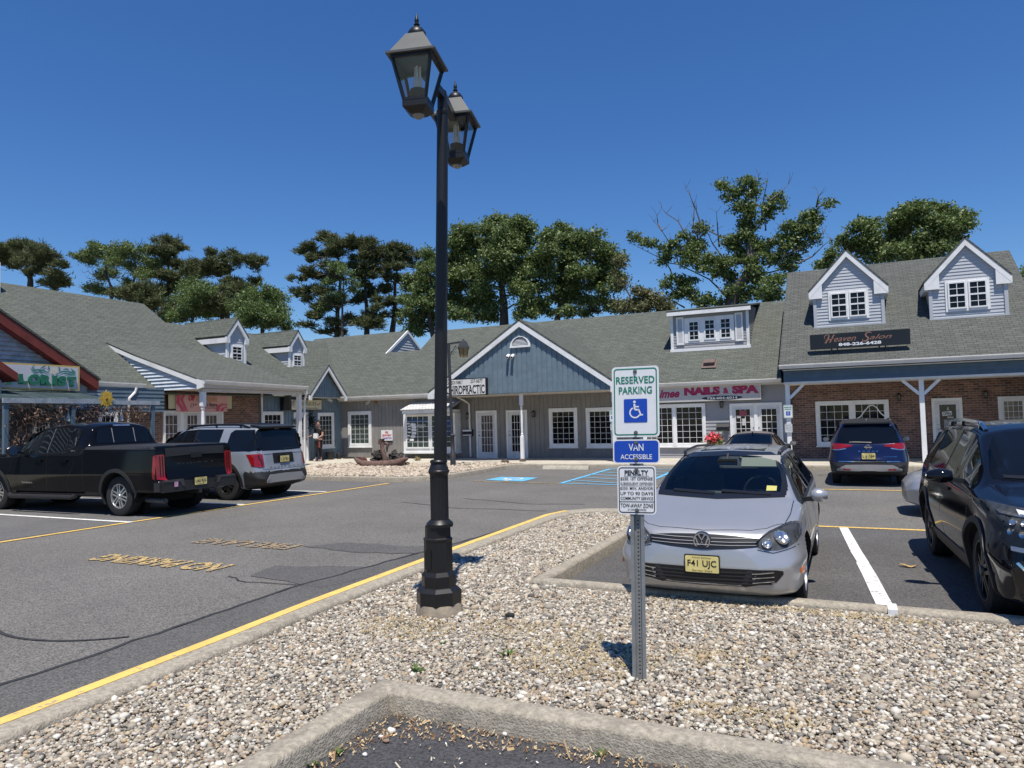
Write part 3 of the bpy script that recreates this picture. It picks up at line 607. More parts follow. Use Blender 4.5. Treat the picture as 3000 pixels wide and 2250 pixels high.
def porch_post(parent, x, y, z0, z1, w_=0.12, turned=True, m=None):
    mb = MB(); h = z1-z0
    if turned:
        a, b = z0+h*0.37, z0+h*0.83
        mb.box(x-w_/2, x+w_/2, y-w_/2, y+w_/2, z0+0.1, a); mb.box(x-w_/2, x+w_/2, y-w_/2, y+w_/2, b, z1); r = w_*0.36
        prof = [(w_*.5, 0), (r*1.1, .03), (r*.75, .05), (r*1.2, .07), (r*1.2, .10), (r*.8, .12)]+[(r*(0.85+0.25*math.sin(math.pi*i/8)), .12+(b-a-.24)*i/8) for i in range(9)]+[(r*1.2, b-a-.1), (r*1.2, b-a-.07), (r*.75, b-a-.05), (w_*.5, b-a)]
        mb.lathe(prof, 12, (x, y, a))
    else: mb.box(x-w_/2, x+w_/2, y-w_/2, y+w_/2, z0+0.02, z1)
    o = mb.build('post', m or M_white, parent, smooth=True, angle=40)
    f = MB(); f.box(x-w_*.8, x+w_*.8, y-w_*.8, y+w_*.8, z0, z0+(0.1 if turned else 0.02)); f.build('base', mat('post base', (0.14, 0.11, 0.09), 0.9, var=0.3), o)
    return o
def gable_trim(parent, W, L, A, Rr, wd=0.2, d0=0.0, d1=0.04, m=None, name='rake_trim', returns=0.0):
    """white rake boards along L->A->R (u,z), lying under the roof edge; optional boxed returns at the feet"""
    mb = MB()
    for s, F in ((1, L), (-1, Rr)):
        du, dz = A[0]-F[0], A[1]-F[1]; ln = math.hypot(du, dz); nu, nz = (dz/ln, -du/ln) if s > 0 else (-dz/ln, du/ln)
        if nz > 0: nu, nz = -nu, -nz
        vv = wd*ln/abs(du)             # vertical measure of the board
        P = [F, A, (A[0], A[1]-vv), (F[0]+ (du/ln)*0.0, F[1]-vv)]
        mb.prism([W.p(u, z, d0) for u, z in P], W.n*(d1-d0))
        if returns > 0:
            q = [(F[0], F[1]-vv), (F[0]+s*returns, F[1]-vv), (F[0]+s*returns, F[1]-vv+abs(dz/du)*returns), (F[0], F[1]-vv+0.004)]
            mb.prism([W.p(u, z, d0) for u, z in q], W.n*(d1-d0-0.004))
    return mb.build(name, m or M_white, parent)
# ================================================================ MAIN BUILDING (grey siding, chiropractic and nails shops)
main = thing('shop_building', 'long low building of grey board siding under a shingle roof with one big blue gable', 'building', (-11.5, 26.7, 0.0))
E0, EZ, SL = 26.35, 2.97, 0.68
rz = lambda y: EZ+SL*(y-E0)
YR = 31.4; YN = 29.75
polys = []
for x0, x1, yr in ((-27.3, -21.1, YR+.25), (-21.1, -19.05, YN), (-19.05, -1.95, YR)):
    polys.append([(x0, E0, EZ), (x1, E0, EZ), (x1, yr, rz(yr)), (x0, yr, rz(yr))])
    polys.append([(x0, yr, rz(yr)), (x1, yr, rz(yr)), (x1, 2*yr-E0, EZ), (x0, 2*yr-E0, EZ)])
roofs('roof', polys, M_shing, main)
mb = MB(); W = FX(-21.08)
tri = [(YN-.6, rz(YN)-.45), (YR+.25, rz(YR+.25)-.06), (2*(YR+.25)-YN+1.2, rz(YN)-.85)]
clapboard(mb, W, tri, 0.14, 0.03); mb.build('gable_siding', M_vinyl, main)
gable_trim(main, W, (YN-.1, rz(YN-.1)+0.02), (YR+.25, rz(YR+.25)+.02), (2*(YR+.25)-YN+.1, rz(YN-.1)), 0.12, 0.02, 0.09)
mb = MB(); mb.poly([(-19.06, YN-.3, rz(YN)-.3), (-19.06, YR, rz(YR)-.03), (-19.06, 2*YR-YN, rz(YN)-.3)]); mb.build('gable_siding', M_vinyl, main)
WM = FY(26.7)
mb = MB(); boards(mb, WM, [(-21.5, 0.15), (-6.9, 0.15), (-6.9, 2.9), (-21.5, 2.9)], 0.2, 0.016, 0.012); mb.box(-21.5, -1.95, 26.71, 36.0, 0.1, 2.85); mb.build('wall', M_grey, main)
mb = MB(); clapboard(mb, WM, [(-6.9, 0.15), (-1.95, 0.15), (-1.95, 2.9), (-6.9, 2.9)], 0.13, 0.02); mb.build('wall', M_vinylg, main)
gutter(main, (-21.4, 26.36, 2.96), (-15.3, 26.36, 2.96), out=(0, -1, 0)); gutter(main, (-7.35, 26.36, 2.96), (-1.99, 26.36, 2.96), out=(0, -1, 0))
mb = MB(); mb.box(-21.4, -15.3, 26.38, 26.68, 2.76, 2.82); mb.box(-21.4, -15.3, 26.362, 26.38, 2.76, 2.94); mb.box(-7.35, -1.96, 26.38, 26.68, 2.76, 2.82); mb.box(-7.35, -1.96, 26.362, 26.38, 2.76, 2.94); mb.build('soffit', M_soff, main)
# windows of the grey wall (casing corners read off the photo)
def rY(W, f, a, b): return W.rect(f(*a), f(*b), 'Y')
r = rY(WM, z2, (698, 1125), (917, 1450)); window(main, WM, r, 4, 6, 0.13, 0.012, M_pane_b)
for a, b in (((1132, 938), (1405, 1297)), ((1475, 933), (1748, 1297))): window(main, WM, rY(WM, z3, a, b), 4, 6, 0.12, 0.012)
for a, b, g0, g1, pm in (((460, 960), (662, 1392), (510, 1005), (620, 1340), M_pane_c), ((738, 955), (943, 1392), (790, 1000), (898, 1335), M_pane)):
    r = rY(WM, z3, a, b); r = (r[0], r[1], 0.15, r[3]); door(main, WM, r, rY(WM, z3, g0, g1), 4, 5, 0.012, pm, hside=-1)
# bay window with a little shingled hood
bx0, bx1 = onY(*z2(1207, 1300), 26.2)[0], onY(*z3(262, 1100), 26.2)[0]
WB = FY(26.2); bz0 = onY(*z2(1220, 1500), 26.2)[2]; bz1 = onY(*z2(1210, 1150), 26.2)[2]
mb = MB(); mb.box(bx0, bx1, 26.2, 26.69, bz0, bz1); bay = mb.build('bay_window', M_white, main)
mb = MB(); mb.box(bx0-.04, bx1+.04, 26.15, 26.69, bz0-.06, bz0-.002); mb.build('sill', M_white, bay)
mid = onY(*z2(1457, 1300), 26.2)[0]
for u0, u1 in ((bx0+.14, mid-.03), (mid+.03, bx1-.12)):
    mb = MB(); a, b = bz0+.16, bz1-.05; s = .06
    for x0, x1, y0, y1 in ((u0, u0+s, a, b), (u1-s, u1, a, b), (u0+s, u1-s, b-s, b), (u0+s, u1-s, a, a+s)): WB.box(mb, x0, x1, y0, y1, 0, .03)
    for i in range(1, 4): x = u0+s+(u1-u0-2*s)*i/4; WB.box(mb, x-.008, x+.008, a+s, b-s, .006, .018)
    for i in range(1, 6): z = a+s+(b-a-2*s)*i/6; WB.box(mb, u0+s, u1-s, z-.008, z+.008, .006, .017)
    mb.build('frame', M_white, bay)
    mb = MB(); WB.box(mb, u0+s*.5, u1-s*.5, a+s*.5, b-s*.5, -.01, .008); mb.build('pane', M_pane_b, bay)
hx0, hx1 = onY(*z2(1175, 1120), 25.75)[0], onY(*z2(1642, 1108), 25.75)[0]
mb = MB(); t = slab([(hx0, 25.75, 2.28), (hx1, 25.75, 2.28), (hx1-.05, 26.68, 2.62), (hx0+.12, 26.68, 2.62)], .05)
mb.add(t.v[0], t.f); mb.build('hood', brickmat('hood shingles', (0.62, 0.62, 0.6), (0.5, 0.5, 0.49), (0.3, 0.3, 0.3), 0.16, 0.16, 0.01, 0.7, 0.6, noise=0.1), bay)
mb = MB(); mb.box(hx0+.06, hx1-.06, 25.82, 26.68, 2.10, 2.235); mb.build('fascia', M_white, bay)
# ornament on the bay glass: the chiropractor's white spine picture and lettering
M_decal = mat('window decal', (0.75, 0.76, 0.76), 0.5); M_decb = mat('window decal blue', (0.02, 0.10, 0.42), 0.5)
mb = MB()
pu = lambda px, py: onY(*z2(px, py), 26.2)
def dec(u, v): q = pu(u, v); return WB.p(q[0], q[2], 0.032)
for i, (y, x, w_) in enumerate([(1245, 1300, 24), (1268, 1308, 22), (1293, 1308, 24), (1325, 1308, 22), (1355, 1300, 22), (1385, 1288, 20)]):
    P = rrect(w_*2.0, 23, 8, 3); mb.poly([dec(x+a, y-b) for a, b in P]); mb.poly([dec(x-42+a*.6, y-8-b*.5) for a, b in P])
letters(mb, 'CHIROPRACTIC', lambda u, v: dec(u, -v), 1332, 1418, -1258, -1244, 0.01); letters(mb, 'CENTER', lambda u, v: dec(u, -v), 1353, 1402, -1277, -1264, 0.01)
bd = mb.build('window_lettering', M_decal, bay, fixn=False)
mb = MB(); letters(mb, 'Robinson Family', lambda u, v: dec(u, -v), 1262, 1420, -1228, -1190, 0.01, 0.3)
q3 = lambda u, v: WB.p(onY(*z3(u, v), 26.2)[0], onY(*z3(u, v), 26.2)[2], 0.032)
for P in ([(180, 1055), (205, 1040), (225, 1090)], [(185, 1060), (215, 1085), (235, 1040)], [(200, 1060), (205, 1150), (198, 1190)], [(185, 1090), (225, 1085)]): stroke(mb, P, q3, 7)
mb.build('window_lettering', M_decb, bay, fixn=False)
downspout(main, [(-15.0, 26.25, 2.75), (-14.75, 26.35, 2.62), (-14.62, 26.6, 2.45), (-14.62, 26.64, 0.2)])
# nails shop windows and french doors
r0 = rY(WM, z4, (120, 505), (815, 950)); mm = onY(*z4(466, 700), 26.7)[0]
window(main, WM, (r0[0], mm+.05, r0[2], r0[3]), 5, 6, 0.10, 0.02); window(main, WM, (mm-.045, r0[1], r0[2], r0[3]), 4, 6, 0.10, 0.024)
r = rY(WM, z4, (1060, 490), (1645, 900)); um = onY(*z4(1348, 700), 26.7)[0]
gl = rY(WM, z4, (1127, 553), (1290, 800)); door(main, WM, (r[0], um+.06, 0.15, r[3]), (gl[0], gl[1], 0.75, gl[3]), 3, 5, 0.02, hside=1)
gl = rY(WM, z4, (1405, 548), (1580, 880)); door(main, WM, (um-.06, r[1], 0.15, r[3]), (gl[0], gl[1], 0.75, gl[3]), 3, 5, 0.026, hside=-1)
# -------- big blue gable over the chiropractic porch
YG = 24.4; WG = FY(YG); AP = (-11.13, 5.54); GL, GR = (-15.25, 2.93), (-7.30, 2.93)
sg = (AP[1]-GL[1])/(AP[0]-GL[0]); sgr = (AP[1]-GR[1])/(GR[0]-AP[0])
yb = lambda z: E0+(z-EZ)/SL
mb = MB(); boards(mb, WG, [(GL[0]+.55, 2.76), (GR[0]-.25, 2.74), (GR[0]-.25, GR[1]+.02), (AP[0], AP[1]-.22), (GL[0]+.55, GL[1]+.20)], 0.205, 0.045, 0.02)
gw = mb.build('gable_wall', M_blue, main)
P1 = [(GL[0], YG-.12, GL[1]), (AP[0], YG-.12, AP[1]), (AP[0], yb(AP[1])+.2, AP[1]), (GL[0], yb(GL[1])+.3, GL[1])]
P2 = [(AP[0], YG-.12, AP[1]), (GR[0], YG-.12, GR[1]), (GR[0], yb(GR[1])+.3, GR[1]), (AP[0], yb(AP[1])+.2, AP[1])]
roofs('gable_roof', [P1, P2], M_shing, main, 0.07)
gable_trim(main, WG, (GL[0]+.02, GL[1]-.085), (AP[0], AP[1]-.09), (GR[0]-.02, GR[1]-.085), 0.17, 0.045, 0.115, returns=0.3)
mb = MB(); mb.prism([WG.p(GL[0]+.03, GL[1]-.10, .002), WG.p(AP[0], AP[1]-.10, .002), WG.p(AP[0], AP[1]-.13, .002), WG.p(GL[0]+.03, GL[1]-.13, .002)], WG.n*.05); mb.prism([WG.p(GR[0]-.03, GR[1]-.10, .002), WG.p(AP[0], AP[1]-.10, .002), WG.p(AP[0], AP[1]-.13, .002), WG.p(GR[0]-.03, GR[1]-.13, .002)], WG.n*.05); mb.build('soffit', M_white, main)
mb = MB(); mb.box(GL[0]+.55, GR[0]-.3, YG+.01, 26.68, 2.72, 2.74); mb.build('porch_ceiling', M_soff, main)
mb = MB(); W = FX(GL[0]+.56); 
mb.box(GL[0]+.5, GL[0]+.62, YG+.02, 26.2, 2.74, 3.2); mb.box(GR[0]-.36, GR[0]-.24, YG+.02, 26.2, 2.745, 3.1); mb.build('porch_beam', M_soff, main)
for px, py in ((905, 1425), (1722, 1425)):
    q = gz(*z3(px, py), 0.15); porch_post(main, q[0] if px < 1000 else -7.62, 24.62, 0.15, 2.73, 0.115)
lv = MB(); c = onY(*z3(870, 372), YG); hw = 0.42
lv.prism([WG.p(c[0]+x, c[2]+y, 0.022) for x, y in arc(0, 0, hw, 0, 180, 16)]+[WG.p(c[0]+x, c[2]+y, 0.022) for x, y in arc(0, 0.05, hw-.075, 180, 0, 16)], WG.n*0.06)
lv.prism([WG.p(c[0]-hw, c[2]-.005, .022), WG.p(c[0]+hw, c[2]-.005, .022), WG.p(c[0]+hw, c[2]+.05, .022), WG.p(c[0]-hw, c[2]+.05, .022)], WG.n*.064)
vent = lv.build('gable_vent', M_white, main)
mb = MB(); mb.poly([WG.p(c[0]+x, c[2]+y, 0.024) for x, y in arc(0, 0.03, hw-.05, 0, 180, 14)]); mb.build('vent_back', M_black, vent)
mb = MB()
for i in range(7):
    z = .06+i*.048; hwz = math.sqrt(max(0, (hw-.07)**2-z*z))
    mb.add([WG.p(c[0]-hwz, c[2]+z, .06), WG.p(c[0]+hwz, c[2]+z, .06), WG.p(c[0]+hwz*.97, c[2]+z+.03, .028), WG.p(c[0]-hwz*.97, c[2]+z+.03, .028)], [(0, 1, 2, 3)])
mb.build('slats', M_white, vent)
# -------- shed dormer with three windows and shutters
YS = 28.29; WS = FY(YS)
def pS(x, y, Y=YS): return onY(*z7(x, y), Y)
bl, br_, tl, tr = pS(330, 868), pS(1455, 795), pS(318, 345), pS(1440, 262)
x0, x1 = bl[0]+.02, br_[0]; zb_, zt_ = (bl[2]+br_[2])/2-.04, (tl[2]+tr[2])/2
dm = MB(); clapboard(dm, WS, [(x0, zb_), (x1, zb_), (x1, zt_+.1), (x0, zt_+.1)], 0.11, 0.02); dmo = dm.build('dormer', M_vinylg, main)
mb = MB()
for X in (x0+.002, x1-.002):
    Wd = FX(X); Wd.n = np.array([1.0 if X > -5 else -1.0, 0, 0])
    mb = MB(); clapboard(mb, Wd, [(YS, rz(YS)-.05), (yb(zt_+.35)+.2, zt_+.38), (YS, zt_+.1)], 0.11, 0.02); mb.build('side_wall', M_vinylg, dmo)
yt = yb(zt_+.62)
roofs('roof', [[(x0-.12, YS-.28, zt_+.10), (x1+.14, YS-.28, zt_+.10), (x1+.14, YR+.1, rz(YR)+.02), (x0-.12, YR+.1, rz(YR)+.02)]], M_shing, dmo, 0.06)
mb = MB(); WS.box(mb, x0-.10, x1+.12, zt_-.10, zt_+.06, .22, .27); WS.box(mb, x0-.1, x1+.1, zt_-.06, zt_-.04, .003, .22); mb.build('fascia', M_white, dmo)
mb = MB(); WS.box(mb, x0-.02, x0+.09, zb_, zt_, .022, .05); WS.box(mb, x1-.09, x1+.02, zb_, zt_, .022, .05); WS.box(mb, x0-.05, x1+.05, zb_-.05, zb_+.07, .003, .07); mb.build('corner_trim', M_white, dmo)
A, B = pS(510, 420), pS(1240, 770)
def rS(a, b): p, q = pS(*a), pS(*b); return (p[0], q[0], q[2], p[2])
w3 = rS((510, 405), (1242, 755)); zz0 = pS(875, 745)[2]; zz1 = pS(875, 380)[2]
mb = MB(); WS.box(mb, w3[0], w3[1], zz0, zz1, .003, .032); wf = mb.build('window', M_white, dmo)
for a, b in (((570, 450), (742, 725)), ((795, 425), (972, 705)), ((1022, 405), (1200, 692))):
    r = rS(a, b); q = MB(); u0, u1, j0, j1 = r; s = .055
    for xa, xb, ya, yb2 in ((u0, u0+s, j0, j1), (u1-s, u1, j0, j1), (u0+s, u1-s, j1-s, j1), (u0+s, u1-s, j0, j0+s), (u0+s, u1-s, (j0+j1)/2-.025, (j0+j1)/2+.025)): WS.box(q, xa, xb, ya, yb2, .03, .055)
    WS.box(q, (u0+u1)/2-.009, (u0+u1)/2+.009, j0+s, j1-s, .034, .047)
    for t_ in (.25, .75): z = j0+(j1-j0)*t_; WS.box(q, u0+s, u1-s, z-.009, z+.009, .034, .0465)
    q.build('sash', M_white, dmo)
    q = MB(); WS.box(q, u0+s*.5, u1-s*.5, j0+s*.5, j1-s*.5, .02, .037); q.build('pane', M_pane, dmo)
for a, b in (((398, 400), (520, 790)), ((1240, 330), (1372, 730))):
    r = rS(a, b); q = MB(); u0, u1, j0, j1 = r; s = .06
    for xa, xb, ya, yb2 in ((u0, u0+s, j0, j1), (u1-s, u1, j0, j1), (u0+s, u1-s, j1-s, j1), (u0+s, u1-s, j0, j0+s)): WS.box(q, xa, xb, ya, yb2, .034, .068)
    k = int((j1-j0)/.045)
    for i in range(k):
        z = j0+s+(j1-j0-2*s)*(i+.5)/k; q.add([WS.p(u0+s, z-.016, .064), WS.p(u1-s, z-.016, .064), WS.p(u1-s, z+.016, .04), WS.p(u0+s, z+.016, .04)], [(0, 1, 2, 3)])
    q.build('shutter', M_white, dmo)
# roof vent
v0 = np.array([-4.66, 27.28, rz(27.28)]); mb = MB(); mb.obox(v0+(0, .05, .12), (.2, 0, 0), (0, .2, .08), (0, -.035, .05)); mb.obox(v0+(0, -.02, .03), (.27, 0, 0), (0, .22, .15), (0, -.01, .012)); mb.build('roof_vent', mat('brown sheet metal', (0.13, 0.09, 0.08), 0.6, var=.2), main)
# ================================================================ SALON (brick with porch and two gabled dormers)
sal = thing('salon_building', 'tall roofed brown brick building with two lavender gabled dormers and a white post porch', 'building', (1.7, 25.5, 0.0))
SE, SZ, SS, SY = 24.25, 3.26, 0.70, 30.0
srz = lambda y: SZ+SS*(y-SE); syb = lambda z: SE+(z-SZ)/SS
XL, XR = -1.97, 5.35
roofs('roof', [[(XL, SE, SZ), (XR, SE, SZ), (XR, SY, srz(SY)), (XL, SY, srz(SY))], [(XL, SY, srz(SY)), (XR, SY, srz(SY)), (XR, 2*SY-SE, SZ), (XL, 2*SY-SE, SZ)]], M_shing2, sal, 0.06)
WBk = FY(26.72); mb = MB(); mb.box(-1.9, 5.2, 26.72, 35.4, 0.12, 3.2); mb.build('wall', M_brick, sal)
mb = MB(); Wl = FX(-1.93); Wl.n = np.array([-1.0, 0, 0])
clapboard(mb, Wl, [(24.45, 2.74), (35.5, 2.74), (35.5, 3.2), (SY, srz(SY)-.1), (24.45, srz(24.45)-.1)], .12, .02); mb.build('end_wall', M_bluedk, sal)
mb = MB(); Wr = FX(5.3); clapboard(mb, Wr, [(24.45, .15), (35.5, .15), (35.5, 3.2), (SY, srz(SY)-.1), (24.45, srz(24.45)-.1)], .2, .02); mb.build('end_wall', M_bluedk, sal)
gutter(sal, (XL, SE, SZ+.02), (XR, SE, SZ+.02), out=(0, -1, 0))
WBa = FY(24.47); mb = MB(); clapboard(mb, WBa, [(-1.86, 2.74), (5.2, 2.74), (5.2, 3.16), (-1.86, 3.16)], .12, .018); mb.build('porch_band', M_bluedk, sal)
mb = MB(); mb.box(-1.88, 5.2, 24.30, 24.47, 3.10, 3.125); mb.box(-1.9, 5.2, 24.48, 26.70, 2.685, 2.71); mb.box(-1.87, 5.2, 24.44, 24.47, 2.67, 2.735); mb.build('porch_ceiling', M_gut, sal)
for px in (-1.77, 2.0):
    porch_post(sal, px, 24.62, 0.15, 2.70, 0.13, False)
    mb = MB()
    for s in (1, -1):
        if px < 0 and s < 0: continue
        mb.bar((px+s*.06, 24.62, 2.22), (px+s*.50, 24.62, 2.66), 0.085, 0.085)
    mb.build('brace', M_white, sal)
r = rY(WBk, z5, (305, 1165), (795, 1450)); mid = onY(*z5(548, 1300), 26.72)[0]
window(sal, WBk, (r[0], mid+.045, r[2], r[3]), 4, 5, .11, .0); window(sal, WBk, (mid-.04, r[1], r[2], r[3]), 4, 5, .11, .004)
mb = MB(); stroke(mb, [(575, 1275), (600, 1262), (630, 1220), (655, 1192), (680, 1188), (705, 1205), (730, 1240), (765, 1268)], lambda u, v: WBk.p(onY(*z5(u, v), 26.72)[0], onY(*z5(u, v), 26.72)[2], .04), 7); mb.build('curtain_swag', M_decal, sal)
r = rY(WBk, z5, (1057, 1145), (1275, 1500)); g_ = rY(WBk, z5, (1108, 1185), (1225, 1345)); dd = door(sal, WBk, (r[0], r[1], .15, r[3]), g_, 1, 1, 0, mat('black poster glass', (0.012, 0.013, 0.016), 0.1, var=.3), hside=-1)
mb = MB(); pd = lambda u, v: WBk.p(onY(*z5(u, v), 26.72)[0], onY(*z5(u, v), 26.72)[2], .034)
stroke(mb, [(1158, 1222), (1168, 1200)], pd, 3); stroke(mb, [(1172, 1222), (1162, 1200)], pd, 3)
mb.poly([pd(1127, 1232), pd(1188, 1226), pd(1192, 1252), pd(1131, 1258)])
letters(mb, 'Salon', lambda u, v: pd(u, -v), 1160, 1200, -1272, -1258, 0.01, 0.3)
for i in range(7): stroke(mb, [(1140, 1285+i*8), (1195-(i % 3)*8, 1284+i*8)], pd, 2.2)
mb.build('door_lettering', M_decal, dd, fixn=False)
mb = MB(); letters(mb, 'OPEN', lambda u, v: pd(u, -v)+np.array([0, -.003, 0]), 1134, 1186, -1253, -1233, 0.03); mb.build('door_lettering', M_black, dd, fixn=False)
r = rY(WBk, z5, (1487, 1133), (1700, 1400)); window(sal, WBk, r, 4, 6, .12, 0, M_pane_c)
# gabled dormers
def gabled_dormer(parent, W, apex, L, Rr, wl, wr, zb, yback, win, rfn, m_sid, m_roof, returns, lap=.105):
    """front gable dormer on wall plane W; all in (u,z); rfn(z)= distance behind the front where the main roof is z high"""
    mb = MB(); clapboard(mb, W, [(wl, zb), (wr, zb), (wr, L[1]+.0), (apex[0], apex[1]-.1), (wl, L[1]+.0)], lap, .018)
    dm = mb.build('dormer', m_sid, parent); mb = MB()
    zt = L[1]
    for u, sg in ((wl, -1), (wr, 1)):
        mb = MB(); Wd = Wall(W.p(u, 0, 0), -W.n, W.u*sg); clapboard(mb, Wd, [(0, zb), (rfn(zt)+.1, zt), (rfn(zt)+.1, zt+.0), (0, zt)], lap, .018); mb.build('side_wall', m_sid, dm)
    ov = .13; back = lambda z: rfn(z)+.15
    P = lambda u, z, d: W.p(u, z, d)
    polys = []
    for F in (L, Rr): polys.append([P(F[0], F[1], ov), P(apex[0], apex[1], ov), P(apex[0], apex[1], -back(apex[1])), P(F[0], F[1], -back(F[1]))])
    roofs('roof', polys, m_roof, dm, .05)
    gable_trim(dm, W, (L[0]+.02, L[1]-.06), (apex[0], apex[1]-.06), (Rr[0]-.02, Rr[1]-.06), .145, .03, .12, returns=returns)
    mb = MB(); 
    for F, u, s in ((L, wl, 1), (Rr, wr, -1)):
        W.box(mb, min(F[0]+s*.02, u), max(F[0]+s*.02, u), F[1]-.30, F[1]-.27, -rfn(zt), .03)
        a = F[0]+s*.02; mb.prism([W.p(a, F[1]-.27, .03), W.p(a, F[1]-.09, .03), W.p(a, F[1]-.09, -rfn(zt)), W.p(a, F[1]-.27, -rfn(zt))], W.u*s*.02)
    mb.build('soffit', M_white, dm)
    mb = MB()
    for u in (wl, wr): W.box(mb, u-.05, u+.05, zb-.02, L[1]-.28, -.04, .05)
    W.box(mb, wl-.06, wr+.06, zb-.05, zb+.03, .0, .055); mb.build('corner_trim', m_sid if returns > .2 else M_white, dm)
    u0, u1, j0, j1 = win[:4]; mb = MB(); W.box(mb, u0, u1, j0, j1, .003, .045); mb.build('window_casing', M_white, dm)
    n = win[4]; pn = MB(); sh = MB(); s = .045; wd = (u1-u0-.07*2-.06*(n-1))/n
    for i in range(n):
        a = u0+.07+i*(wd+.06); b = a+wd; c0, c1 = j0+.08, j1-.08
        for xa, xb, ya, yb2 in ((a, a+s, c0, c1), (b-s, b, c0, c1), (a+s, b-s, c1-s, c1), (a+s, b-s, c0, c0+s), (a+s, b-s, (c0+c1)/2-.025, (c0+c1)/2+.025)): W.box(sh, xa, xb, ya, yb2, .045, .075)
        W.box(sh, (a+b)/2-.009, (a+b)/2+.009, c0+s, c1-s, .05, .066)
        for t in (.25, .75): z = c0+(c1-c0)*t; W.box(sh, a+s, b-s, z-.009, z+.009, .05, .0655)
        W.box(pn, a+s*.5, b-s*.5, c0+s*.5, c1-s*.5, .04, .052)
    sh.build('sash', M_white, dm); pn.build('pane', M_pane, dm); return dm
YD = 26.2; WD = FY(YD)
def pd5(x, y, Y=YD): q = onY(*z5(x, y), Y); return (q[0], q[2])
YDr = YD-.28
for ap, lf, rf, a, b, bl_, br2, wn in (((508, 165), (258, 452), (787, 412), 310, 750, (310, 677), (750, 648), ((387, 450), (657, 622))), ((1270, 88), (1000, 390), (1585, 345), 1060, 1550, (1060, 628), (1550, 595), ((1142, 378), (1443, 565)))):
    A_ = pd5(*ap, YDr); L_ = pd5(*lf, YDr); R2 = pd5(*rf, YDr); zf = (L_[1]+R2[1])/2+.05; wl, wr = pd5(bl_[0], bl_[1])[0], pd5(br2[0], br2[1])[0]
    hwid = (R2[0]-L_[0])/2; cx = (wl+wr)/2
    w0, w1 = pd5(*wn[0]), pd5(*wn[1])
    gabled_dormer(sal, WD, (cx, A_[1]), (cx-hwid, zf), (cx+hwid, zf), wl, wr, srz(YD)-.02, 0, (w0[0], w1[0], w1[1], (w0[1]+pd5(wn[1][0], wn[0][1]-20)[1])/2, 2), lambda z: syb(z)-YD, M_vinyl, M_shing2, .42)
# ================================================================ LEFT WING (gift shop porch, dormers, corner entry)
wing = thing('gift_shop_building', 'left wing with white porch, brick front and two small blue grey dormers', 'building', (-21.5, 20.0, 0.0))
WX, WZ = -21.2, 2.95
wz = lambda x: WZ+SL*(WX-x); wxb = lambda z: WX-(z-WZ)/SL
RX = -27.35
polys = [[(WX, 4, WZ), (WX, 20.8, WZ), (RX, 20.8, wz(RX)), (RX, 4, wz(RX))], [(RX, 4, wz(RX)), (RX, 20.8, wz(RX)), (RX-6, 20.8, WZ), (RX-6, 4, WZ)],
         [(WX, 20.8, WZ), (WX, 31, WZ), (-26.0, 31, wz(-26.0)), (-26.0, 20.8, wz(-26.0))], [(-26.0, 20.8, wz(-26.0)), (-26.0, 31, wz(-26.0)), (-31, 31, WZ), (-31, 20.8, WZ)]]
roofs('roof', polys, M_shing, wing)
mb = MB(); mb.poly([(RX-6, 20.79, WZ), (WX-.2, 20.79, WZ), (RX, 20.79, wz(RX)-.06)]); mb.build('gable_siding', M_vinyl, wing)
WW = FX(-21.5)
mb = MB(); mb.box(-27, -21.5, 14.6, 21.55, .12, 3.0); mb.build('brick_wall', M_brick, wing)
mb = MB(); boards(mb, WW, [(21.55, .15), (26.69, .15), (26.69, 2.95), (21.55, 2.95)], .2, .018, .012); mb.box(-27, -21.51, 21.56, 26.6, .12, 2.9); mb.build('board_wall', M_blue, wing)
def rX(W, f, a, b): return W.rect(f(*a), f(*b), 'X')
# porch in front of the brick: kicked roof, clapboard end, beam, posts
PX, PZ, PY0, PY1 = -19.2, 3.31, 16.85, 21.75; PXt = -24.0; PZt = wz(PXt)+.03
bend = (-22.5, 4.35)
roofs('porch_roof', [[(PX, PY0-.1, PZ), (PX, PY1, PZ-.06), (bend[0], PY1, bend[1]), (bend[0], PY0-.1, bend[1])], [(bend[0], PY0-.1, bend[1]), (bend[0], PY1, bend[1]), (PXt, PY1, PZt), (PXt, PY0-.1, PZt)]], M_shing, wing, .05)
We = FY(PY0); mb = MB(); clapboard(mb, We, [(PXt, PZt-.1), (-21.45, 3.04), (PX-.25, 3.04), (PX-.25, PZ-.02), (bend[0], bend[1]-.06)][::-1], .12, .05); mb.build('porch_end_wall', M_clapw2, wing)
mb = MB()
for a, b in (((PX+.0, PZ-.02), bend), (bend, (PXt, PZt))):
    mb.prism([We.p(a[0], a[1]-.02, .04), We.p(b[0], b[1]-.02, .04), We.p(b[0], b[1]-.20, .04), We.p(a[0], a[1]-.20, .04)], We.n*.06)
mb.prism([We.p(PX+.02, PZ-.02, .03), We.p(PX-.25, PZ+.05, .03), We.p(PX-.25, PZ-.30, .03), We.p(PX+.02, PZ-.24, .03)], We.n*.075); mb.build('rake_trim', M_white, wing)
gutter(wing, (PX-.02, PY0-.06, PZ), (PX-.02, PY1, PZ-.06), out=(1, 0, 0))
mb = MB(); mb.box(PX-.34, PX-.10, PY0+.02, PY1-.05, 2.93, 3.04); mb.box(-21.48, PX-.02, PY0+.01, PY1-.02, 3.05, 3.08); mb.box(PX-.04, PX-.021, PY0, PY1, 3.06, 3.24); mb.build('porch_ceiling', M_soff, wing)
porch_post(wing, PX-.22, PY0+.12, .15, 2.93, .15); porch_post(wing, PX-.22, PY1-.2, .15, 2.93, .15, False)
downspout(wing, [(PX+.04, PY1-.05, PZ-.2), (PX+.03, PY1-.05, PZ-.35), (PX-.12, PY1-.0, PZ-.62), (PX-.13, PY1-.02, .2)])
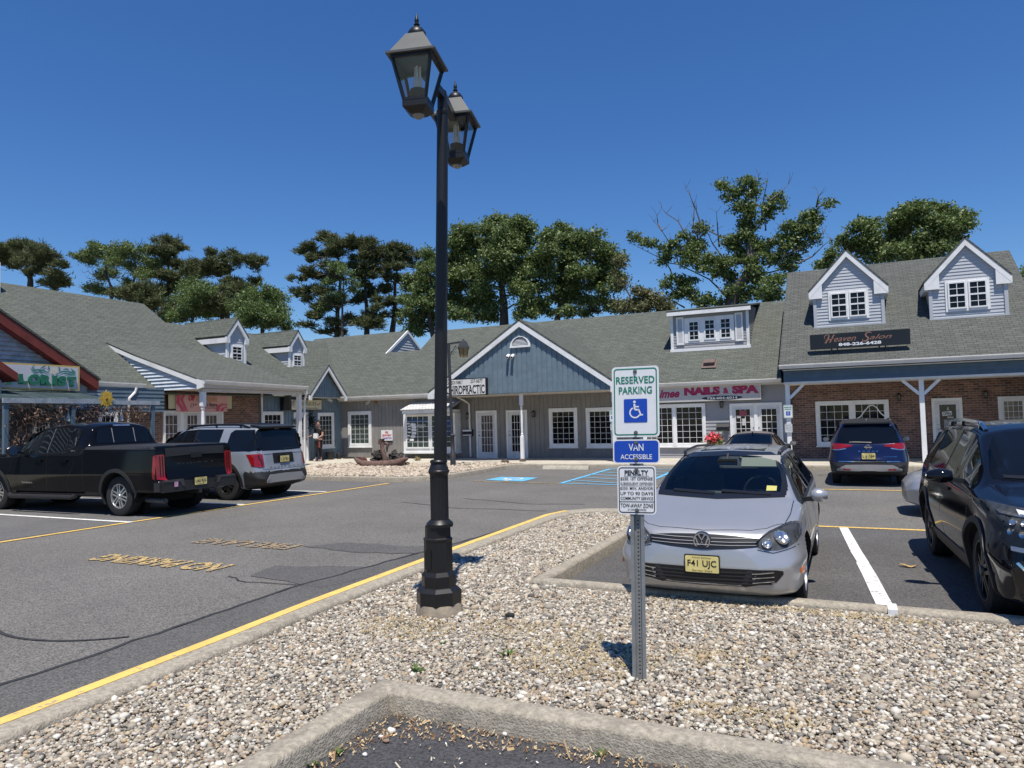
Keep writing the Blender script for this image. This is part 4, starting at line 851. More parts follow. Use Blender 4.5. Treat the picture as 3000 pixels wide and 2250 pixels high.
downspout(wing, [(-21.2, 21.4, 3.0), (-21.36, 21.55, 2.85), (-21.42, 21.62, 2.6), (-21.42, 21.62, .2)])
# triple white door unit behind the porch
dz1 = onX(*zG(400, 455), -21.5)[2]
for a, b, g0, g1 in ((338, 585, 360, 520), (575, 860, 650, 775), (850, 1115, 892, 1030)):
    y0, y1 = onX(*zG(a, 500), -21.5)[1], onX(*zG(b, 500), -21.5)[1]; q0, q1 = onX(*zG(g0, 520), -21.5), onX(*zG(g1, 520), -21.5)
    door(wing, WW, (y0, y1, .15, dz1), (q0[1], q1[1], .6, q0[2]), 3, 5, .0 if a != 575 else .006, M_pane_c, hside=1)
window(wing, WW, rX(WW, zG, (1620, 468), (1893, 800))[:2]+(0.75, onX(*zG(1620, 468), -21.5)[2]), 4, 5, .11, .012)
# corner entry: door, window, little blue gable facing the lot
r = rX(WW, z2, (182, 1132), (322, 1560)); g_ = rX(WW, z2, (210, 1180), (280, 1365)); door(wing, WW, (r[0], r[1], .15, r[3]), g_, 3, 3, .012, hside=1)
r = rX(WW, z2, (407, 1135), (560, 1455)); window(wing, WW, r, 4, 6, .12, .012, mat('pane pale blind', (0.03, 0.035, 0.035), .08, var=.5, scale=2), sill=True)
XG = -20.9; Wg = FX(XG); ap = onX(*z2(475, 690), XG); gl = onX(*z2(298, 965), XG); gr = onX(*z2(640, 985), XG)
zf = (gl[2]+gr[2])/2+.02; ym = ap[1]; hw = (gr[1]-gl[1])/2+.03; ym = (gl[1]+gr[1])/2
mb = MB(); boards(mb, Wg, [(ym-hw+.15, 2.93), (ym+hw-.15, 2.93), (ym+hw-.12, zf+.05), (ym, ap[2]-.18), (ym-hw+.12, zf+.05)], .16, .03, .015); mb.build('gable_wall', M_blue, wing)
polys = []
for s in (-1, 1): polys.append([(XG+.28, ym+s*hw, zf), (XG+.28, ym, ap[2]), (wxb(ap[2])-.2, ym, ap[2]), (wxb(zf)-.4, ym+s*hw, zf)])
roofs('gable_roof', polys, M_shing, wing, .05)
gable_trim(wing, Wg, (ym-hw+.01, zf-.06), (ym, ap[2]-.06), (ym+hw-.01, zf-.06), .13, .2, .27, returns=.15)
mb = MB(); mb.box(-21.48, XG-.01, ym-hw+.15, ym+hw-.15, 2.9, 2.925); mb.build('porch_ceiling', M_soff, wing)
# dormers of the wing (face the lot, +X)
XD = -23.25; Wd_ = FX(XD)
def p8(x, y, X=XD): q = onX(*z8(x, y), X); return (q[1], q[2])
for ap, lf, rf, bl_, br2, w0, w1 in (((1062, 205), (910, 440), (1215, 490), (955, 800), (1180, 860), (978, 495), (1145, 812)), ((1848, 365), (1738, 575), (1978, 608), (1765, 830), (1940, 900), (1790, 612), (1922, 880))):
    A_ = p8(*ap, XD+.3); L_ = p8(*lf, XD+.3); R2 = p8(*rf, XD+.3); wl, wr = p8(*bl_)[0], p8(*br2)[0]; cx = (wl+wr)/2; hwid = (R2[0]-L_[0])/2; zf = (L_[1]+R2[1])/2+.03
    a0, a1 = p8(*w0), p8(*w1); ww = (a1[0]-a0[0])/2
    gabled_dormer(wing, Wd_, (cx, A_[1]), (cx-hwid, zf), (cx+hwid, zf), wl, wr, wz(XD)-.02, 0, (cx-ww, cx+ww, a1[1], zf-.33, 1), lambda z: XD-wxb(z), M_vinyl, M_shing, .2)
# louvred cupola on the ridge, cut by the frame
c0 = (RX, 13.85); s = .72; zc0, zc1 = wz(RX)-.6, 7.68
mb = MB()
for W_, lo, hi in ((FY(c0[1]-s), c0[0]-s, c0[0]+s), (FX(c0[0]+s), c0[1]-s, c0[1]+s)): clapboard(mb, W_, [(lo, zc0), (hi, zc0), (hi, zc1), (lo, zc1)], .13, .05)
mb.box(c0[0]-s, c0[0]+s-.01, c0[1]-s+.01, c0[1]+s, zc0, zc1); cup = mb.build('cupola', M_vinyl, wing)
mb = MB()
for sx in (-1, 1):
    for sy in (-1, 1): mb.box(c0[0]+sx*s-.06, c0[0]+sx*s+.06, c0[1]+sy*s-.06, c0[1]+sy*s+.06, zc0, zc1)
mb.box(c0[0]-s*.7, c0[0]+s*.7, c0[1]-s*.7, c0[1]+s*.7, zc1, zc1+.24); mb.build('frame', M_white, cup)
mb = MB(); e = s*.98; tz = zc1+.24; ap_ = (c0[0], c0[1], tz+.6); cs = [(c0[0]-e, c0[1]-e, tz), (c0[0]+e, c0[1]-e, tz), (c0[0]+e, c0[1]+e, tz), (c0[0]-e, c0[1]+e, tz)]
mb.add(cs+[ap_], [(0, 1, 4), (1, 2, 4), (2, 3, 4), (3, 0, 4), (3, 2, 1, 0)]); mb.build('cap', M_white, cup)
# ================================================================ FLORIST (front gable with oxblood rakes)
flo = thing('florist_building', 'blue clapboard florist shop with dark red gable rakes at the left edge', 'building', (-21.0, 11.0, 0.0))
XF = -21.05; WF = FX(XF)
mb = MB(); clapboard(mb, WF, [(5, 2.4), (14.05, 2.4), (14.05, 3.2), (10.4, 5.35), (5, 5.35)], .125, .065); mb.box(-27, XF-.005, 4, 14.55, .12, 2.9); mb.build('gable_wall', M_clapw, flo)
mb = MB(); boards(mb, FX(XF+.01), [(4, .15), (14.55, .15), (14.55, 2.4), (4, 2.4)], .15, .012, .008); clapboard(mb, FX(XF-.02), [(14.0, 2.3), (16.8, 2.3), (16.8, 3.1), (14.0, 3.1)], .125, .02); mb.build('wall', M_bluedk, flo)
XK = -20.75; Wk = FX(XK)
foot = onX(*z1(702, 1140), XK); top0 = onX(*z1(0, 655), XK); sl_ = (top0[2]-foot[2])/(top0[1]-foot[1])
y9 = foot[1]-5.5; P = [(foot[1], foot[2]), (y9, foot[2]+sl_*(y9-foot[1]))]
mb = MB(); mb.prism([Wk.p(P[0][0], P[0][1], 0), Wk.p(P[1][0], P[1][1], 0), Wk.p(P[1][0], P[1][1]-.30, 0), Wk.p(P[0][0], P[0][1]-.30, 0)], Wk.n*.06); mb.prism([Wk.p(P[0][0], P[0][1]-.28, 0), Wk.p(P[1][0], P[1][1]-.28, 0), Wk.p(P[1][0], P[1][1]-.31, 0), Wk.p(P[0][0], P[0][1]-.31, 0)], -Wk.n*.28); mb.build('rake_trim', M_red, flo)
mb = MB(); mb.prism([(XK+.08, P[0][0]+.04, P[0][1]+.0), (XK+.08, P[1][0], P[1][1]+.02), (XK-4, P[1][0], P[1][1]+.02), (XK-4, P[0][0]+.04, P[0][1])], (0, .03, .05)); mb.build('gable_roof', M_shing, flo)
gutter(flo, (-21.15, foot[1]-.05, 3.26), (-21.15, 16.1, 3.24), out=(1, 0, 0))
downspout(flo, [(-21.05, 15.75, 3.1), (-21.06, 15.7, 2.95), (-21.0, 15.45, 2.75), (-21.0, 15.42, .2)])
# lower entry gable with red eave, mostly outside the frame
Wj = FX(-19.9); a = onX(*z1(130, 1090), -19.9); b = onX(*z1(0, 1000), -19.9); s2 = (b[2]-a[2])/(b[1]-a[1]); yy = a[1]-2.4
mb = MB(); mb.prism([Wj.p(a[1], a[2], 0), Wj.p(yy, a[2]+s2*(yy-a[1]), 0), Wj.p(yy, a[2]+s2*(yy-a[1])-.22, 0), Wj.p(a[1], a[2]-.22, 0)], -Wj.n*.9); mb.build('entry_roof', M_red, flo)
mb = MB(); clapboard(mb, FX(-20.2), [(a[1]-2.4, 2.5), (a[1]-.25, 2.5), (a[1]-.25, a[2]-.2), (yy, a[2]+s2*(yy-a[1])-.3)], .12, .02); mb.build('entry_wall', M_clapw, flo)
# shed awning with weathered teal shingles, fascia plank
A0, A1 = onX(*zF(35, 600), -19.1), onX(*zF(2212, 655), -19.1); zA = (A0[2]+A1[2])/2+.03
y0, y1 = A0[1], onX(*zF(1650, 640), -19.1)[1]
roofs('awning', [[(-19.12, y0, zA+.05), (-19.12, y1, zA+.05), (-20.95, y1, zA+.36), (-20.95, y0-.2, zA+.36)]], brickmat('teal shakes', (0.05, 0.08, 0.083), (0.025, 0.045, 0.05), (0.02, 0.02, 0.02), .18, .9, .012, .9, .8, noise=.5, nscale=3), flo, .03)
mb = MB(); mb.box(-19.12, -19.07, y0, y1, zA-.07, zA+.06); mb.box(-19.12, -19.07, y1+.01, A1[1]+.2, zA-.09, zA+.03); mb.build('fascia', mat('weathered plank', (0.27, 0.31, 0.35), .85, var=.3, scale=6, stain=((.45, .44, .42), .7, 4)), flo)
for yy2 in (y0+.1, 12.4, A1[1]): 
    mb = MB(); mb.box(-19.2, -19.1, yy2-.05, yy2+.05, .15, zA-.09); mb.build('post', M_bluedk, flo)
Wp = FX(XF+.02)
for a, b, cc, rr in (((60, 700), (115, 1200), 2, 4), ((455, 760), (700, 1200), 3, 5), ((1400, 775), (1680, 1000), 3, 4)):
    y0_, y1_ = onX(*zF(*a), XF)[1], onX(*zF(b[0], a[1]), XF)[1]; zt = onX(*zF(*a), XF)[2]
    window(flo, Wp, (y0_, y1_, .5, zt), cc, rr, .09, .008)
# ================================================================ TREES behind the buildings
tA = crop(0, 640, 2.514); tB = crop(820, 600, 3.814); tC = crop(1200, 600, 2.765); tD = crop(1800, 480, 3.16)
M_oak = island_mat('oak leaves', [(0, (0.060, 0.095, 0.026)), (0.5, (0.110, 0.160, 0.044)), (0.85, (0.16, 0.21, 0.065)), (1, (0.22, 0.25, 0.11))], 0.55, 0.22, 0.45)
M_lime = island_mat('bright leaves', [(0, (0.055, 0.095, 0.025)), (0.5, (0.10, 0.155, 0.04)), (0.9, (0.15, 0.20, 0.06)), (1, (0.2, 0.22, 0.1))], 0.55, 0.25, 0.45)
M_pine = island_mat('pine needles', [(0, (0.050, 0.072, 0.030)), (0.5, (0.088, 0.112, 0.044)), (0.85, (0.13, 0.14, 0.056)), (1, (0.18, 0.15, 0.075))], 0.7, 0.12, 0.3)
M_olive = island_mat('olive leaves', [(0, (0.07, 0.08, 0.03)), (0.5, (0.12, 0.13, 0.05)), (1, (0.2, 0.18, 0.09))], 0.6, 0.2, 0.4)
M_bark = mat('bark', (0.060, 0.050, 0.042), 0.9, var=0.4, scale=5, bump=0.6, bscale=20)
M_barkg = mat('grey bark', (0.095, 0.085, 0.075), 0.9, var=0.4, scale=5, bump=0.6, bscale=20)
def leafquads(C, size, flat=0.0):
    n = len(C); a = RNG.normal(0, 1, (n, 3)); a[:, 2] *= (1-flat*.4); a /= np.linalg.norm(a, axis=1)[:, None]
    b = RNG.normal(0, 1, (n, 3)); b -= a*(a*b).sum(1)[:, None]; b /= np.linalg.norm(b, axis=1)[:, None]
    s = size*np.exp(RNG.normal(0, 0.3, n))[:, None]
    V = np.stack([C-a*s*.6, C+b*s*.32+a*s*.05, C+a*s*.6, C-b*s*.32+a*s*.05], 1).reshape(-1, 3); return V, np.arange(4*n).reshape(n, 4)
def needletufts(C, size, k=6):
    n = len(C); C = np.repeat(C, k, 0); m_ = n*k
    d = RNG.normal(0, 1, (m_, 3)); d[:, 2] = np.abs(d[:, 2])*.9+.15; d /= np.linalg.norm(d, axis=1)[:, None]
    b = np.cross(d, RNG.normal(0, 1, (m_, 3))); b /= np.linalg.norm(b, axis=1)[:, None]
    s = size*np.exp(RNG.normal(0, 0.25, m_))[:, None]
    V = np.stack([C-b*s*.07, C+b*s*.07, C+d*s+b*s*.05, C+d*s-b*s*.05], 1).reshape(-1, 3); return V, np.arange(4*m_).reshape(m_, 4)
def limb(mb, a, b, r0, r1, sag=0.12, n=6, seg=7, seed=0):
    a = np.array(a, float); b = np.array(b, float); r = random.Random(seed); L_ = np.linalg.norm(b-a); P = []
    j = np.array([r.uniform(-1, 1), r.uniform(-1, 1), r.uniform(-.3, 1)])*L_*sag; k2 = np.array([r.uniform(-1, 1), r.uniform(-1, 1), r.uniform(-1, 1)])*L_*.04
    for i in range(seg+1):
        t = i/seg; P.append(a+(b-a)*t+j*math.sin(math.pi*t)*(1-t*.3)+k2*math.sin(t*9))
    mb.tube(P, np.linspace(r0, r1, seg+1), n); return P
def tree(name, label, cat, cf, Y, trunk, blobs, m, kind='leaf', bark=None, size=0.17, dens=1.0, r0=0.28, dead=(), group='trees behind the shops', seed=1, depth=1.0, fill=1.08):
    """trunk: crop px way from the base up; blobs: (x,y,rx,ry) crop px; all placed at distance Y with their own depth"""
    rs = random.Random(seed); base = onY(*cf(*trunk[0]), Y); tp = [np.array([base[0], Y, 0.0])]
    for q in trunk: p = onY(*cf(*q), Y); tp.append(np.array([p[0], Y+rs.uniform(-.25, .25), p[2]]))
    t = thing(name, label, cat, (base[0], Y, 0), 0, group)
    mb = MB(); n = len(tp); mb.tube(tp, np.linspace(r0*1.25, r0*.22, n), 9)
    VV, FF, off = [], [], 0; ctr = tp[len(tp)//2]
    BL = []
    for bi, (bx, by, rx, ry) in enumerate(blobs):
        rx *= fill; ry *= fill
        c = onY(*cf(bx, by), Y); ex = abs(onY(*cf(bx+rx, by), Y)[0]-c[0]); ez = abs(onY(*cf(bx, by-ry), Y)[2]-c[2])
        dy = rs.uniform(-1, 1)*depth*max(ex, ez)*1.1; s = (Y+dy)/Y; c = _C+(c-_C)*s; ey = (ex+ez)*.5
        # limb from the trunk
        BL.append((bi, c, ex, ey, ez))
    nodes = [(p, 0.0) for p in tp[1:]]+[(tp[i]*(1-t)+tp[i+1]*t, 0.0) for i in range(len(tp)-1) for t in (.33, .67)]
    todo = sorted(BL, key=lambda q: min(np.linalg.norm(q[1]-p) for p in tp[1:]))
    for bi, c, ex, ey, ez in todo:
        j, pl = min(nodes, key=lambda p: np.linalg.norm(p[0]-c)*(1.0 if p[0][2] < c[2]+.1 else 1.7)+p[1]*.35); d = np.linalg.norm(c-j)
        if d > .35: limb(mb, j, c, min(r0*.4, .030+d*.017), .026, .12, 5, 6, seed*100+bi)
        nodes.append((c, pl+d))
    for bi, c, ex, ey, ez in BL:
        k = max(4, int(9*ex*ez)+5); sc = RNG.normal(0, 1, (k, 3)); sc /= np.linalg.norm(sc, axis=1)[:, None]; sc *= (RNG.uniform(0.25, 1, k)**(1/2.2))[:, None]
        sub = c+sc*np.array([ex, ey, ez])*.85
        for q in sub[:max(3, k//2)]: limb(mb, c+(q-c)*.1, q, .022, .007, .1, 4, 3, rs.randint(0, 9999))
        rad = max(.16, .46*min(ex, ez)) if kind == 'leaf' else max(.15, .40*min(ex, ez))
        nl = int(dens*(1150 if kind == 'leaf' else 105)*ex*ez*3.1/k)+4
        C = (sub[:, None, :]+RNG.normal(0, 1, (k, nl, 3))*np.array([rad*1.05, rad, rad*(.75 if kind == 'leaf' else .62)])).reshape(-1, 3)
        V, F = leafquads(C, size) if kind == 'leaf' else needletufts(C, size)
        VV.append(V); FF.append(F+off); off += len(V)
    for P in dead:
        pts = [onY(*cf(*q), Y+rs.uniform(-.6, .6)) for q in P]; mb.tube(pts, np.linspace(.05, .010, len(pts)), 5)
        for i in range(1, len(pts)):
            for _ in range(2):
                e = pts[i]+np.array([rs.uniform(-.5, .5), rs.uniform(-.3, .3), rs.uniform(.05, .6)]); mb.tube([pts[i], (pts[i]+e)/2+.04, e], [.014, .009, .004], 4)
    mb.build('trunk', bark or M_bark, t, smooth=True, angle=60, uv=False, fixn=False)
    V = np.vstack(VV)-np.array([base[0], Y, 0]); rawmesh('crown', V, np.vstack(FF), m, t)
    return t
tree('pine_tree', 'round headed dark pine rising behind the louvred cupola', 'tree', tA, 38, [(200, 560), (205, 450), (215, 330), (220, 220)],
     [(215, 215, 75, 55), (130, 225, 70, 50), (50, 245, 60, 50), (300, 250, 60, 45), (370, 290, 45, 40), (200, 310, 80, 50), (310, 340, 70, 45), (440, 350, 45, 25), (250, 400, 60, 30), (400, 430, 70, 40), (430, 490, 75, 35), (100, 330, 60, 45), (20, 300, 50, 50), (345, 480, 40, 20)], M_pine, 'pine', size=.26, dens=1.9, r0=.3, seed=2)
tree('locust_tree', 'thin leaved tree with bare lower twigs left of the tall slim pine', 'tree', tA, 41, [(830, 600), (815, 500), (790, 420), (770, 320), (750, 250)],
     [(715, 215, 50, 35), (600, 275, 65, 30), (690, 290, 75, 45), (790, 250, 55, 40), (850, 300, 65, 50), (800, 410, 90, 40), (690, 510, 50, 40), (860, 560, 60, 30), (760, 540, 50, 25), (560, 270, 30, 20)], M_oak, size=.11, dens=1.0, r0=.13, seed=3,
     dead=[[(790, 420), (700, 430), (650, 390), (610, 400)], [(790, 420), (690, 450), (640, 440)], [(900, 430), (930, 390)]])
tree('locust_tree', 'open crowned tree with a bare topmost twig beside the slim pine', 'tree', tA, 40, [(1005, 600), (1000, 480), (1005, 350), (1015, 260)],
     [(905, 215, 60, 45), (960, 260, 50, 40), (1000, 370, 60, 40), (1075, 250, 55, 40), (1100, 310, 55, 40), (1050, 420, 60, 35), (940, 480, 40, 35), (930, 350, 45, 25)], M_oak, size=.11, dens=.95, r0=.12, seed=4, dead=[[(1015, 260), (1020, 210), (995, 175)], [(1020, 210), (1040, 175)]])
tree('pine_tree', 'tall slim pine with a tufted top between the locusts', 'tree', tA, 42, [(1240, 760), (1235, 600), (1230, 400), (1215, 200)],
     [(1220, 185, 65, 45), (1320, 225, 55, 30), (1180, 240, 60, 40), (1240, 270, 55, 35), (1200, 330, 75, 35), (1290, 350, 65, 35), (1140, 400, 60, 40), (1230, 430, 80, 40), (1290, 470, 60, 35), (1240, 530, 90, 40), (1180, 560, 60, 30), (1200, 620, 80, 40), (1230, 690, 80, 40)], M_pine, 'pine', size=.26, dens=1.9, r0=.24, seed=5)
tree('pine_tree', 'low bushy pine at the roof edge left of the slim pine', 'tree', tA, 37, [(1060, 700), (1050, 600), (1045, 540)], [(1040, 545, 110, 50), (1100, 610, 70, 45), (980, 550, 60, 40), (1110, 660, 40, 30), (1010, 590, 80, 30), (900, 560, 70, 30)], M_pine, 'pine', size=.3, dens=2.0, r0=.15, seed=6)
tree('pine_tree', 'spreading pine with crooked bare limbs above the first small dormer', 'tree', tA, 43, [(1680, 700), (1680, 560), (1690, 420), (1690, 330)],
     [(1560, 260, 40, 30), (1700, 285, 70, 40), (1790, 310, 75, 40), (1870, 330, 55, 50), (1560, 330, 65, 45), (1440, 350, 70, 40), (1400, 400, 60, 35), (1480, 400, 60, 40), (1650, 380, 60, 40), (1420, 450, 50, 30), (1700, 470, 80, 30), (1860, 470, 60, 25), (1640, 520, 60, 30), (1570, 410, 50, 30)], M_pine, 'pine', size=.26, dens=1.7, r0=.2, seed=7,
     dead=[[(1690, 520), (1740, 470), (1820, 450), (1890, 490)], [(1500, 480), (1540, 420), (1560, 360)]])
tree('locust_tree', 'bright green leafy tree below the spreading pine', 'tree', tA, 37, [(1420, 800), (1415, 640), (1420, 540)], [(1430, 500, 80, 45), (1500, 540, 80, 50), (1370, 560, 70, 50), (1300, 610, 60, 40), (1420, 610, 100, 55), (1480, 680, 110, 50), (1340, 690, 90, 45), (1280, 730, 80, 35)], M_lime, size=.105, dens=1.05, r0=.14, seed=8)
tree('pine_tree', 'brownish pine low behind the first small dormer', 'tree', tA, 39, [(1640, 800), (1640, 640), (1640, 560)], [(1640, 560, 110, 50), (1600, 640, 110, 55), (1700, 640, 90, 50), (1580, 700, 90, 35), (1780, 530, 70, 40)], M_pine, 'pine', size=.32, dens=2.1, r0=.2, seed=9)
tree('locust_tree', 'white flowering locust between the two small dormers', 'tree', tA, 36, [(1930, 850), (1930, 700), (1935, 600)], [(1920, 545, 90, 45), (2010, 590, 90, 50), (1840, 590, 90, 55), (1780, 660, 70, 55), (1900, 670, 110, 55), (2060, 660, 60, 50), (1830, 750, 100, 50), (1980, 750, 120, 50), (2130, 790, 60, 25)], M_lime, size=.11, dens=1.1, r0=.15, seed=10)
tree('pine_tree', 'broad wind swept pine with long left limbs in tiers', 'tree', tB, 40, [(640, 1500), (640, 1200), (660, 800), (640, 500)],
     [(450, 380, 85, 50), (600, 420, 110, 60), (740, 430, 110, 55), (340, 480, 90, 40), (200, 530, 70, 30), (470, 550, 120, 60), (340, 610, 75, 35), (640, 530, 110, 60), (300, 760, 100, 35), (200, 830, 90, 30), (380, 780, 80, 40), (560, 700, 110, 60), (560, 830, 120, 60), (180, 990, 100, 35), (340, 960, 110, 40), (300, 1060, 60, 40), (500, 960, 110, 60), (600, 1080, 120, 60), (480, 1160, 110, 50), (400, 1260, 100, 45), (620, 1330, 100, 60), (280, 1360, 90, 25), (480, 1440, 60, 25), (640, 1420, 90, 40)], M_pine, 'pine', size=.26, dens=1.7, r0=.2, seed=11)
tree('locust_tree', 'cream flowering locust tangled into the broad pine', 'tree', tB, 38.5, [(700, 1500), (690, 1150), (700, 850)], [(640, 690, 90, 50), (720, 740, 90, 40), (560, 880, 70, 40), (790, 870, 90, 40), (620, 1030, 100, 50), (700, 1010, 60, 40), (820, 930, 60, 40), (470, 1150, 70, 35)], M_lime, size=.10, dens=.8, r0=.12, seed=12)
tree('pine_tree', 'dense twin topped pine with dark forking trunk left of the tall lamp', 'tree', tB, 41, [(980, 1500), (970, 1250), (945, 950), (930, 600)],
     [(930, 430, 90, 45), (1020, 450, 80, 45), (850, 470, 80, 50), (900, 560, 120, 60), (1010, 580, 100, 60), (870, 670, 110, 55), (990, 700, 100, 50), (900, 780, 110, 50), (1010, 800, 70, 40), (930, 900, 70, 40), (960, 1000, 110, 45), (880, 1060, 110, 40), (1080, 1150, 70, 40), (900, 1330, 110, 60), (1050, 1340, 90, 60), (800, 1290, 110, 40), (1000, 1250, 70, 40)], M_pine, 'pine', size=.26, dens=1.7, r0=.22, seed=13)
tree('pine_tree', 'dome topped pine beside the oaks just left of the tall lamp', 'tree', tB, 42, [(1270, 1450), (1275, 1200), (1280, 900), (1300, 600)],
     [(1310, 470, 80, 50), (1210, 510, 90, 50), (1410, 530, 80, 45), (1500, 570, 60, 40), (1300, 570, 110, 50), (1130, 520, 60, 50), (1180, 630, 100, 50), (1390, 630, 110, 40), (1290, 700, 110, 45), (1150, 730, 90, 45), (1540, 690, 90, 35), (1210, 830, 90, 45), (1330, 820, 70, 40), (1120, 940, 90, 40), (1230, 960, 80, 50), (1150, 1060, 120, 45), (1240, 1120, 90, 40), (1300, 1220, 80, 40), (1160, 1230, 70, 30)], M_pine, 'pine', size=.26, dens=1.7, r0=.22, seed=14)
tree('oak_tree', 'wide oak partly hidden by the tall lamp post', 'tree', tB, 37.5, [(1700, 1500), (1690, 1250), (1680, 1000), (1690, 700)],
     [(1690, 560, 90, 70), (1650, 700, 110, 60), (1800, 640, 100, 80), (1500, 830, 110, 55), (1640, 850, 130, 65), (1420, 900, 80, 45), (1520, 960, 130, 55), (1680, 980, 130, 70), (1440, 1080, 110, 60), (1590, 1100, 150, 70), (1740, 1120, 120, 70), (1500, 1200, 120, 55), (1640, 1240, 130, 60), (1470, 1310, 120, 55), (1600, 1370, 120, 55), (1480, 1420, 90, 40)], M_oak, size=.125, dens=1.05, r0=.18, fill=1.2, seed=15)
tree('oak_tree', 'biggest oak with a rounded crown right of the tall lamp', 'tree', tC, 38, [(770, 960), (765, 800), (740, 600), (720, 400), (720, 250)],
     [(720, 130, 90, 45), (840, 150, 80, 50), (970, 170, 80, 45), (650, 200, 80, 50), (430, 210, 85, 50), (520, 220, 60, 40), (760, 230, 110, 55), (900, 250, 110, 50), (390, 300, 90, 55), (500, 330, 100, 60), (640, 320, 110, 60), (800, 340, 120, 60), (950, 330, 100, 55), (380, 420, 90, 60), (520, 440, 110, 60), (680, 440, 120, 65), (850, 440, 120, 60), (1000, 430, 90, 60), (1100, 260, 70, 50), (1100, 400, 90, 60), (350, 550, 70, 55), (470, 560, 110, 60), (620, 560, 120, 60), (800, 560, 120, 60), (960, 560, 110, 60), (1080, 530, 90, 60), (420, 660, 110, 50), (580, 680, 110, 55), (900, 680, 110, 55), (1030, 670, 90, 55), (380, 780, 100, 50), (520, 800, 120, 55), (660, 790, 100, 55), (930, 800, 110, 55), (380, 880, 90, 45), (540, 900, 110, 45), (700, 890, 80, 40), (940, 890, 100, 40), (1060, 880, 90, 40), (1060, 780, 90, 50)], M_oak, size=.125, dens=1.1, r0=.27, fill=1.2, seed=16)
tree('oak_tree', 'rounded oak right of the biggest oak above the roof', 'tree', tC, 40, [(1190, 960), (1215, 800), (1260, 650), (1300, 450), (1300, 300)],
     [(1200, 200, 60, 40), (1320, 230, 80, 50), (1450, 250, 85, 50), (1210, 290, 70, 50), (1320, 320, 100, 50), (1480, 330, 90, 50), (1560, 370, 80, 55), (1240, 400, 90, 55), (1370, 420, 100, 55), (1530, 450, 110, 55), (1660, 450, 70, 45), (1730, 440, 35, 20), (1250, 520, 90, 55), (1400, 540, 110, 55), (1560, 560, 110, 55), (1640, 540, 70, 50), (1700, 610, 60, 45), (1180, 620, 90, 55), (1320, 640, 110, 55), (1480, 660, 110, 55), (1620, 670, 80, 45), (1200, 740, 80, 50), (1340, 770, 100, 55), (1520, 780, 100, 50), (1640, 830, 70, 35), (1300, 860, 110, 40), (1450, 870, 80, 35)], M_oak, size=.125, dens=1.0, r0=.19, fill=1.2, seed=17)
tree('oak_tree', 'small olive coloured tree left of the shed dormer', 'tree', tD, 36, [(290, 1420), (285, 1320), (290, 1230)], [(220, 1190, 70, 45), (340, 1190, 80, 50), (150, 1260, 80, 55), (280, 1270, 110, 60), (420, 1260, 90, 60), (110, 1330, 80, 45), (230, 1340, 110, 45), (380, 1330, 120, 45), (500, 1310, 60, 35), (30, 1290, 40, 40), (40, 900, 70, 45), (70, 1110, 60, 50), (10, 1010, 30, 40)], M_olive, size=.105, dens=1.15, r0=.12, seed=18)
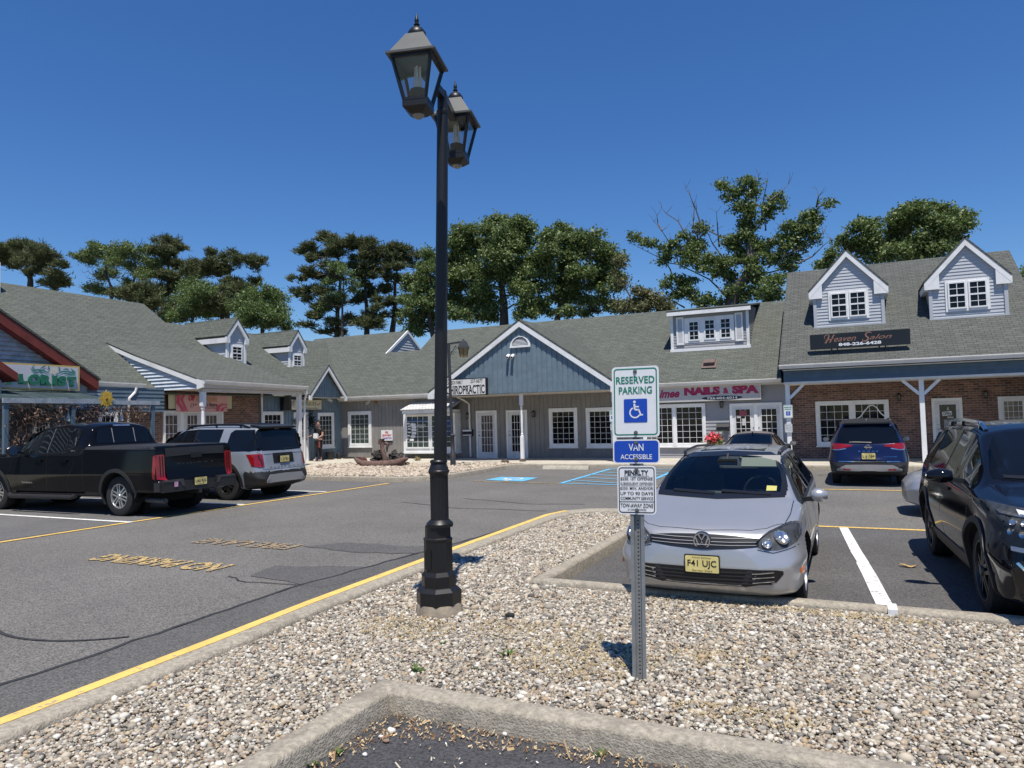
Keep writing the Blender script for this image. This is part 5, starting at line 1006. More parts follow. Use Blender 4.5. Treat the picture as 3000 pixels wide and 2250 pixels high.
tree('oak_tree', 'ragged half bare tree with dead snags spreading over the shed dormer', 'tree', tD, 39, [(1090, 1330), (1080, 1280), (1120, 1190), (1250, 1000), (1260, 800), (1250, 600), (1230, 400), (1230, 250)],
     [(1230, 170, 75, 45), (1010, 200, 60, 35), (960, 185, 20, 18), (1020, 300, 28, 28), (1080, 250, 25, 25), (1310, 215, 45, 45), (1160, 270, 50, 50), (1240, 290, 45, 40), (1090, 330, 35, 25), (1160, 370, 50, 55), (1240, 400, 55, 45), (1095, 425, 18, 18), (1230, 480, 75, 50), (1420, 390, 60, 40), (1440, 450, 60, 40), (1470, 300, 45, 35), (1520, 340, 40, 40), (1550, 405, 30, 18), (1250, 570, 105, 55), (1200, 650, 80, 60), (1280, 680, 70, 60), (1060, 700, 70, 45), (1110, 760, 90, 50), (1280, 790, 90, 60), (1430, 770, 90, 55), (1160, 860, 110, 60), (1320, 880, 110, 60), (1460, 860, 100, 60), (780, 590, 50, 45), (840, 610, 22, 30), (650, 670, 60, 35), (560, 740, 70, 40), (740, 730, 80, 45), (640, 810, 90, 45), (780, 810, 90, 55), (700, 890, 90, 50), (840, 880, 80, 50), (440, 770, 40, 25), (470, 840, 60, 40), (470, 900, 50, 30), (330, 740, 55, 35), (260, 710, 30, 30), (180, 690, 45, 25), (225, 655, 22, 14), (150, 660, 18, 14), (930, 900, 60, 45), (830, 960, 80, 40), (960, 990, 90, 50), (1050, 920, 80, 60), (1040, 1060, 100, 60), (1070, 1170, 90, 60), (1280, 1000, 80, 60), (1330, 1080, 70, 60), (1270, 1160, 70, 55), (1210, 1230, 90, 45), (1320, 1200, 50, 45), (550, 1060, 50, 35), (680, 1090, 90, 45), (470, 1120, 45, 35), (720, 1170, 70, 45), (570, 1200, 60, 50), (640, 1150, 40, 40), (880, 1250, 60, 50), (800, 1290, 50, 35), (960, 1290, 60, 30), (740, 1240, 60, 40), (1600, 600, 30, 40), (1590, 680, 60, 60), (1640, 540, 50, 40), (1700, 590, 60, 50), (1780, 510, 70, 45), (1860, 440, 60, 45), (1880, 530, 50, 45), (1800, 620, 70, 60), (1700, 690, 70, 55), (1850, 690, 50, 40), (1740, 770, 60, 40), (1590, 790, 70, 60), (1630, 880, 80, 60), (1610, 970, 80, 45), (1980, 360, 45, 35)],
     M_oak, size=.125, dens=1.0, r0=.38, bark=M_barkg, seed=19, depth=.6,
     dead=[[(1090, 1300), (980, 1170), (880, 1070), (760, 1010), (590, 930), (480, 915), (400, 860), (260, 790), (160, 740)], [(590, 930), (570, 820), (510, 730), (440, 620), (370, 540)], [(440, 620), (400, 550), (395, 480)], [(680, 720), (640, 620), (590, 530), (480, 460), (440, 410)], [(790, 740), (760, 650), (730, 540), (740, 400), (700, 290), (660, 230)], [(800, 560), (760, 440), (735, 370)], [(990, 850), (910, 740), (850, 610)], [(970, 770), (955, 600), (945, 450)], [(1300, 520), (1310, 350), (1335, 110)], [(1350, 600), (1380, 330), (1420, 140)], [(1440, 340), (1540, 260), (1610, 190)], [(1440, 720), (1500, 650), (1550, 590)], [(1700, 920), (1830, 860), (1930, 760), (2010, 695)], [(1560, 860), (1700, 800), (1860, 730), (1930, 640)], [(1870, 400), (1890, 300), (1875, 240)], [(650, 1330), (540, 1270), (440, 1160)], [(1170, 1190), (1200, 1080), (1180, 1010)], [(1400, 620), (1400, 520)]])
tree('oak_tree', 'dense dark broad oak behind the salon dormers', 'tree', crop(1800, 480, 1.9235), 41, [(1640, 640), (1650, 520), (1660, 400), (1680, 300)],
     [(1700, 250, 75, 35), (1640, 270, 70, 40), (1810, 255, 70, 35), (1900, 285, 65, 35), (1980, 310, 50, 35), (1960, 340, 55, 35), (1560, 310, 65, 40), (1440, 330, 55, 30), (1370, 360, 55, 30), (1460, 380, 70, 40), (1600, 370, 90, 45), (1740, 340, 90, 45), (1860, 350, 90, 45), (1400, 420, 70, 35), (1520, 440, 90, 45), (1660, 440, 100, 50), (1800, 430, 100, 45), (1920, 400, 60, 40), (1340, 460, 60, 35), (1460, 500, 80, 40), (1580, 510, 90, 40), (1720, 510, 100, 45), (1830, 490, 70, 40), (1240, 510, 40, 30), (1180, 575, 50, 25), (1290, 440, 40, 30)], M_oak, size=.125, dens=1.15, r0=.2, fill=1.2, seed=20)
tree('oak_tree', 'leafy treetop beside the salon roof edge under the ragged tree', 'tree', tD, 35, [(1460, 1400), (1460, 1250), (1460, 1150)], [(1460, 1090, 60, 50), (1440, 1170, 70, 50), (1480, 1220, 80, 50), (1420, 1250, 60, 30), (1520, 1080, 50, 40)], M_oak, size=.125, dens=1.1, r0=.1, seed=21)
tree('oak_tree', 'treetop just showing past the right end of the salon roof', 'tree', zd, 40, [(2225, 700), (2225, 620), (2230, 590)], [(2220, 585, 16, 12), (2235, 600, 20, 16), (2215, 605, 8, 8)], M_oak, size=.125, dens=1.2, r0=.15, seed=22)
# ================================================================ CARS
def paintmat(name, col, metal, rough, coat=1.0, flake=0.0):
    if name in MATS: return MATS[name]
    m = mat(name, col, rough, metal=metal, coat=coat, var=0.035, scale=1.5); b = m.node_tree.nodes['Principled BSDF']; b.inputs['Coat Roughness'].default_value = 0.03; b.inputs['Specular IOR Level'].default_value = 0.38
    return m
C_silver = paintmat('silver car paint', (0.43, 0.435, 0.445), 0.55, 0.34, 0.6); C_black = paintmat('black car paint', (0.004, 0.0045, 0.006), 0.0, 0.07, 0.0)
C_black.node_tree.nodes['Principled BSDF'].inputs['Specular IOR Level'].default_value = .22; C_navy = paintmat('navy black car paint', (0.005, 0.006, 0.010), 0.0, 0.06, 0.0); C_blue = paintmat('blue car paint', (0.004, 0.011, 0.058), 0.25, 0.3, .5)
C_grey = paintmat('grey car paint', (0.25, 0.275, 0.31), 0.25, 0.35, .6); C_tan = paintmat('dusty car paint', (0.16, 0.14, 0.12), 0.3, 0.5, 0.3)
C_plast = mat('black plastic', (0.018, 0.018, 0.019), 0.55, var=.15, scale=6); C_plastg = mat('grey plastic', (0.26, 0.26, 0.26), 0.5, var=.05)
C_glass = mat('car glass', (0.004, 0.005, 0.006), 0.03, spec=.42)
C_chrome = mat('chrome', (0.75, 0.75, 0.76), 0.12, metal=1.0); C_rubber = mat('tyre rubber', (0.016, 0.016, 0.016), 0.85, var=.3, scale=12)
C_alloy = mat('alloy rim', (0.55, 0.56, 0.57), 0.3, metal=.85); C_alloyd = mat('dark alloy rim', (0.05, 0.05, 0.052), 0.35, metal=.7)
C_red = mat('tail lamp red', (0.22, 0.006, 0.008), 0.12, var=.25, scale=9, coat=.6); C_amber = mat('amber lens', (0.62, 0.14, 0.01), 0.2, coat=.5)
C_lens = glassmat('lamp lens', (1, 1, 1), .95, .01); [n for n in C_lens.node_tree.nodes if n.type == 'FRESNEL'][0].inputs[0].default_value = 1.16; C_refl = mat('lamp reflector', (0.62, 0.64, 0.66), 0.18, metal=.9, var=.35, scale=18); C_lampdk = mat('lamp housing', (0.05, 0.053, 0.056), 0.45, var=.5, scale=14)
C_plate = mat('plate yellow', (0.66, 0.56, 0.22), .5, var=.12, scale=6); C_well = mat('wheel well', (0.006, 0.006, 0.006), .95)
C_trim = mat('car black trim', (0.010, 0.010, 0.011), .3); C_seat = mat('seat cloth', (0.07, 0.07, 0.072), .8, var=.2); C_dash = mat('dashboard', (0.08, 0.08, 0.078), .7, var=.2)
def dsm(s, v, sig):
    """gaussian smoothing along the stations (uneven spacing handled by resampling)"""
    if sig <= 0: return v
    u = np.linspace(s[0], s[-1], 1400); y = np.interp(u, s, v); d = u[1]-u[0]; k = int(3*sig/d)+1; g_ = np.exp(-.5*((np.arange(-k, k+1)*d)/sig)**2); g_ /= g_.sum()
    yp = np.concatenate([2*y[0]-y[k:0:-1], y, 2*y[-1]-y[-2:-k-2:-1]]); return np.interp(s, u, np.convolve(yp, g_, 'valid'))
class Car:
    def __init__(c, name, label, cat, loc, rz, L, tabs, wheels, paint, R, sc=1.0, sig=.035, group=None, tw=.22, arch=.055, round_=2):
        c.L = L; c.root = thing(name, label, cat, loc, rz, group); c.root.scale = (sc,)*3; c.R = R; c.wheels = wheels
        s = np.unique(np.concatenate([np.linspace(0, .16, 17), np.arange(.16, L-.16, .032), np.linspace(L-.16, L, 17)]+[np.linspace(w_-R-.1, w_+R+.1, 46) for w_ in wheels]))
        s = s[np.concatenate([[True], np.diff(s) > .004])]
        T = {k: dsm(s, np.interp(s, [q[0] for q in v], [q[1] for q in v]), sig if k not in ('ym', 'ys') else sig*1.3) for k, v in tabs.items()}
        n = len(s); z0 = np.zeros(n)
        ctrl = [(z0, T['zb']), (T['yb']*.8, T['zb']), (T['yb'], T['zb']+.04), (T['ym'], T['zm']), (T['ys'], T['zs']), (T['yr'], T['zr']), (T['yr']*.6, T['zr']+(T['zt']-T['zr'])*.72), (z0, T['zt'])]
        seg = [3, 3, 11, 11, 11, 5, 5]; Yc = []; Zc = []
        for i, k in enumerate(seg):
            for j in range(k): t = j/k; Yc.append(ctrl[i][0]*(1-t)+ctrl[i+1][0]*t); Zc.append(ctrl[i][1]*(1-t)+ctrl[i+1][1]*t)
        Yc.append(ctrl[-1][0]); Zc.append(ctrl[-1][1]); Y = np.stack(Yc, 1); Z = np.stack(Zc, 1)
        for _ in range(round_):
            Y2 = Y.copy(); Z2 = Z.copy(); Y2[:, 1:-1] = (Y[:, :-2]+2*Y[:, 1:-1]+Y[:, 2:])/4; Z2[:, 1:-1] = (Z[:, :-2]+2*Z[:, 1:-1]+Z[:, 2:])/4; Y, Z = Y2, Z2
        X = np.repeat((L/2-s)[:, None], Y.shape[1], 1)
        c.wc = [(L/2-w_, R) for w_ in wheels]; Ra = R+arch; c.Ra = Ra
        kill = np.zeros(X.shape, bool)
        for wx, wz_ in c.wc:
            side = Y > .55*np.max(Y); r = np.hypot(X-wx, Z-wz_)
            snap = side & (r > Ra-.03) & (r < Ra+.012); f = np.where(snap, Ra/np.maximum(r, 1e-6), 1); X = wx+(X-wx)*f; Z = wz_+(Z-wz_)*f
            r = np.hypot(X-wx, Z-wz_); kill |= side & (r < Ra+.002)
        m_ = Y.shape[1]
        A = np.stack([X, Y, Z], -1); B = np.stack([X, -Y, Z], -1); V = np.vstack([A.reshape(-1, 3), B.reshape(-1, 3)]); F = []
        off = n*m_
        for i in range(n-1):
            for j in range(m_-1):
                q = (i*m_+j, i*m_+j+1, (i+1)*m_+j+1, (i+1)*m_+j)
                if kill[i, j] and kill[i, j+1] and kill[i+1, j+1] and kill[i+1, j]: continue
                F.append(q); F.append((q[3]+off, q[2]+off, q[1]+off, q[0]+off))
        for i in (0, n-1):
            for j in range(m_-1): F.append((i*m_+j, i*m_+j+1, i*m_+j+1+off, i*m_+j+off))
        c.V, c.F = V, F; c.bvh = BVHTree.FromPolygons([tuple(v) for v in V], F); c.paint = paint; c.open = []; c.split = []; c.s = s; c.T = T
        c.tw = tw; c.ymax = float(np.max(Y))
    def finish(c):
        V = c.V; F = c.F
        if c.open:
            Vn = np.array(V); keep = []
            for f in F:
                ctr = Vn[list(f)].mean(0); cut = False
                for ax, cols, cond in c.open:
                    if not cond(ctr): continue
                    u, v = (ctr[1], ctr[2]) if ax == 'x' else ((ctr[0], ctr[2]) if ax == 'y' else (ctr[0], ctr[1]))
                    us = [q[0] for q in cols]
                    if us[0] < u < us[-1] and np.interp(u, us, [q[1] for q in cols]) < v < np.interp(u, us, [q[2] for q in cols]): cut = True; break
                if not cut: keep.append(f)
            F = keep
        import bmesh; Vn = np.array(V); jobs = []
        for cond, nm, m_ in c.split: S_ = [f for f in F if cond(Vn[list(f)].mean(0))]; F = [f for f in F if not cond(Vn[list(f)].mean(0))]; jobs.append((nm, m_, S_))
        for nm, m_, F_ in [('body', c.paint, F)]+jobs: o = c.piece(nm, m_, V, F_)
        return o
    def piece(c, nm, m_, V, F_):
        import bmesh
        mb = MB(); mb.add(V, F_); o = mb.build(nm, m_, c.root, local=True, uv=False)
        bm = bmesh.new(); bm.from_mesh(o.data); bmesh.ops.remove_doubles(bm, verts=bm.verts, dist=1e-5); bmesh.ops.delete(bm, geom=[v for v in bm.verts if not v.link_faces], context='VERTS'); bmesh.ops.recalc_face_normals(bm, faces=bm.faces); bm.to_mesh(o.data); bm.free()
        o.data.shade_smooth(); o.data.set_sharp_from_angle(angle=R_(32)); c.body = o
        return o
    def hit(c, ax, u, v):
        D = {'x+': ((9, u, v), (-1, 0, 0)), 'x-': ((-9, u, v), (1, 0, 0)), 'y+': ((u, 5, v), (0, -1, 0)), 'y-': ((u, -5, v), (0, 1, 0)), 'z+': ((u, v, 5), (0, 0, -1))}[ax]
        p, nn, _, _ = c.bvh.ray_cast(Vector(D[0]), Vector(D[1]))
        if p is None:
            q = Vector(D[0])+Vector(D[1])*{'x': 9-c.L/2*.98, 'y': 5-c.ymax*.98, 'z': 4}[ax[0]]; p, nn, _, _ = c.bvh.find_nearest(q)
        nn = np.array(nn); d = -np.array(D[1], float)
        if nn@d < 0: nn = -nn
        return np.array(p), nn
    def relax(c, P, ax, it=10):
        k = 'xyz'.index(ax[0]); q = P[..., k]; sg = -1 if ax[1] == '-' else 1; q0 = q.copy()*sg
        for _ in range(it):
            q[1:-1, :] = (q[:-2, :]+2*q[1:-1, :]+q[2:, :])/4
            q[:, 1:-1] = (q[:, :-2]+2*q[:, 1:-1]+q[:, 2:])/4
            q[:] = np.maximum(q*sg, q0-.004)*sg
        return P
    def pgrid(c, ax, cols, nu, nv, off):
        us = [q[0] for q in cols]; G_ = []; N_ = []
        for u in np.linspace(us[0], us[-1], nu+1) if nu > 0 else us:
            lo, hi = np.interp(u, us, [q[1] for q in cols]), np.interp(u, us, [q[2] for q in cols]); row = []; rn = []
            for t in np.linspace(0, 1, nv+1): p, nn = c.hit(ax, u, lo+(hi-lo)*t); row.append(p+nn*off); rn.append(nn)
            G_.append(row); N_.append(rn)
        return np.array(G_), np.array(N_)
    def patch(c, name, ax, cols, m, off=.006, nu=18, nv=10, parent=None, skirt=.012, smooth=True, mb=None, mi=0):
        """a fitted panel lying on the body: cols = [(u, low, high)]"""
        us = [q[0] for q in cols]; uu = np.unique(np.concatenate([np.linspace(us[0], us[-1], nu+1), us]))
        cols2 = [(u, np.interp(u, us, [q[1] for q in cols]), np.interp(u, us, [q[2] for q in cols])) for u in uu]
        P, N = c.pgrid(ax, cols2, 0, nv, off); own = mb is None
        if len(uu) > 6 and m in (C_glass, C_black): c.relax(P, ax)
        mb = mb or MB(); a, b = P.shape[:2]
        mb.grid(P, mi)
        ring = [(i, 0) for i in range(a)]+[(a-1, j) for j in range(1, b)]+[(i, b-1) for i in range(a-2, -1, -1)]+[(0, j) for j in range(b-2, 0, -1)]
        o1 = [P[i, j] for i, j in ring]; o2 = [P[i, j]-N[i, j]*skirt for i, j in ring]; k = len(ring)
        mb.add(o1+o2, [[i, (i+1) % k, (i+1) % k+k, i+k] for i in range(k)], mi)
        if own: return mb.build(name, m, parent or c.root, smooth=smooth, angle=50, local=True, uv=False)
    def both(c, name, cols, m, **kw):
        return [c.patch(name, a, cols, m, **kw) for a in ('y+', 'y-')]
    def mir(c, name, ax, cols, m, **kw):
        """the same panel left and right of the middle (front or back view)"""
        r = [c.patch(name, ax, cols, m, **kw)]; r.append(c.patch(name, ax, [(-u, a, b) for u, a, b in cols][::-1], m, **kw)); return r
    def strip(c, name, ax, pts, w_, m, off=.003, st=.05, parent=None, mb=None, skirt=0.006):
        P = []
        for a, b in zip(pts[:-1], pts[1:]):
            k = max(1, int(math.hypot(b[0]-a[0], b[1]-a[1])/st)); P += [(a[0]+(b[0]-a[0])*i/k, a[1]+(b[1]-a[1])*i/k) for i in range(k)]
        P.append(pts[-1]); p = np.array(P, float); t = np.gradient(p, axis=0); nn = np.stack([-t[:, 1], t[:, 0]], 1); nn /= np.maximum(1e-9, np.linalg.norm(nn, axis=1))[:, None]
        rows = []
        for q, n2 in zip(p, nn):
            h = [c.hit(ax, *(q+n2*w_/2*s_)) for s_ in (-1, 1)]; rows.append([h[0][0]-h[0][1]*skirt, h[0][0]+h[0][1]*off, h[1][0]+h[1][1]*off, h[1][0]-h[1][1]*skirt])
        own = mb is None; mb = mb or MB(); mb.grid(rows)
        if own: return mb.build(name, m, parent or c.root, smooth=True, angle=40, local=True, uv=False)
    def seams(c, lines, w_=.007, name='panel_seam'):
        for a in ('y+', 'y-'):
            for l in lines: c.strip(name, a, l, w_, C_trim, .0012, .06, skirt=.001)
    def wheel(c, x, y, spokes, rimmat, rim_r=.66, style='spoke'):
        R = c.R; sg = 1 if y > 0 else -1; mb = MB(); tw = c.tw; rr = R*rim_r
        prof = [(rr, -tw*.46), (R*.86, -tw*.5), (R*.965, -tw*.44), (R, -tw*.33), (R, -tw*.08), (R*.985, -tw*.06), (R*.985, tw*.06), (R, tw*.08), (R, tw*.33), (R*.965, tw*.44), (R*.86, tw*.5), (rr, tw*.46), (rr*.97, tw*.2), (rr*.97, -tw*.3), (rr, -tw*.46)]
        mb.lathe(prof, 40, (x, y, R), (0, sg, 0)); w_ = mb.build('wheel', C_rubber, c.root, smooth=True, angle=40, local=True, uv=False)
        mb = MB(); mb.lathe([(rr*1.0, tw*.43), (rr*1.02, tw*.475), (rr*.97, tw*.475), (rr*.93, tw*.35), (rr*.93, tw*.0)], 36, (x, y, R), (0, sg, 0))
        cx = np.array([x, y+sg*tw*.34, R]); hub = np.array([x, y+sg*tw*.40, R])
        for i in range(spokes):
            for q in ((0,) if style == 'spoke' else (-1, 1)):
                a = 2*math.pi*i/spokes+.3; d = np.array([math.cos(a), 0, math.sin(a)]); e = np.array([-math.sin(a), 0, math.cos(a)]); w1 = rr*.11 if style == 'spoke' else rr*.062; o = e*q*rr*(.10)
                p0 = hub+d*rr*.12+o; p1 = cx+d*rr*.95+o*1.5; mb.obox((p0+p1)/2, (p1-p0)/2, e*w1, np.array([0, sg*tw*.055, 0]))
        mb.lathe([(0, .03), (rr*.15, .028), (rr*.2, .01), (rr*.2, -.04)], 20, hub, (0, sg, 0)); mb.build('rim', rimmat, w_, smooth=True, angle=35, local=True, uv=False)
        mb = MB(); mb.lathe([(0, 0), (rr*.96, 0)], 24, (x, y+sg*tw*.05, R), (0, sg, 0)); mb.lathe([(rr*.35, .02), (rr*.72, .02), (rr*.72, .0)], 24, (x, y+sg*tw*.08, R), (0, sg, 0)); mb.build('brake_disc', C_lampdk, w_, local=True, uv=False)
    def wheels_all(c, spokes, rimmat, style='spoke', inset=.02, rim_r=.66):
        for wx, wz_ in c.wc:
            for sg in (1, -1):
                p, _ = c.hit('y+', wx+c.Ra+.03, c.R+.12); c.wheel(wx, sg*(abs(p[1])-inset-c.tw/2), spokes, rimmat, rim_r, style)
            mb = MB()
            for sg in (1, -1):
                ys = abs(c.hit('y+', wx+c.Ra+.03, c.R+.12)[0][1]); a = np.linspace(-.25, math.pi+.25, 26); rows = []
                for t in a: rows.append([(wx+c.Ra*math.cos(t)*1.0, sg*(abs(c.hit('y+', wx+(c.Ra+.012)*math.cos(t), c.R+(c.Ra+.012)*math.sin(t))[0][1])-.002), c.R+c.Ra*math.sin(t)), (wx+c.Ra*math.cos(t), sg*(ys-.42), c.R+c.Ra*math.sin(t))])
                mb.grid(rows); mb.lathe([(0, 0), (c.Ra+.02, 0)], 24, (wx, sg*(ys-.40), c.R), (0, 1, 0))
            mb.box(wx-.5, wx+.5, -.5, .5, c.R*.6, c.R*1.2)
            mb.build('wheel_well', C_well, c.root, local=True, uv=False)
    def flares(c, w_, m, off=.014, z0=.22):
        for wx, wz_ in c.wc:
            for sg, ax in ((1, 'y+'), (-1, 'y-')):
                mb = MB(); rows = []
                for t in np.linspace(-.5, math.pi+.5, 34):
                    r0, r1 = c.Ra-.004, c.Ra+w_
                    zz = c.R+r1*math.sin(t)
                    if zz < z0-.06: continue
                    h0 = c.hit(ax, wx+(r0+.012)*math.cos(t), max(z0, c.R+(r0+.012)*math.sin(t))); h1 = c.hit(ax, wx+r1*math.cos(t), max(z0, c.R+r1*math.sin(t)))
                    p0 = np.array([wx+r0*math.cos(t), h0[0][1]+sg*off, max(z0, c.R+r0*math.sin(t))]); p1 = h1[0]+np.array([0, sg*off, 0]); rows.append([p0-np.array([0, sg*.05, 0]), p0, p1, h1[0]-np.array([0, sg*.005, 0])])
                mb.grid(rows); mb.build('arch_trim', m, c.root, smooth=True, angle=40, local=True, uv=False)
    def mirror(c, x, y, z, m, sx=.10, sy=.20, sz=.13, glass=True):
        for sg in (1, -1):
            mb = MB(); P = []
            for t in np.linspace(0, 1, 9):      # lofted shell from the arm out
                k = math.sin(math.pi*(.12+.80*t))**.45; yy = y+sy*t; P.append([(x+sx*.5*k*math.cos(a)-.02*t, sg*yy, z+sz*.5*k*math.sin(a)*(1-.12*t)) for a in np.linspace(0, 2*math.pi, 16, endpoint=False)])
            mb.grid(np.array(P), closed=True); mb.poly(P[0]); mb.poly(P[-1]); o = mb.build('mirror', m, c.root, smooth=True, angle=50, local=True, uv=False)
            mb = MB(); mb.bar((x, sg*(y-.1), z-.05), (x, sg*(y+.03), z-.03), .06, .045); mb.build('arm', C_trim, o, local=True, uv=False)
            if glass:
                mb = MB(); mb.poly([(x-sx*.5+.012*0-.012, sg*(y+sy*(.52+.40*math.cos(a))), z+sz*.40*math.sin(a)) for a in np.linspace(0, 2*math.pi, 18, endpoint=False)]); mb.build('mirror_glass', C_chrome, o, local=True, uv=False)
    def rails(c, pts, r=.018, m=None, y_of=None, lift=.045):
        for sg in (1, -1):
            mb = MB(); P = []
            for i, (x, y) in enumerate(pts):
                p, _ = c.hit('z+', x, sg*y); e = 0 if i in (0, len(pts)-1) else lift; P.append(p+np.array([0, 0, e]))
            Q = np.array(P); u = np.linspace(0, 1, 26); q = np.stack([np.interp(u, np.linspace(0, 1, len(Q)), Q[:, k]) for k in range(3)], 1); q[1:-1] = (q[:-2]+2*q[1:-1]+q[2:])/4
            mb.tube(q, r, 8)
            for j in (1, len(pts)//2, len(pts)-2): mb.bar(P[j]-np.array([.03, 0, lift]), P[j]+np.array([.03, 0, -lift*.0]), .03, .03)
            mb.build('roof_rail', m or C_plast, c.root, smooth=True, local=True, uv=False)
    def plate(c, x, z, txt, sgn, tilt=0.0, y=0.0, w_=.305, h=.152, top='NEW JERSEY', bot='GARDEN STATE', frame=None):
        """licence plate standing off the body at x; sgn +1 faces forward"""
        put = lambda u, v, d=0.0: np.array([x+sgn*(d+v*math.sin(tilt)*-1), y+sgn*u, z+v*math.cos(tilt)])
        mb = MB(); P = rrect(w_+.02, h+.02, .015, 3); mb.prism([put(*q, -.006) for q in P], np.array([sgn*.006, 0, 0])); o = mb.build('license_plate', frame or C_trim, c.root, local=True, uv=False)
        mb = MB(); P = rrect(w_, h, .012, 3); mb.poly([put(*q, .0025) for q in P]); mb.build('plate_face', C_plate, o, local=True, uv=False)
        mb = MB(); pp = lambda u, v: put(u, v, .005); letters(mb, txt, pp, -w_*.43, w_*.43, -h*.26, h*.24, .012)
        letters(mb, top, pp, -w_*.28, w_*.28, h*.33, h*.44); letters(mb, bot, pp, -w_*.3, w_*.3, -h*.44, -h*.33)
        mb.build('plate_lettering', C_trim, o, local=True, uv=False, fixn=False)
    def words(c, name, txt, ax, u0, u1, v0, v1, m, bold=0.01, off=.006, shear=0.0, spacing=1.0, parent=None):
        V, F = text_geo(txt, bold, shear, spacing); a, b = V.min(0), V.max(0); mb = MB(); pts = []
        for q in (V-a)/(b-a): p, nn = c.hit(ax, u0+(u1-u0)*q[0], v0+(v1-v0)*q[1]); pts.append(p+nn*off)
        mb.add(pts, F); mb.build(name, m, parent or c.root, local=True, uv=False, fixn=False)
def cols(*pts): return list(pts)
# ---------------------------------------------------------------- silver hatch-backed wagon, nose to the kerb
L = 4.56; X = lambda s: L/2-s
vw = Car('parked_car', 'silver station wagon parked nose first over the kerb behind the reserved parking sign', 'car', (-1.24, 6.5+L*.958/2, 0), R_(-90), L, dict(
    zt=[(0, .62), (.03, .70), (.08, .765), (.16, .805), (.4, .86), (.75, .93), (1.0, .985), (1.08, 1.01), (1.5, 1.235), (1.86, 1.395), (2.05, 1.435), (2.5, 1.465), (3.0, 1.465), (3.6, 1.44), (4.1, 1.385), (4.22, 1.34), (4.40, 1.04), (4.5, .93), (4.53, .7), (4.56, .62)],
    zs=[(0, .55), (.08, .66), (.2, .72), (.5, .79), (1.0, .885), (1.5, .92), (2.5, .95), (3.5, .975), (4.2, .985), (4.42, .93), (4.56, .55)],
    ys=[(0, .42), (.03, .52), (.08, .60), (.18, .69), (.35, .765), (.7, .81), (1.1, .835), (2, .85), (3.4, .85), (4.1, .80), (4.45, .70), (4.56, .5)],
    ym=[(0, .50), (.025, .62), (.07, .72), (.15, .80), (.28, .855), (.5, .885), (.9, .89), (3.6, .89), (4.15, .865), (4.4, .80), (4.52, .70), (4.56, .55)],
    zm=[(0, .46), (.3, .52), (4.2, .54), (4.56, .48)],
    yb=[(0, .44), (.03, .56), (.1, .70), (.25, .80), (.5, .83), (4.1, .83), (4.45, .7), (4.56, .5)],
    zb=[(0, .30), (.03, .245), (.1, .20), (.3, .175), (4.1, .19), (4.45, .24), (4.56, .33)],
    yr=[(0, .34), (.08, .50), (.3, .64), (1.0, .725), (1.1, .72), (1.5, .645), (1.86, .575), (2.3, .57), (3.4, .57), (4.1, .53), (4.25, .55), (4.45, .58), (4.56, .4)],
    zr=[(0, .605), (.08, .745), (.2, .795), (.5, .86), (.95, .965), (1.08, .985), (1.5, 1.19), (1.86, 1.34), (2.1, 1.385), (2.6, 1.41), (3.2, 1.41), (3.9, 1.365), (4.2, 1.30), (4.40, 1.0), (4.5, .90), (4.56, .6)]),
    (.87, .87+2.58), C_silver, .318, sc=.958, sig=.028)
ws = cols((-.66, 1.02, 1.10), (-.60, 1.01, 1.245), (-.53, 1.005, 1.345), (-.45, 1.0, 1.375), (0, 1.0, 1.395), (.45, 1.0, 1.375), (.53, 1.005, 1.345), (.60, 1.01, 1.245), (.66, 1.02, 1.10))
fw_ = cols((X(2.42), .985, 1.36), (X(1.95), .965, 1.345), (X(1.75), .955, 1.285), (X(1.3), .935, 1.03), (X(1.15), .93, .945))
rw_ = cols((X(3.40), 1.0, 1.33), (X(3.2), 1.0, 1.355), (X(2.5), .985, 1.365)); qw_ = cols((X(4.18), 1.03, 1.10), (X(4.0), 1.02, 1.27), (X(3.5), 1.0, 1.335))
frontish = lambda q: q[0] > X(2.0) and q[2] > .97
vw.open = [('x', ws, frontish)]+[('y', w_, lambda q: True) for w_ in (fw_, rw_, qw_)]+[('x', cols((-.5, 1.02, 1.3), (.5, 1.02, 1.3)), lambda q: q[0] < X(4.05))]
vw.finish()
G_w = glassmat('wagon glass', (0.80, 0.90, 0.86), .92)
wsh = vw.patch('windshield', 'x+', ws, G_w, .003, 22, 8)
mb = MB()
for k in (-1, 1): vw.patch('frit', 'x+', cols((k*.67-.0, 1.01, 1.08), (k*.61, .995, 1.25)) if k < 0 else cols((.61, .995, 1.25), (.67, 1.01, 1.08)), C_trim, .0045, 3, 6, mb=mb)
for P in ([(-.66, 1.015), (0, .995), (.66, 1.015)], [(-.655, 1.07), (-.60, 1.24), (-.53, 1.345), (-.44, 1.382), (0, 1.402), (.44, 1.382), (.53, 1.345), (.60, 1.24), (.655, 1.07)]): vw.strip('frit', 'x+', P, .045, C_trim, .005, .04, mb=mb)
mb.build('windshield_frame', C_trim, wsh, smooth=True, angle=40, local=True, uv=False)
for w_ in (fw_, rw_, qw_):
    for o in vw.both('side_window', w_, G_w, off=.002, nu=10, nv=5): pass
    for a in ('y+', 'y-'):
        lo = [(q[0], q[1]) for q in w_]; hi = [(q[0], q[2]) for q in w_]; vw.strip('window_trim', a, lo+hi[::-1]+[lo[0]], .03, C_trim, .004, .05)
vw.patch('rear_window', 'x-', cols((-.52, 1.02, 1.30), (.52, 1.02, 1.30)), G_w, .003, 10, 5)
mb = MB()        # cabin seen through the glass
mb.box(X(4.3), X(1.1), -.78, .78, .32, .42); mb.box(X(1.55), X(1.05), -.72, .72, .6, .93); mb.obox((X(1.42), 0, .93), (.25, 0, -.03), (0, .70, 0), (.01, 0, .025)); mb.build('dashboard', C_dash, vw.root, local=True, uv=False)
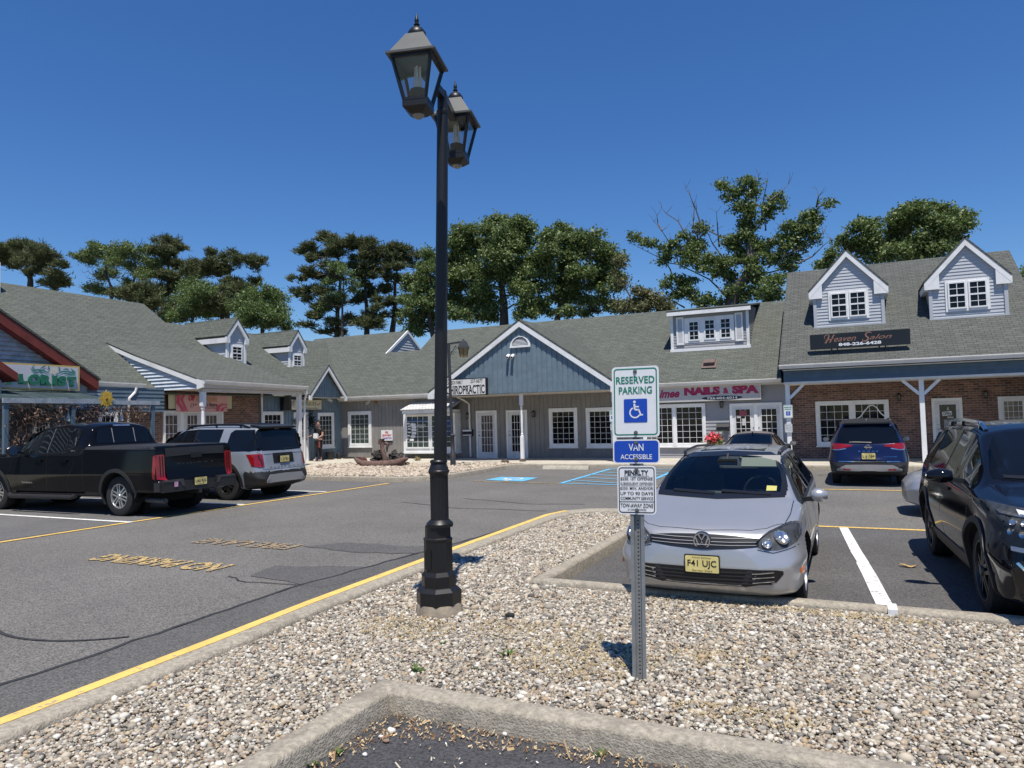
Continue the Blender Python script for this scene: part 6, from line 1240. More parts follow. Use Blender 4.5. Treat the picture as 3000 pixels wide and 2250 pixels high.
for y in (-.37, .37):
    mb = MB(); mb.obox((X(2.35), y, .78), (-.08, 0, .32), (0, .23, 0), (.06, 0, .02)); mb.obox((X(2.45), y, 1.2), (-.02, 0, .09), (0, .12, 0), (.045, 0, .01)); mb.box(X(2.3), X(1.8), y-.24, y+.24, .42, .58); mb.build('seat', C_seat, vw.root, local=True, uv=False)
mb = MB(); mb.obox((X(3.3), 0, .8), (-.08, 0, .3), (0, .64, 0), (.06, 0, .02)); mb.build('rear_seat', C_seat, vw.root, local=True, uv=False)
mb = MB(); a_ = np.linspace(0, 2*np.pi, 29); ctr = np.array([X(1.72), .36, .98]); mb.tube([ctr+.185*(math.cos(t)*np.array([0, 1, 0])+math.sin(t)*np.array([-.42, 0, .9])) for t in a_], .016, 6, cap=False); mb.bar(ctr-np.array([0, .17, 0]), ctr+np.array([0, .17, 0]), .03, .04); mb.bar(ctr, ctr+np.array([.25, 0, -.1]), .05, .05); mb.build('steering_wheel', C_trim, vw.root, smooth=True, local=True, uv=False)
mb = MB(); mb.obox((X(1.72), 0, 1.31), (.02, 0, .005), (0, .11, 0), (0, 0, .033)); mb.bar((X(1.74), 0, 1.33), (X(1.8), 0, 1.40), .02, .02); mb.build('rear_view_mirror', C_trim, vw.root, local=True, uv=False)
mb = MB(); mb.obox((X(1.80), .36, 1.315), (.06, 0, -.06), (0, .21, 0), (.006, 0, .008)); mb.build('sun_visor', mat('visor', (.28, .27, .25), .8), vw.root, local=True, uv=False)
vw.patch('inspection_sticker', 'x+', cols((.47, 1.045, 1.090), (.57, 1.045, 1.086)), mat('sticker yellow', (.45, .42, .12), .6), .0052, 3, 2, parent=wsh)
for y0, y1 in ((-.50, -.05), (.02, .52)): vw.strip('wiper', 'x+', [(y0, 1.035), (y1, 1.012)], .022, C_trim, .016, .08)
# nose: grille band, badge, lamps, lower intake, plate
gr_ = vw.patch('grille', 'x+', cols((-.50, .652, .722), (-.3, .630, .738), (0, .612, .748), (.3, .630, .738), (.50, .652, .722)), C_trim, .004, 16, 4)
for z in (.655, .682, .712): vw.strip('grille_bar', 'x+', [(-.48, z+.010), (-.25, z+.001), (0, z), (.25, z+.001), (.48, z+.010)], .005, C_plastg, .010, .06, parent=gr_)
for sg in (1, -1):
    hc = [(.475, .655, .690), (.52, .632, .735), (.58, .622, .772), (.66, .622, .800), (.73, .635, .815), (.785, .665, .812), (.815, .71, .79)]
    if sg < 0: hc = [(-u, a, b) for u, a, b in hc][::-1]
    h = vw.patch('headlight', 'x+', hc, C_lampdk, .003, 16, 8)
    for yy, zz, rr in ((.68, .722, .070), (.565, .680, .046)):
        p, nn = vw.hit('x+', sg*yy, zz); mb = MB(); mb.lathe([(rr*.2, .002), (rr*.45, .006), (rr*.9, .014), (rr, .022), (rr*1.06, .016), (rr*1.06, .0)], 22, p, nn); mb.lathe([(0, .016), (rr*.22, .015), (rr*.22, 0)], 12, p, nn); mb.build('reflector', C_refl, h, smooth=True, angle=40, local=True, uv=False)
    vw.patch('lens', 'x+', hc, C_lens, .026, 14, 6, parent=h, skirt=.02)
    ia = [(sg*.862*1.0, .40, .44)]
    p, nn = vw.hit('y+' if sg > 0 else 'y-', X(.33), .42); mb = MB(); t_ = nrm(np.cross(nn, (0, 0, 1))); mb.obox(p+nn*.004, t_*.055, np.array([0, 0, .022]), nn*.007); mb.build('side_marker', C_amber, vw.root, local=True, uv=False)
p, nn = vw.hit('x+', 0, .683); bz = MB(); bz.lathe([(0, .0), (.082, .0), (.087, -.03)], 28, p+nn*.016, (1, 0, 0)); em = bz.build('emblem', mat('emblem blue grey', (.05, .06, .08), .2, metal=.4), vw.root, local=True, uv=False)
mb = MB(); e0 = p+nn*.018; pe = lambda u, v: e0+np.array([.004, u*1.25, v*1.25]); mb.lathe([(.064, .0), (.066, .008), (.077, .008), (.079, .0)], 28, e0, (1, 0, 0))
stroke(mb, [(-.024, .047), (0, .006), (.024, .047)], pe, .011); stroke(mb, [(-.046, .026), (-.021, -.045), (0, -.004), (.021, -.045), (.046, .026)], pe, .011); mb.build('emblem_mark', C_chrome, em, local=True, uv=False)
lw = vw.patch('lower_grille', 'x+', cols((-.70, .415, .445), (-.64, .345, .455), (-.40, .300, .455), (0, .288, .448), (.40, .300, .455), (.64, .345, .455), (.70, .415, .445)), C_trim, .003, 20, 5)
for z in (.318, .350, .382, .414): vw.strip('slat', 'x+', [(-.60, z+.012), (0, z), (.60, z+.012)], .010, C_plast, .012, .08, parent=lw)
for k in (-1, 1): vw.strip('slat', 'x+', [(k*.36, .305), (k*.43, .45)], .05, C_plast, .010, .05, parent=lw)
for z in (.335, .375, .415): 
    for k in (-1, 1): vw.strip('slat', 'x+', [(k*.44, z+.003), (k*.62, z+.02)], .007, C_refl, .013, .06, parent=lw)
vw.plate(X(-.022), .482, 'F41 UJC', 1, top='New Jersey', bot='Garden State')
vw.strip('bumper_seam', 'x+', [(-.82, .64), (-.62, .60), (-.49, .628)], .006, C_trim, .003, .03); vw.strip('bumper_seam', 'x+', [(.82, .64), (.62, .60), (.49, .628)], .006, C_trim, .003, .03)
vw.strip('hood_seam', 'z+', [(X(1.06), -.745), (X(.7), -.735), (X(.42), -.70), (X(.22), -.56), (X(.15), -.42), (X(.105), 0), (X(.15), .42), (X(.22), .56), (X(.42), .70), (X(.7), .735), (X(1.06), .745)], .007, C_trim, .001, .04)
vw.patch('sunroof', 'z+', cols((X(3.35), -.36, .36), (X(2.1), -.37, .37), (X(2.0), -.33, .33)), C_glass, .003, 14, 8)
vw.rails([(X(1.95), .53), (X(2.05), .545), (X(2.8), .555), (X(3.6), .545), (X(4.05), .50), (X(4.15), .49)], .016, C_trim, lift=.05)
vw.mirror(X(1.42), .90, .985, C_silver, .15, .155, .15); vw.wheels_all(5, C_alloy, 'spoke')
vw.seams([[(X(1.22), .92), (X(1.2), .7), (X(1.3), .28)], [(X(2.45), .98), (X(2.48), .6), (X(2.46), .26)], [(X(3.45), .98), (X(3.38), .72), (X(3.1), .55)], [(X(1.28), .26), (X(3.0), .26)], [(X(.5), .79), (X(.62), .68)]])
for a in ('y+', 'y-'): vw.strip('door_handle', a, [(X(2.35), .84), (X(2.15), .84)], .028, C_silver, .03, .06); vw.strip('door_handle', a, [(X(3.35), .86), (X(3.15), .86)], .028, C_silver, .03, .06)
vw.mir('tail_light', 'x-', cols((.45, .80, .93), (.7, .78, .96)), C_red, nu=6, nv=4)
# ---------------------------------------------------------------- generic sport utility body
def suv(name, label, loc, rz, L, W, H, fo, wb, paint, R, hood, sc, nose=1.0, tail='fast', group='parked sport utility vehicles', belt=1.02, boxy=0.0, tw=.235):
    h = W/2; cw = 1.12+.1*boxy
    if tail == 'fast':
        zt_t = [(L-.55, H-.05), (L-.42, H-.10), (L-.20, belt+.12), (L-.10, belt-.02), (L-.06, .75), (L, .68)]; zr_t = [(L-.55, H-.10), (L-.42, H-.15), (L-.20, belt+.08), (L-.10, belt-.05), (L, .62)]
    else:
        zt_t = [(L-.42, H-.04), (L-.30, H-.08), (L-.17, belt+.12), (L-.10, belt-.02), (L-.075, .75), (L, .68)]; zr_t = [(L-.42, H-.09), (L-.30, H-.13), (L-.17, belt+.08), (L-.10, belt-.05), (L, .62)]
    return Car(name, label, 'car', loc, rz, L, dict(
        zt=[(0, .74), (.02, .86), (.06, hood-.10), (.14, hood-.035), (.35, hood), (cw-.12, hood+.075), (cw, hood+.10), (cw+.45, hood+.36), (cw+.80, H-.075), (cw+1.05, H-.03), (cw+1.5, H), (L-1.3, H-.01)]+zt_t,
        zs=[(0, .66), (.06, hood-.2), (.2, hood-.12), (.6, hood-.09), (cw, hood-.02), (2.4, belt), (L-.6, belt+.05), (L-.25, belt+.0), (L-.1, .8), (L, .58)],
        ys=[(0, h*.62), (.03, h*.70), (.1, h*.80), (.25, h*.875), (.6, h*.915), (1.2, h*.935), (L-1.2, h*.94), (L-.5, h*.905), (L-.18, h*.83), (L-.05, h*.74), (L, h*.66)],
        ym=[(0, h*.72), (.03, h*.81), (.09, h*.89), (.2, h*.95), (.42, h*.985), (.9, h), (L-.9, h), (L-.4, h*.975), (L-.16, h*.91), (L-.05, h*.84), (L, h*.74)],
        zm=[(0, .52), (.4, .62), (L-.4, .66), (L, .50)], yb=[(0, h*.64), (.1, h*.80), (.3, h*.92), (L-.3, h*.92), (L-.1, h*.82), (L, h*.66)],
        zb=[(0, .30), (.1, .24), (.4, .21), (L-.6, .23), (L-.1, .32), (L, .40)],
        yr=[(0, h*.5), (.08, h*.66), (.3, h*.76), (cw-.1, h*.80), (cw, h*.79), (cw+.45, h*.72), (cw+.8, h*.655), (cw+1.4, h*.66), (L-1.0, h*.655), (L-.45, h*.62), (L-.2, h*.70), (L-.08, h*.66), (L, h*.5)],
        zr=[(0, .72), (.06, hood-.13), (.14, hood-.07), (.4, hood-.03), (cw-.1, hood+.045), (cw, hood+.065), (cw+.45, hood+.31), (cw+.8, H-.135), (cw+1.2, H-.075), (cw+1.6, H-.06), (L-1.3, H-.07)]+zr_t),
        (fo, fo+wb), paint, R, sc, .026, group, tw)
def suv_glass(c, L, hood, H, belt, m=None, third=True, h=.92, cw=1.12):
    X = lambda s: L/2-s; m = m or C_glass
    w0 = c.patch('windshield', 'x+', cols((-h*.74, hood+.115, hood+.16), (-h*.68, hood+.105, hood+.36), (-h*.60, hood+.10, H-.16), (-h*.5, hood+.095, H-.125), (0, hood+.09, H-.105), (h*.5, hood+.095, H-.125), (h*.60, hood+.10, H-.16), (h*.68, hood+.105, hood+.36), (h*.74, hood+.115, hood+.16)), m, .004, 20, 8)
    A = cols((X(cw+1.38), belt+.03, H-.12), (X(cw+.95), belt+.02, H-.14), (X(cw+.78), belt+.015, H-.21), (X(cw+.3), belt-.005, hood+.20), (X(cw+.14), belt-.01, hood+.06))
    B = cols((X(cw+2.28), belt+.05, H-.125), (X(cw+1.46), belt+.035, H-.115))
    for w_ in (A, B): c.both('side_window', w_, m, off=.010, nu=12, nv=6)
    if third: c.both('side_window', cols((X(L-.62), belt+.12, belt+.18), (X(L-.80), belt+.08, H-.17), (X(cw+2.38), belt+.055, H-.13)), m, off=.010, nu=8, nv=6)
    c.both('window_pillar', cols((X(cw+1.47), belt+.03, H-.11), (X(cw+1.37), belt+.03, H-.11)), C_trim, off=.005, nu=2, nv=6)
    return w0
# ---------------------------------------------------------------- black sport utility at the right edge
L, H = 4.63, 1.66; X = lambda s: L/2-s
gm = suv('parked_car', 'glossy black sport utility vehicle nosed up to the kerb at the right edge', (1.77, 6.55+L/2, 0), R_(-86.8), L, 1.84, H, .93, 2.725, C_navy, .365, 1.03, 1.0, belt=1.06)
gm.finish(); suv_glass(gm, L, 1.03, H, 1.06, h=.92)
gm.both('sill_trim', cols((X(3.2), .23, .42), (X(1.38), .23, .42)), C_plast, off=.010, nu=12, nv=3); gm.flares(.055, C_plast)
gm.seams([[(X(1.30), 1.02), (X(1.26), .7), (X(1.38), .42)], [(X(2.53), 1.09), (X(2.55), .7), (X(2.5), .42)], [(X(3.52), 1.1), (X(3.42), .8), (X(3.25), .62)]], .008)
for a in ('y+', 'y-'):
    for s0 in (2.42, 3.36): gm.strip('door_handle', a, [(X(s0), .95), (X(s0-.2), .95)], .03, C_navy, .035, .06)
    gm.strip('window_trim', a, [(X(1.3), 1.05), (X(2.2), 1.085), (X(3.4), 1.115), (X(3.95), 1.15)], .014, C_chrome, .008, .06)
gm.mirror(X(1.62), .93, 1.13, C_navy, .15, .22, .15); gm.rails([(X(2.05), .54), (X(2.2), .555), (X(3.0), .565), (X(3.7), .555), (X(4.0), .53)], .02, C_chrome, lift=.06); gm.wheels_all(5, C_alloyd, 'twin', rim_r=.70)
gg = gm.patch('grille', 'x+', cols((-.50, .60, .90), (-.42, .50, .93), (0, .48, .94), (.42, .50, .93), (.50, .60, .90)), C_trim, .004, 14, 8)
for z in (.56, .64, .72, .80, .88): gm.strip('grille_bar', 'x+', [(-.45, z), (0, z), (.45, z)], .018, C_chrome, .012, .08, parent=gg)
for sg in (1, -1):
    hc = [(.53, .78, .965), (.60, .70, .985), (.70, .66, .99), (.79, .68, .99), (.855, .74, .985)]; hc = hc if sg > 0 else [(-u, a, b) for u, a, b in hc][::-1]
    h = gm.patch('headlight', 'x+', hc, C_lampdk, .004, 12, 8)
    pth = [(.72, .955), (.60, .94), (.575, .90), (.575, .79), (.62, .735), (.72, .695), (.80, .70)]; gm.strip('daytime_lamp', 'x+', [(sg*u, v) for u, v in pth], .034, mat('lamp white', (.7, .72, .74), .2), .014, .03, parent=h)
    pth = [(.60, .92), (.70, .935), (.81, .94)]; gm.strip('daytime_lamp', 'x+', [(sg*u, v) for u, v in pth], .018, C_refl, .014, .03, parent=h)
    for yy, zz in ((.65, .88), (.71, .885), (.77, .89), (.66, .81), (.73, .81), (.79, .82), (.70, .75)): p, nn = gm.hit('x+', sg*yy, zz); mb = MB(); mb.lathe([(0, .008), (.022, .012), (.027, .016), (.027, 0)], 12, p, nn); mb.build('reflector', C_refl, h, smooth=True, local=True, uv=False)
    gm.patch('lens', 'x+', hc, C_lens, .024, 10, 6, parent=h, skirt=.02)
    fc = [(.56, .42, .50), (.66, .34, .60), (.76, .36, .62), (.80, .44, .56)]; fc = fc if sg > 0 else [(-u, a, b) for u, a, b in fc][::-1]
    f = gm.patch('fog_lamp_pocket', 'x+', fc, C_trim, .004, 8, 6); gm.strip('chrome_trim', 'x+', [(sg*.78, .60), (sg*.70, .50), (sg*.66, .38), (sg*.60, .31)], .02, C_chrome, .012, .03, parent=f)
gm.patch('bumper_trim', 'x+', cols((-.6, .30, .44), (.6, .30, .44)), C_plast, .006, 12, 4)
gm.strip('hood_seam', 'x+', [(-.72, 1.10), (-.70, .99), (-.45, .965), (0, .955), (.45, .965), (.70, .99), (.72, 1.10)], .008, C_trim, .001, .05)
for y0, y1 in ((-.6, -.05), (.0, .6)): gm.strip('wiper', 'x+', [(y0, 1.155), (y1, 1.135)], .024, C_trim, .014, .08)
# ---------------------------------------------------------------- blue sport utility seen from behind
L, H = 4.65, 1.69; X = lambda s: L/2-s; k = .935
rg = suv('parked_car', 'deep blue sport utility vehicle seen from behind in front of the salon', (.365, 18.45+L*k/2, 0), R_(90), L, 1.84, H, .95, 2.70, C_blue, .36, 1.0, k, belt=1.05, tw=.22)
rg.split = [(lambda q: q[2] < .615 and q[0] < X(4.12), 'bumper', C_plast), (lambda q: q[2] > 1.60, 'roof', C_trim)]; rg.finish(); suv_glass(rg, L, 1.0, H, 1.05, h=.92)
rwn = rg.patch('rear_window', 'x-', cols((-.70, 1.09, 1.14), (-.64, 1.075, 1.38), (-.56, 1.07, 1.50), (0, 1.06, 1.525), (.56, 1.07, 1.50), (.64, 1.075, 1.38), (.70, 1.09, 1.14)), C_glass, .005, 18, 8)
rg.strip('wiper', 'x-', [(-.08, 1.09), (.3, 1.105), (.42, 1.10)], .02, C_trim, .016, .05, parent=rwn)
mb = MB(); mb.prism([(X(4.06), -.56, 1.60), (X(4.06), .56, 1.60), (X(4.33), .52, 1.555), (X(4.33), -.52, 1.555)], (0, 0, .035)); mb.build('spoiler', C_trim, rg.root, local=True, uv=False)
for sg in (1, -1):
    tc = [(.36, 1.0, 1.035), (.55, .965, 1.06), (.70, .925, 1.075), (.82, .93, 1.07)]; tc = tc if sg > 0 else [(-u, a, b) for u, a, b in tc][::-1]
    t_ = rg.patch('tail_light', 'x-', tc, C_red, .010, 10, 5)
    lc = [(.50, .935, .962), (.70, .90, .922), (.80, .91, .93)]; lc = lc if sg > 0 else [(-u, a, b) for u, a, b in lc][::-1]; rg.patch('lens', 'x-', lc, C_refl, .010, 6, 2, parent=t_)
rg.patch('bumper_insert', 'x-', cols((-.72, .40, .45), (-.52, .40, .545), (0, .40, .555), (.52, .40, .545), (.72, .40, .45)), C_plastg, .014, 14, 4)
rg.strip('chrome_strip', 'x-', [(-.68, .63), (0, .625), (.68, .63)], .016, C_chrome, .010, .08)
for sg in (1, -1): rg.strip('reflector', 'x-', [(sg*.42, .435), (sg*.58, .435)], .03, C_red, .020, .05)
p, nn = rg.hit('x-', 0, .98); mb = MB(); mb.lathe([(.045, 0), (.048, .012), (.06, .012), (.062, 0)], 24, p, (-1, 0, 0)); mb.obox(p+np.array([-.012, 0, 0]), (.006, 0, 0), (0, .085, 0), (0, 0, .014)); mb.build('emblem', C_chrome, rg.root, local=True, uv=False)
rg.words('lettering', 'ROGUE', 'x-', .22, -.22, .865, .895, C_chrome, .01, .006, spacing=1.8); rg.words('lettering', 'PLATINUM', 'x-', -.34, -.62, .735, .755, C_chrome, .0, .006)
rg.plate(X(4.665), .765, 'L 61584', -1, w_=.30, h=.15)
rg.strip('tailgate_seam', 'x-', [(-.66, 1.06), (-.74, .93), (-.70, .66), (0, .645), (.70, .66), (.74, .93), (.66, 1.06)], .009, C_trim, .0015, .05)
rg.mirror(X(1.55), .93, 1.08, C_trim, .13, .2, .14); rg.rails([(X(2.0), .54), (X(2.15), .555), (X(3.0), .565), (X(3.6), .555), (X(3.95), .53)], .018, C_chrome, lift=.05); rg.wheels_all(5, C_alloyd, 'twin'); rg.flares(.05, C_plast)
rg.both('sill_trim', cols((X(3.25), .24, .40), (X(1.4), .24, .40)), C_plast, off=.010, nu=10, nv=3)
mb = MB(); p, _ = rg.hit('z+', X(3.95), 0); mb.grid([[p+np.array([.08*t-.04, y*(1-t), .055*t*(2-t)]) for y in (-.012, .012)] for t in np.linspace(0, 1, 5)]); mb.build('antenna', C_trim, rg.root, local=True, uv=False)
# ---------------------------------------------------------------- grey boxy sport utility beside the pickup
L, H = 4.86, 1.82; X = lambda s: L/2-s
ps = suv('parked_car', 'blue grey boxy sport utility vehicle with black roof rails beyond the pickup', (-12.52-L/2, 13.42, 0), R_(180), L, 1.94, H, .96, 2.89, C_grey, .395, 1.14, 1.0, tail='boxy', belt=1.13, boxy=1.0, tw=.25)
ps.split = [(lambda q: q[2] < .68 and q[0] < X(4.40), 'bumper', C_plast), (lambda q: 1.185 < q[2] < 1.69 and q[0] < X(L-.31), 'rear_surround', C_glass)]; ps.finish(); suv_glass(ps, L, 1.14, H, 1.13, third=False, h=1.0, cw=1.22)
ps.both('side_window', cols((X(L-.16), 1.20, 1.32), (X(L-.24), 1.18, 1.60), (X(L-.32), 1.17, 1.67), (X(L-.96), 1.17, 1.675), (X(L-1.08), 1.28, 1.60)), C_glass, off=.010, nu=10, nv=6)
rw2 = ps.patch('rear_window', 'x-', cols((-.78, 1.19, 1.28), (-.74, 1.17, 1.55), (-.64, 1.165, 1.655), (0, 1.16, 1.67), (.64, 1.165, 1.655), (.74, 1.17, 1.55), (.78, 1.19, 1.28)), C_glass, .005, 18, 8)
ps.strip('wiper', 'x-', [(.0, 1.185), (-.2, 1.20), (-.36, 1.19)], .024, C_trim, .016, .05, parent=rw2)
mb = MB(); mb.prism([(X(4.30), -.60, 1.752), (X(4.30), .60, 1.752), (X(4.66), .58, 1.70), (X(4.66), -.58, 1.70)], (0, 0, .045)); mb.build('spoiler', C_trim, ps.root, local=True, uv=False)
for sg in (1, -1):
    tc = [(.66, .80, 1.09), (.76, .78, 1.10), (.87, .82, 1.09)]; tc = tc if sg > 0 else [(-u, a, b) for u, a, b in tc][::-1]
    t_ = ps.patch('tail_light', 'x-', tc, C_red, .014, 8, 6); ps.strip('lens_divider', 'x-', [(sg*.74, 1.07), (sg*.74, .98), (sg*.71, .93), (sg*.71, .83)], .03, C_trim, .020, .04, parent=t_)
    ps.patch('tail_light', 'y+' if sg > 0 else 'y-', cols((X(L-.12), .82, 1.09), (X(L-.22), .84, 1.08)), C_red, .010, 6, 5)
ps.patch('plate_panel', 'x-', cols((-.34, .86, 1.10), (.34, .86, 1.10)), C_trim, .008, 8, 4); ps.plate(X(L+.0)+.045, .95, 'U 34 PKA', -1, y=0)
ps.patch('bumper_insert', 'x-', cols((-.64, .42, .46), (-.54, .41, .60), (0, .41, .61), (.54, .41, .60), (.64, .42, .46)), C_plastg, .016, 14, 4)
ps.words('lettering', 'PASSPORT', 'x-', .50, -.50, .735, .785, mat('debossed letter', (.12, .13, .15), .5), .02, .006, spacing=1.5)
ps.strip('tailgate_seam', 'x-', [(-.80, 1.18), (-.70, 1.10), (-.70, .73), (0, .715), (.70, .73), (.70, 1.10), (.80, 1.18)], .009, C_trim, .0015, .05); ps.strip('tailgate_seam', 'x-', [(-.68, 1.08), (-.36, 1.08)], .012, C_trim, .0015, .05); ps.strip('tailgate_seam', 'x-', [(.36, 1.08), (.68, 1.08)], .012, C_trim, .0015, .05)
ps.both('sill_trim', cols((X(3.4), .26, .46), (X(1.45), .26, .46)), C_plast, off=.012, nu=10, nv=3); ps.flares(.075, C_plast, .02)
ps.seams([[(X(2.68), 1.15), (X(2.68), .8), (X(2.62), .46)], [(X(3.62), 1.16), (X(3.5), .86), (X(3.3), .66)]], .008)
ps.mirror(X(1.72), 1.0, 1.22, C_trim, .15, .22, .17); ps.rails([(X(2.15), .60), (X(2.35), .615), (X(3.2), .62), (X(4.0), .61), (X(4.3), .59)], .026, C_trim, lift=.075); ps.wheels_all(6, C_alloyd, 'twin', rim_r=.62)
# ---------------------------------------------------------------- black crew cab pickup
L = 6.41; X = lambda s: L/2-s; W2 = 1.0
pk = Car('pickup_truck', 'big black crew cab pickup truck parked side on at the left', 'pickup truck', (-12.28-L/2, 10.62, 0), R_(180), L, dict(
    zt=[(0, .95), (.03, 1.1), (.1, 1.2), (.3, 1.26), (1.35, 1.33), (1.5, 1.35), (1.95, 1.63), (2.35, 1.87), (2.6, 1.925), (3.1, 1.955), (3.75, 1.94), (3.96, 1.90), (4.02, 1.86), (4.10, 1.5), (4.14, 1.425), (4.3, 1.42), (6.26, 1.42), (6.31, 1.41), (6.32, .80), (6.41, .76)],
    zs=[(0, .85), (.1, 1.08), (.4, 1.14), (1.4, 1.20), (2.2, 1.24), (4.0, 1.27), (4.14, 1.37), (6.26, 1.38), (6.31, 1.37), (6.32, .75), (6.41, .70)],
    ys=[(0, .72), (.06, .80), (.2, .89), (.6, .935), (1.5, .95), (6.08, .955), (6.3, .93), (6.41, .90)],
    ym=[(0, .80), (.06, .90), (.2, .965), (.6, 1.0), (1.3, 1.0), (1.9, .985), (4.48, .985), (5.08, 1.0), (5.98, 1.0), (6.3, .965), (6.41, .93)],
    zm=[(0, .65), (.6, .85), (6.28, .85), (6.41, .62)], yb=[(0, .78), (.2, .92), (6.08, .93), (6.41, .88)],
    zb=[(0, .42), (.2, .36), (1.4, .34), (4.68, .36), (5.88, .44), (6.31, .46), (6.41, .50)],
    yr=[(0, .62), (.1, .74), (1.4, .82), (1.5, .80), (1.95, .735), (2.35, .68), (3.0, .69), (3.8, .685), (4.02, .66), (4.10, .75), (4.14, .90), (6.26, .90), (6.31, .88), (6.41, .82)],
    zr=[(0, .93), (.1, 1.17), (.4, 1.22), (1.35, 1.29), (1.5, 1.305), (1.95, 1.57), (2.35, 1.80), (2.7, 1.86), (3.1, 1.88), (3.75, 1.87), (4.0, 1.80), (4.10, 1.45), (4.14, 1.415), (6.26, 1.415), (6.31, 1.40), (6.32, .79), (6.41, .75)]),
    (1.0, 5.18), C_black, .41, sig=.014, tw=.27, arch=.085)
pk.finish()
h = .98
pk.patch('windshield', 'x+', cols((-.74, 1.36, 1.42), (-.66, 1.35, 1.72), (-.55, 1.34, 1.83), (0, 1.34, 1.86), (.55, 1.34, 1.83), (.66, 1.35, 1.72), (.74, 1.36, 1.42)), C_glass, .007, 18, 8)
pk.both('side_window', cols((X(2.82), 1.29, 1.81), (X(2.45), 1.275, 1.79), (X(2.25), 1.27, 1.70), (X(1.8), 1.255, 1.45), (X(1.72), 1.25, 1.30)), C_glass, off=.010, nu=12, nv=6)
pk.both('side_window', cols((X(3.78), 1.45, 1.74), (X(3.66), 1.335, 1.80), (X(3.5), 1.31, 1.815), (X(2.93), 1.295, 1.815)), C_glass, off=.010, nu=10, nv=6)
for a in ('y+', 'y-'):
    for P in ([(X(2.87), 1.29), (X(2.83), 1.815)], [(X(3.74), 1.45), (X(3.60), 1.80)]): pk.strip('window_trim', a, P, .016, C_refl, .008, .05)
    pk.strip('window_trim', a, [(X(1.75), 1.25), (X(2.9), 1.285), (X(3.55), 1.30), (X(3.78), 1.44)], .016, C_trim, .008, .05)
rwp = pk.patch('rear_window', 'x-', cols((-.64, 1.50, 1.56), (-.61, 1.48, 1.74), (-.52, 1.475, 1.80), (0, 1.47, 1.82), (.52, 1.475, 1.80), (.61, 1.48, 1.74), (.64, 1.50, 1.56)), C_glass, .006, 14, 6)
for y in (-.26, .26): pk.strip('slider_frame', 'x-', [(y, 1.49), (y, 1.80)], .012, C_plastg, .012, .05, parent=rwp)
pk.patch('brake_lamp', 'x-', cols((-.20, 1.845, 1.872), (.20, 1.845, 1.872)), C_refl, .010, 6, 2)
pk.patch('bed_cover', 'z+', cols((X(6.24), -.86, .86), (X(4.18), -.86, .86)), C_plast, .006, 10, 4); 
for a in ('y+', 'y-'): pk.strip('bed_rail_cap', a, [(X(6.28), 1.385), (X(4.16), 1.385)], .05, C_plast, .012, .1)
pk.flares(.07, C_plast, .016); pk.both('sill_trim', cols((X(4.58), .37, .44), (X(1.6), .35, .42)), C_plast, off=.008, nu=12, nv=2)
for sg in (1, -1): mb = MB(); mb.tube([(X(3.95), sg*1.0, .40), (X(3.85), sg*1.03, .37), (X(1.75), sg*1.03, .35), (X(1.65), sg*1.0, .38)], .05, 8); mb.build('running_board', C_plast, pk.root, smooth=True, local=True, uv=False)
pk.seams([[(X(1.62), 1.22), (X(1.62), .7), (X(1.72), .43)], [(X(2.90), 1.28), (X(2.92), .8), (X(2.88), .43)], [(X(3.84), 1.45), (X(3.80), 1.0), (X(3.62), .72), (X(3.60), .44)], [(X(4.12), 1.36), (X(4.12), .44)]], .009)
for a in ('y+', 'y-'):
    for s0 in (2.75, 3.62): pk.strip('door_handle', a, [(X(s0), 1.12), (X(s0-.22), 1.12)], .035, C_black, .035, .07)
pk.words('lettering', 'TUNDRA', 'y+', X(2.35), X(2.02), .585, .625, C_refl, .01, .006, spacing=1.3) if False else None
pk.words('lettering', 'TUNDRA', 'y+', X(2.02), X(2.40), .63, .665, C_refl, .012, .006, spacing=1.3); pk.words('lettering', 'SR5', 'y+', X(3.66), X(3.80), 1.325, 1.35, C_refl, .01, .006)
tg = pk.patch('tailgate', 'x-', cols((-.74, .70, 1.37), (.74, .70, 1.37)), C_black, .014, 14, 10)
pk.patch('tailgate_band', 'x-', cols((-.73, 1.20, 1.37), (0, 1.22, 1.375), (.73, 1.20, 1.37)), C_plast, .020, 12, 3, parent=tg)
pk.patch('tailgate_handle', 'x-', cols((-.14, 1.15, 1.25), (.14, 1.15, 1.25)), C_trim, .026, 4, 3, parent=tg)
pk.words('lettering', 'TUNDRA', 'x-', .48, -.48, .98, 1.06, C_plast, .02, .018, spacing=1.3, parent=tg); pk.words('lettering', '4x4', 'x-', .70, .52, .84, .88, C_refl, .03, .020, .2, parent=tg)
for sg in (1, -1):
    tc = [(.755, .74, 1.24), (.80, .74, 1.25), (.94, .76, 1.24)]; tc = tc if sg > 0 else [(-u, a, b) for u, a, b in tc][::-1]
    t_ = pk.patch('tail_light', 'x-', tc, C_red, .014, 8, 10)
    for yy in (.80, .86): pk.strip('lens_divider', 'x-', [(sg*yy, 1.22), (sg*yy, .78)], .010, C_trim, .024, .06, parent=t_)
    pk.patch('tail_light', 'y+' if sg > 0 else 'y-', cols((X(6.31), .76, 1.23), (X(6.25), .78, 1.22)), C_red, .012, 6, 8)
mb = MB(); mb.box(X(6.44), X(6.28), -.96, .96, .52, .70); mb.box(X(6.48), X(6.38), -.90, -.42, .50, .74); mb.box(X(6.48), X(6.38), .42, .90, .50, .74); mb.box(X(6.46), X(6.34), -.42, .42, .50, .60); bp = mb.build('bumper', C_plast, pk.root, local=True, uv=False)
mb = MB()
for sg in (1, -1): mb.prism([(X(6.483), sg*.44, .74), (X(6.483), sg*.90, .74), (X(6.483), sg*.90, .70), (X(6.483), sg*.52, .70), (X(6.483), sg*.46, .60), (X(6.483), sg*.40, .60)], (-.004, 0, 0))
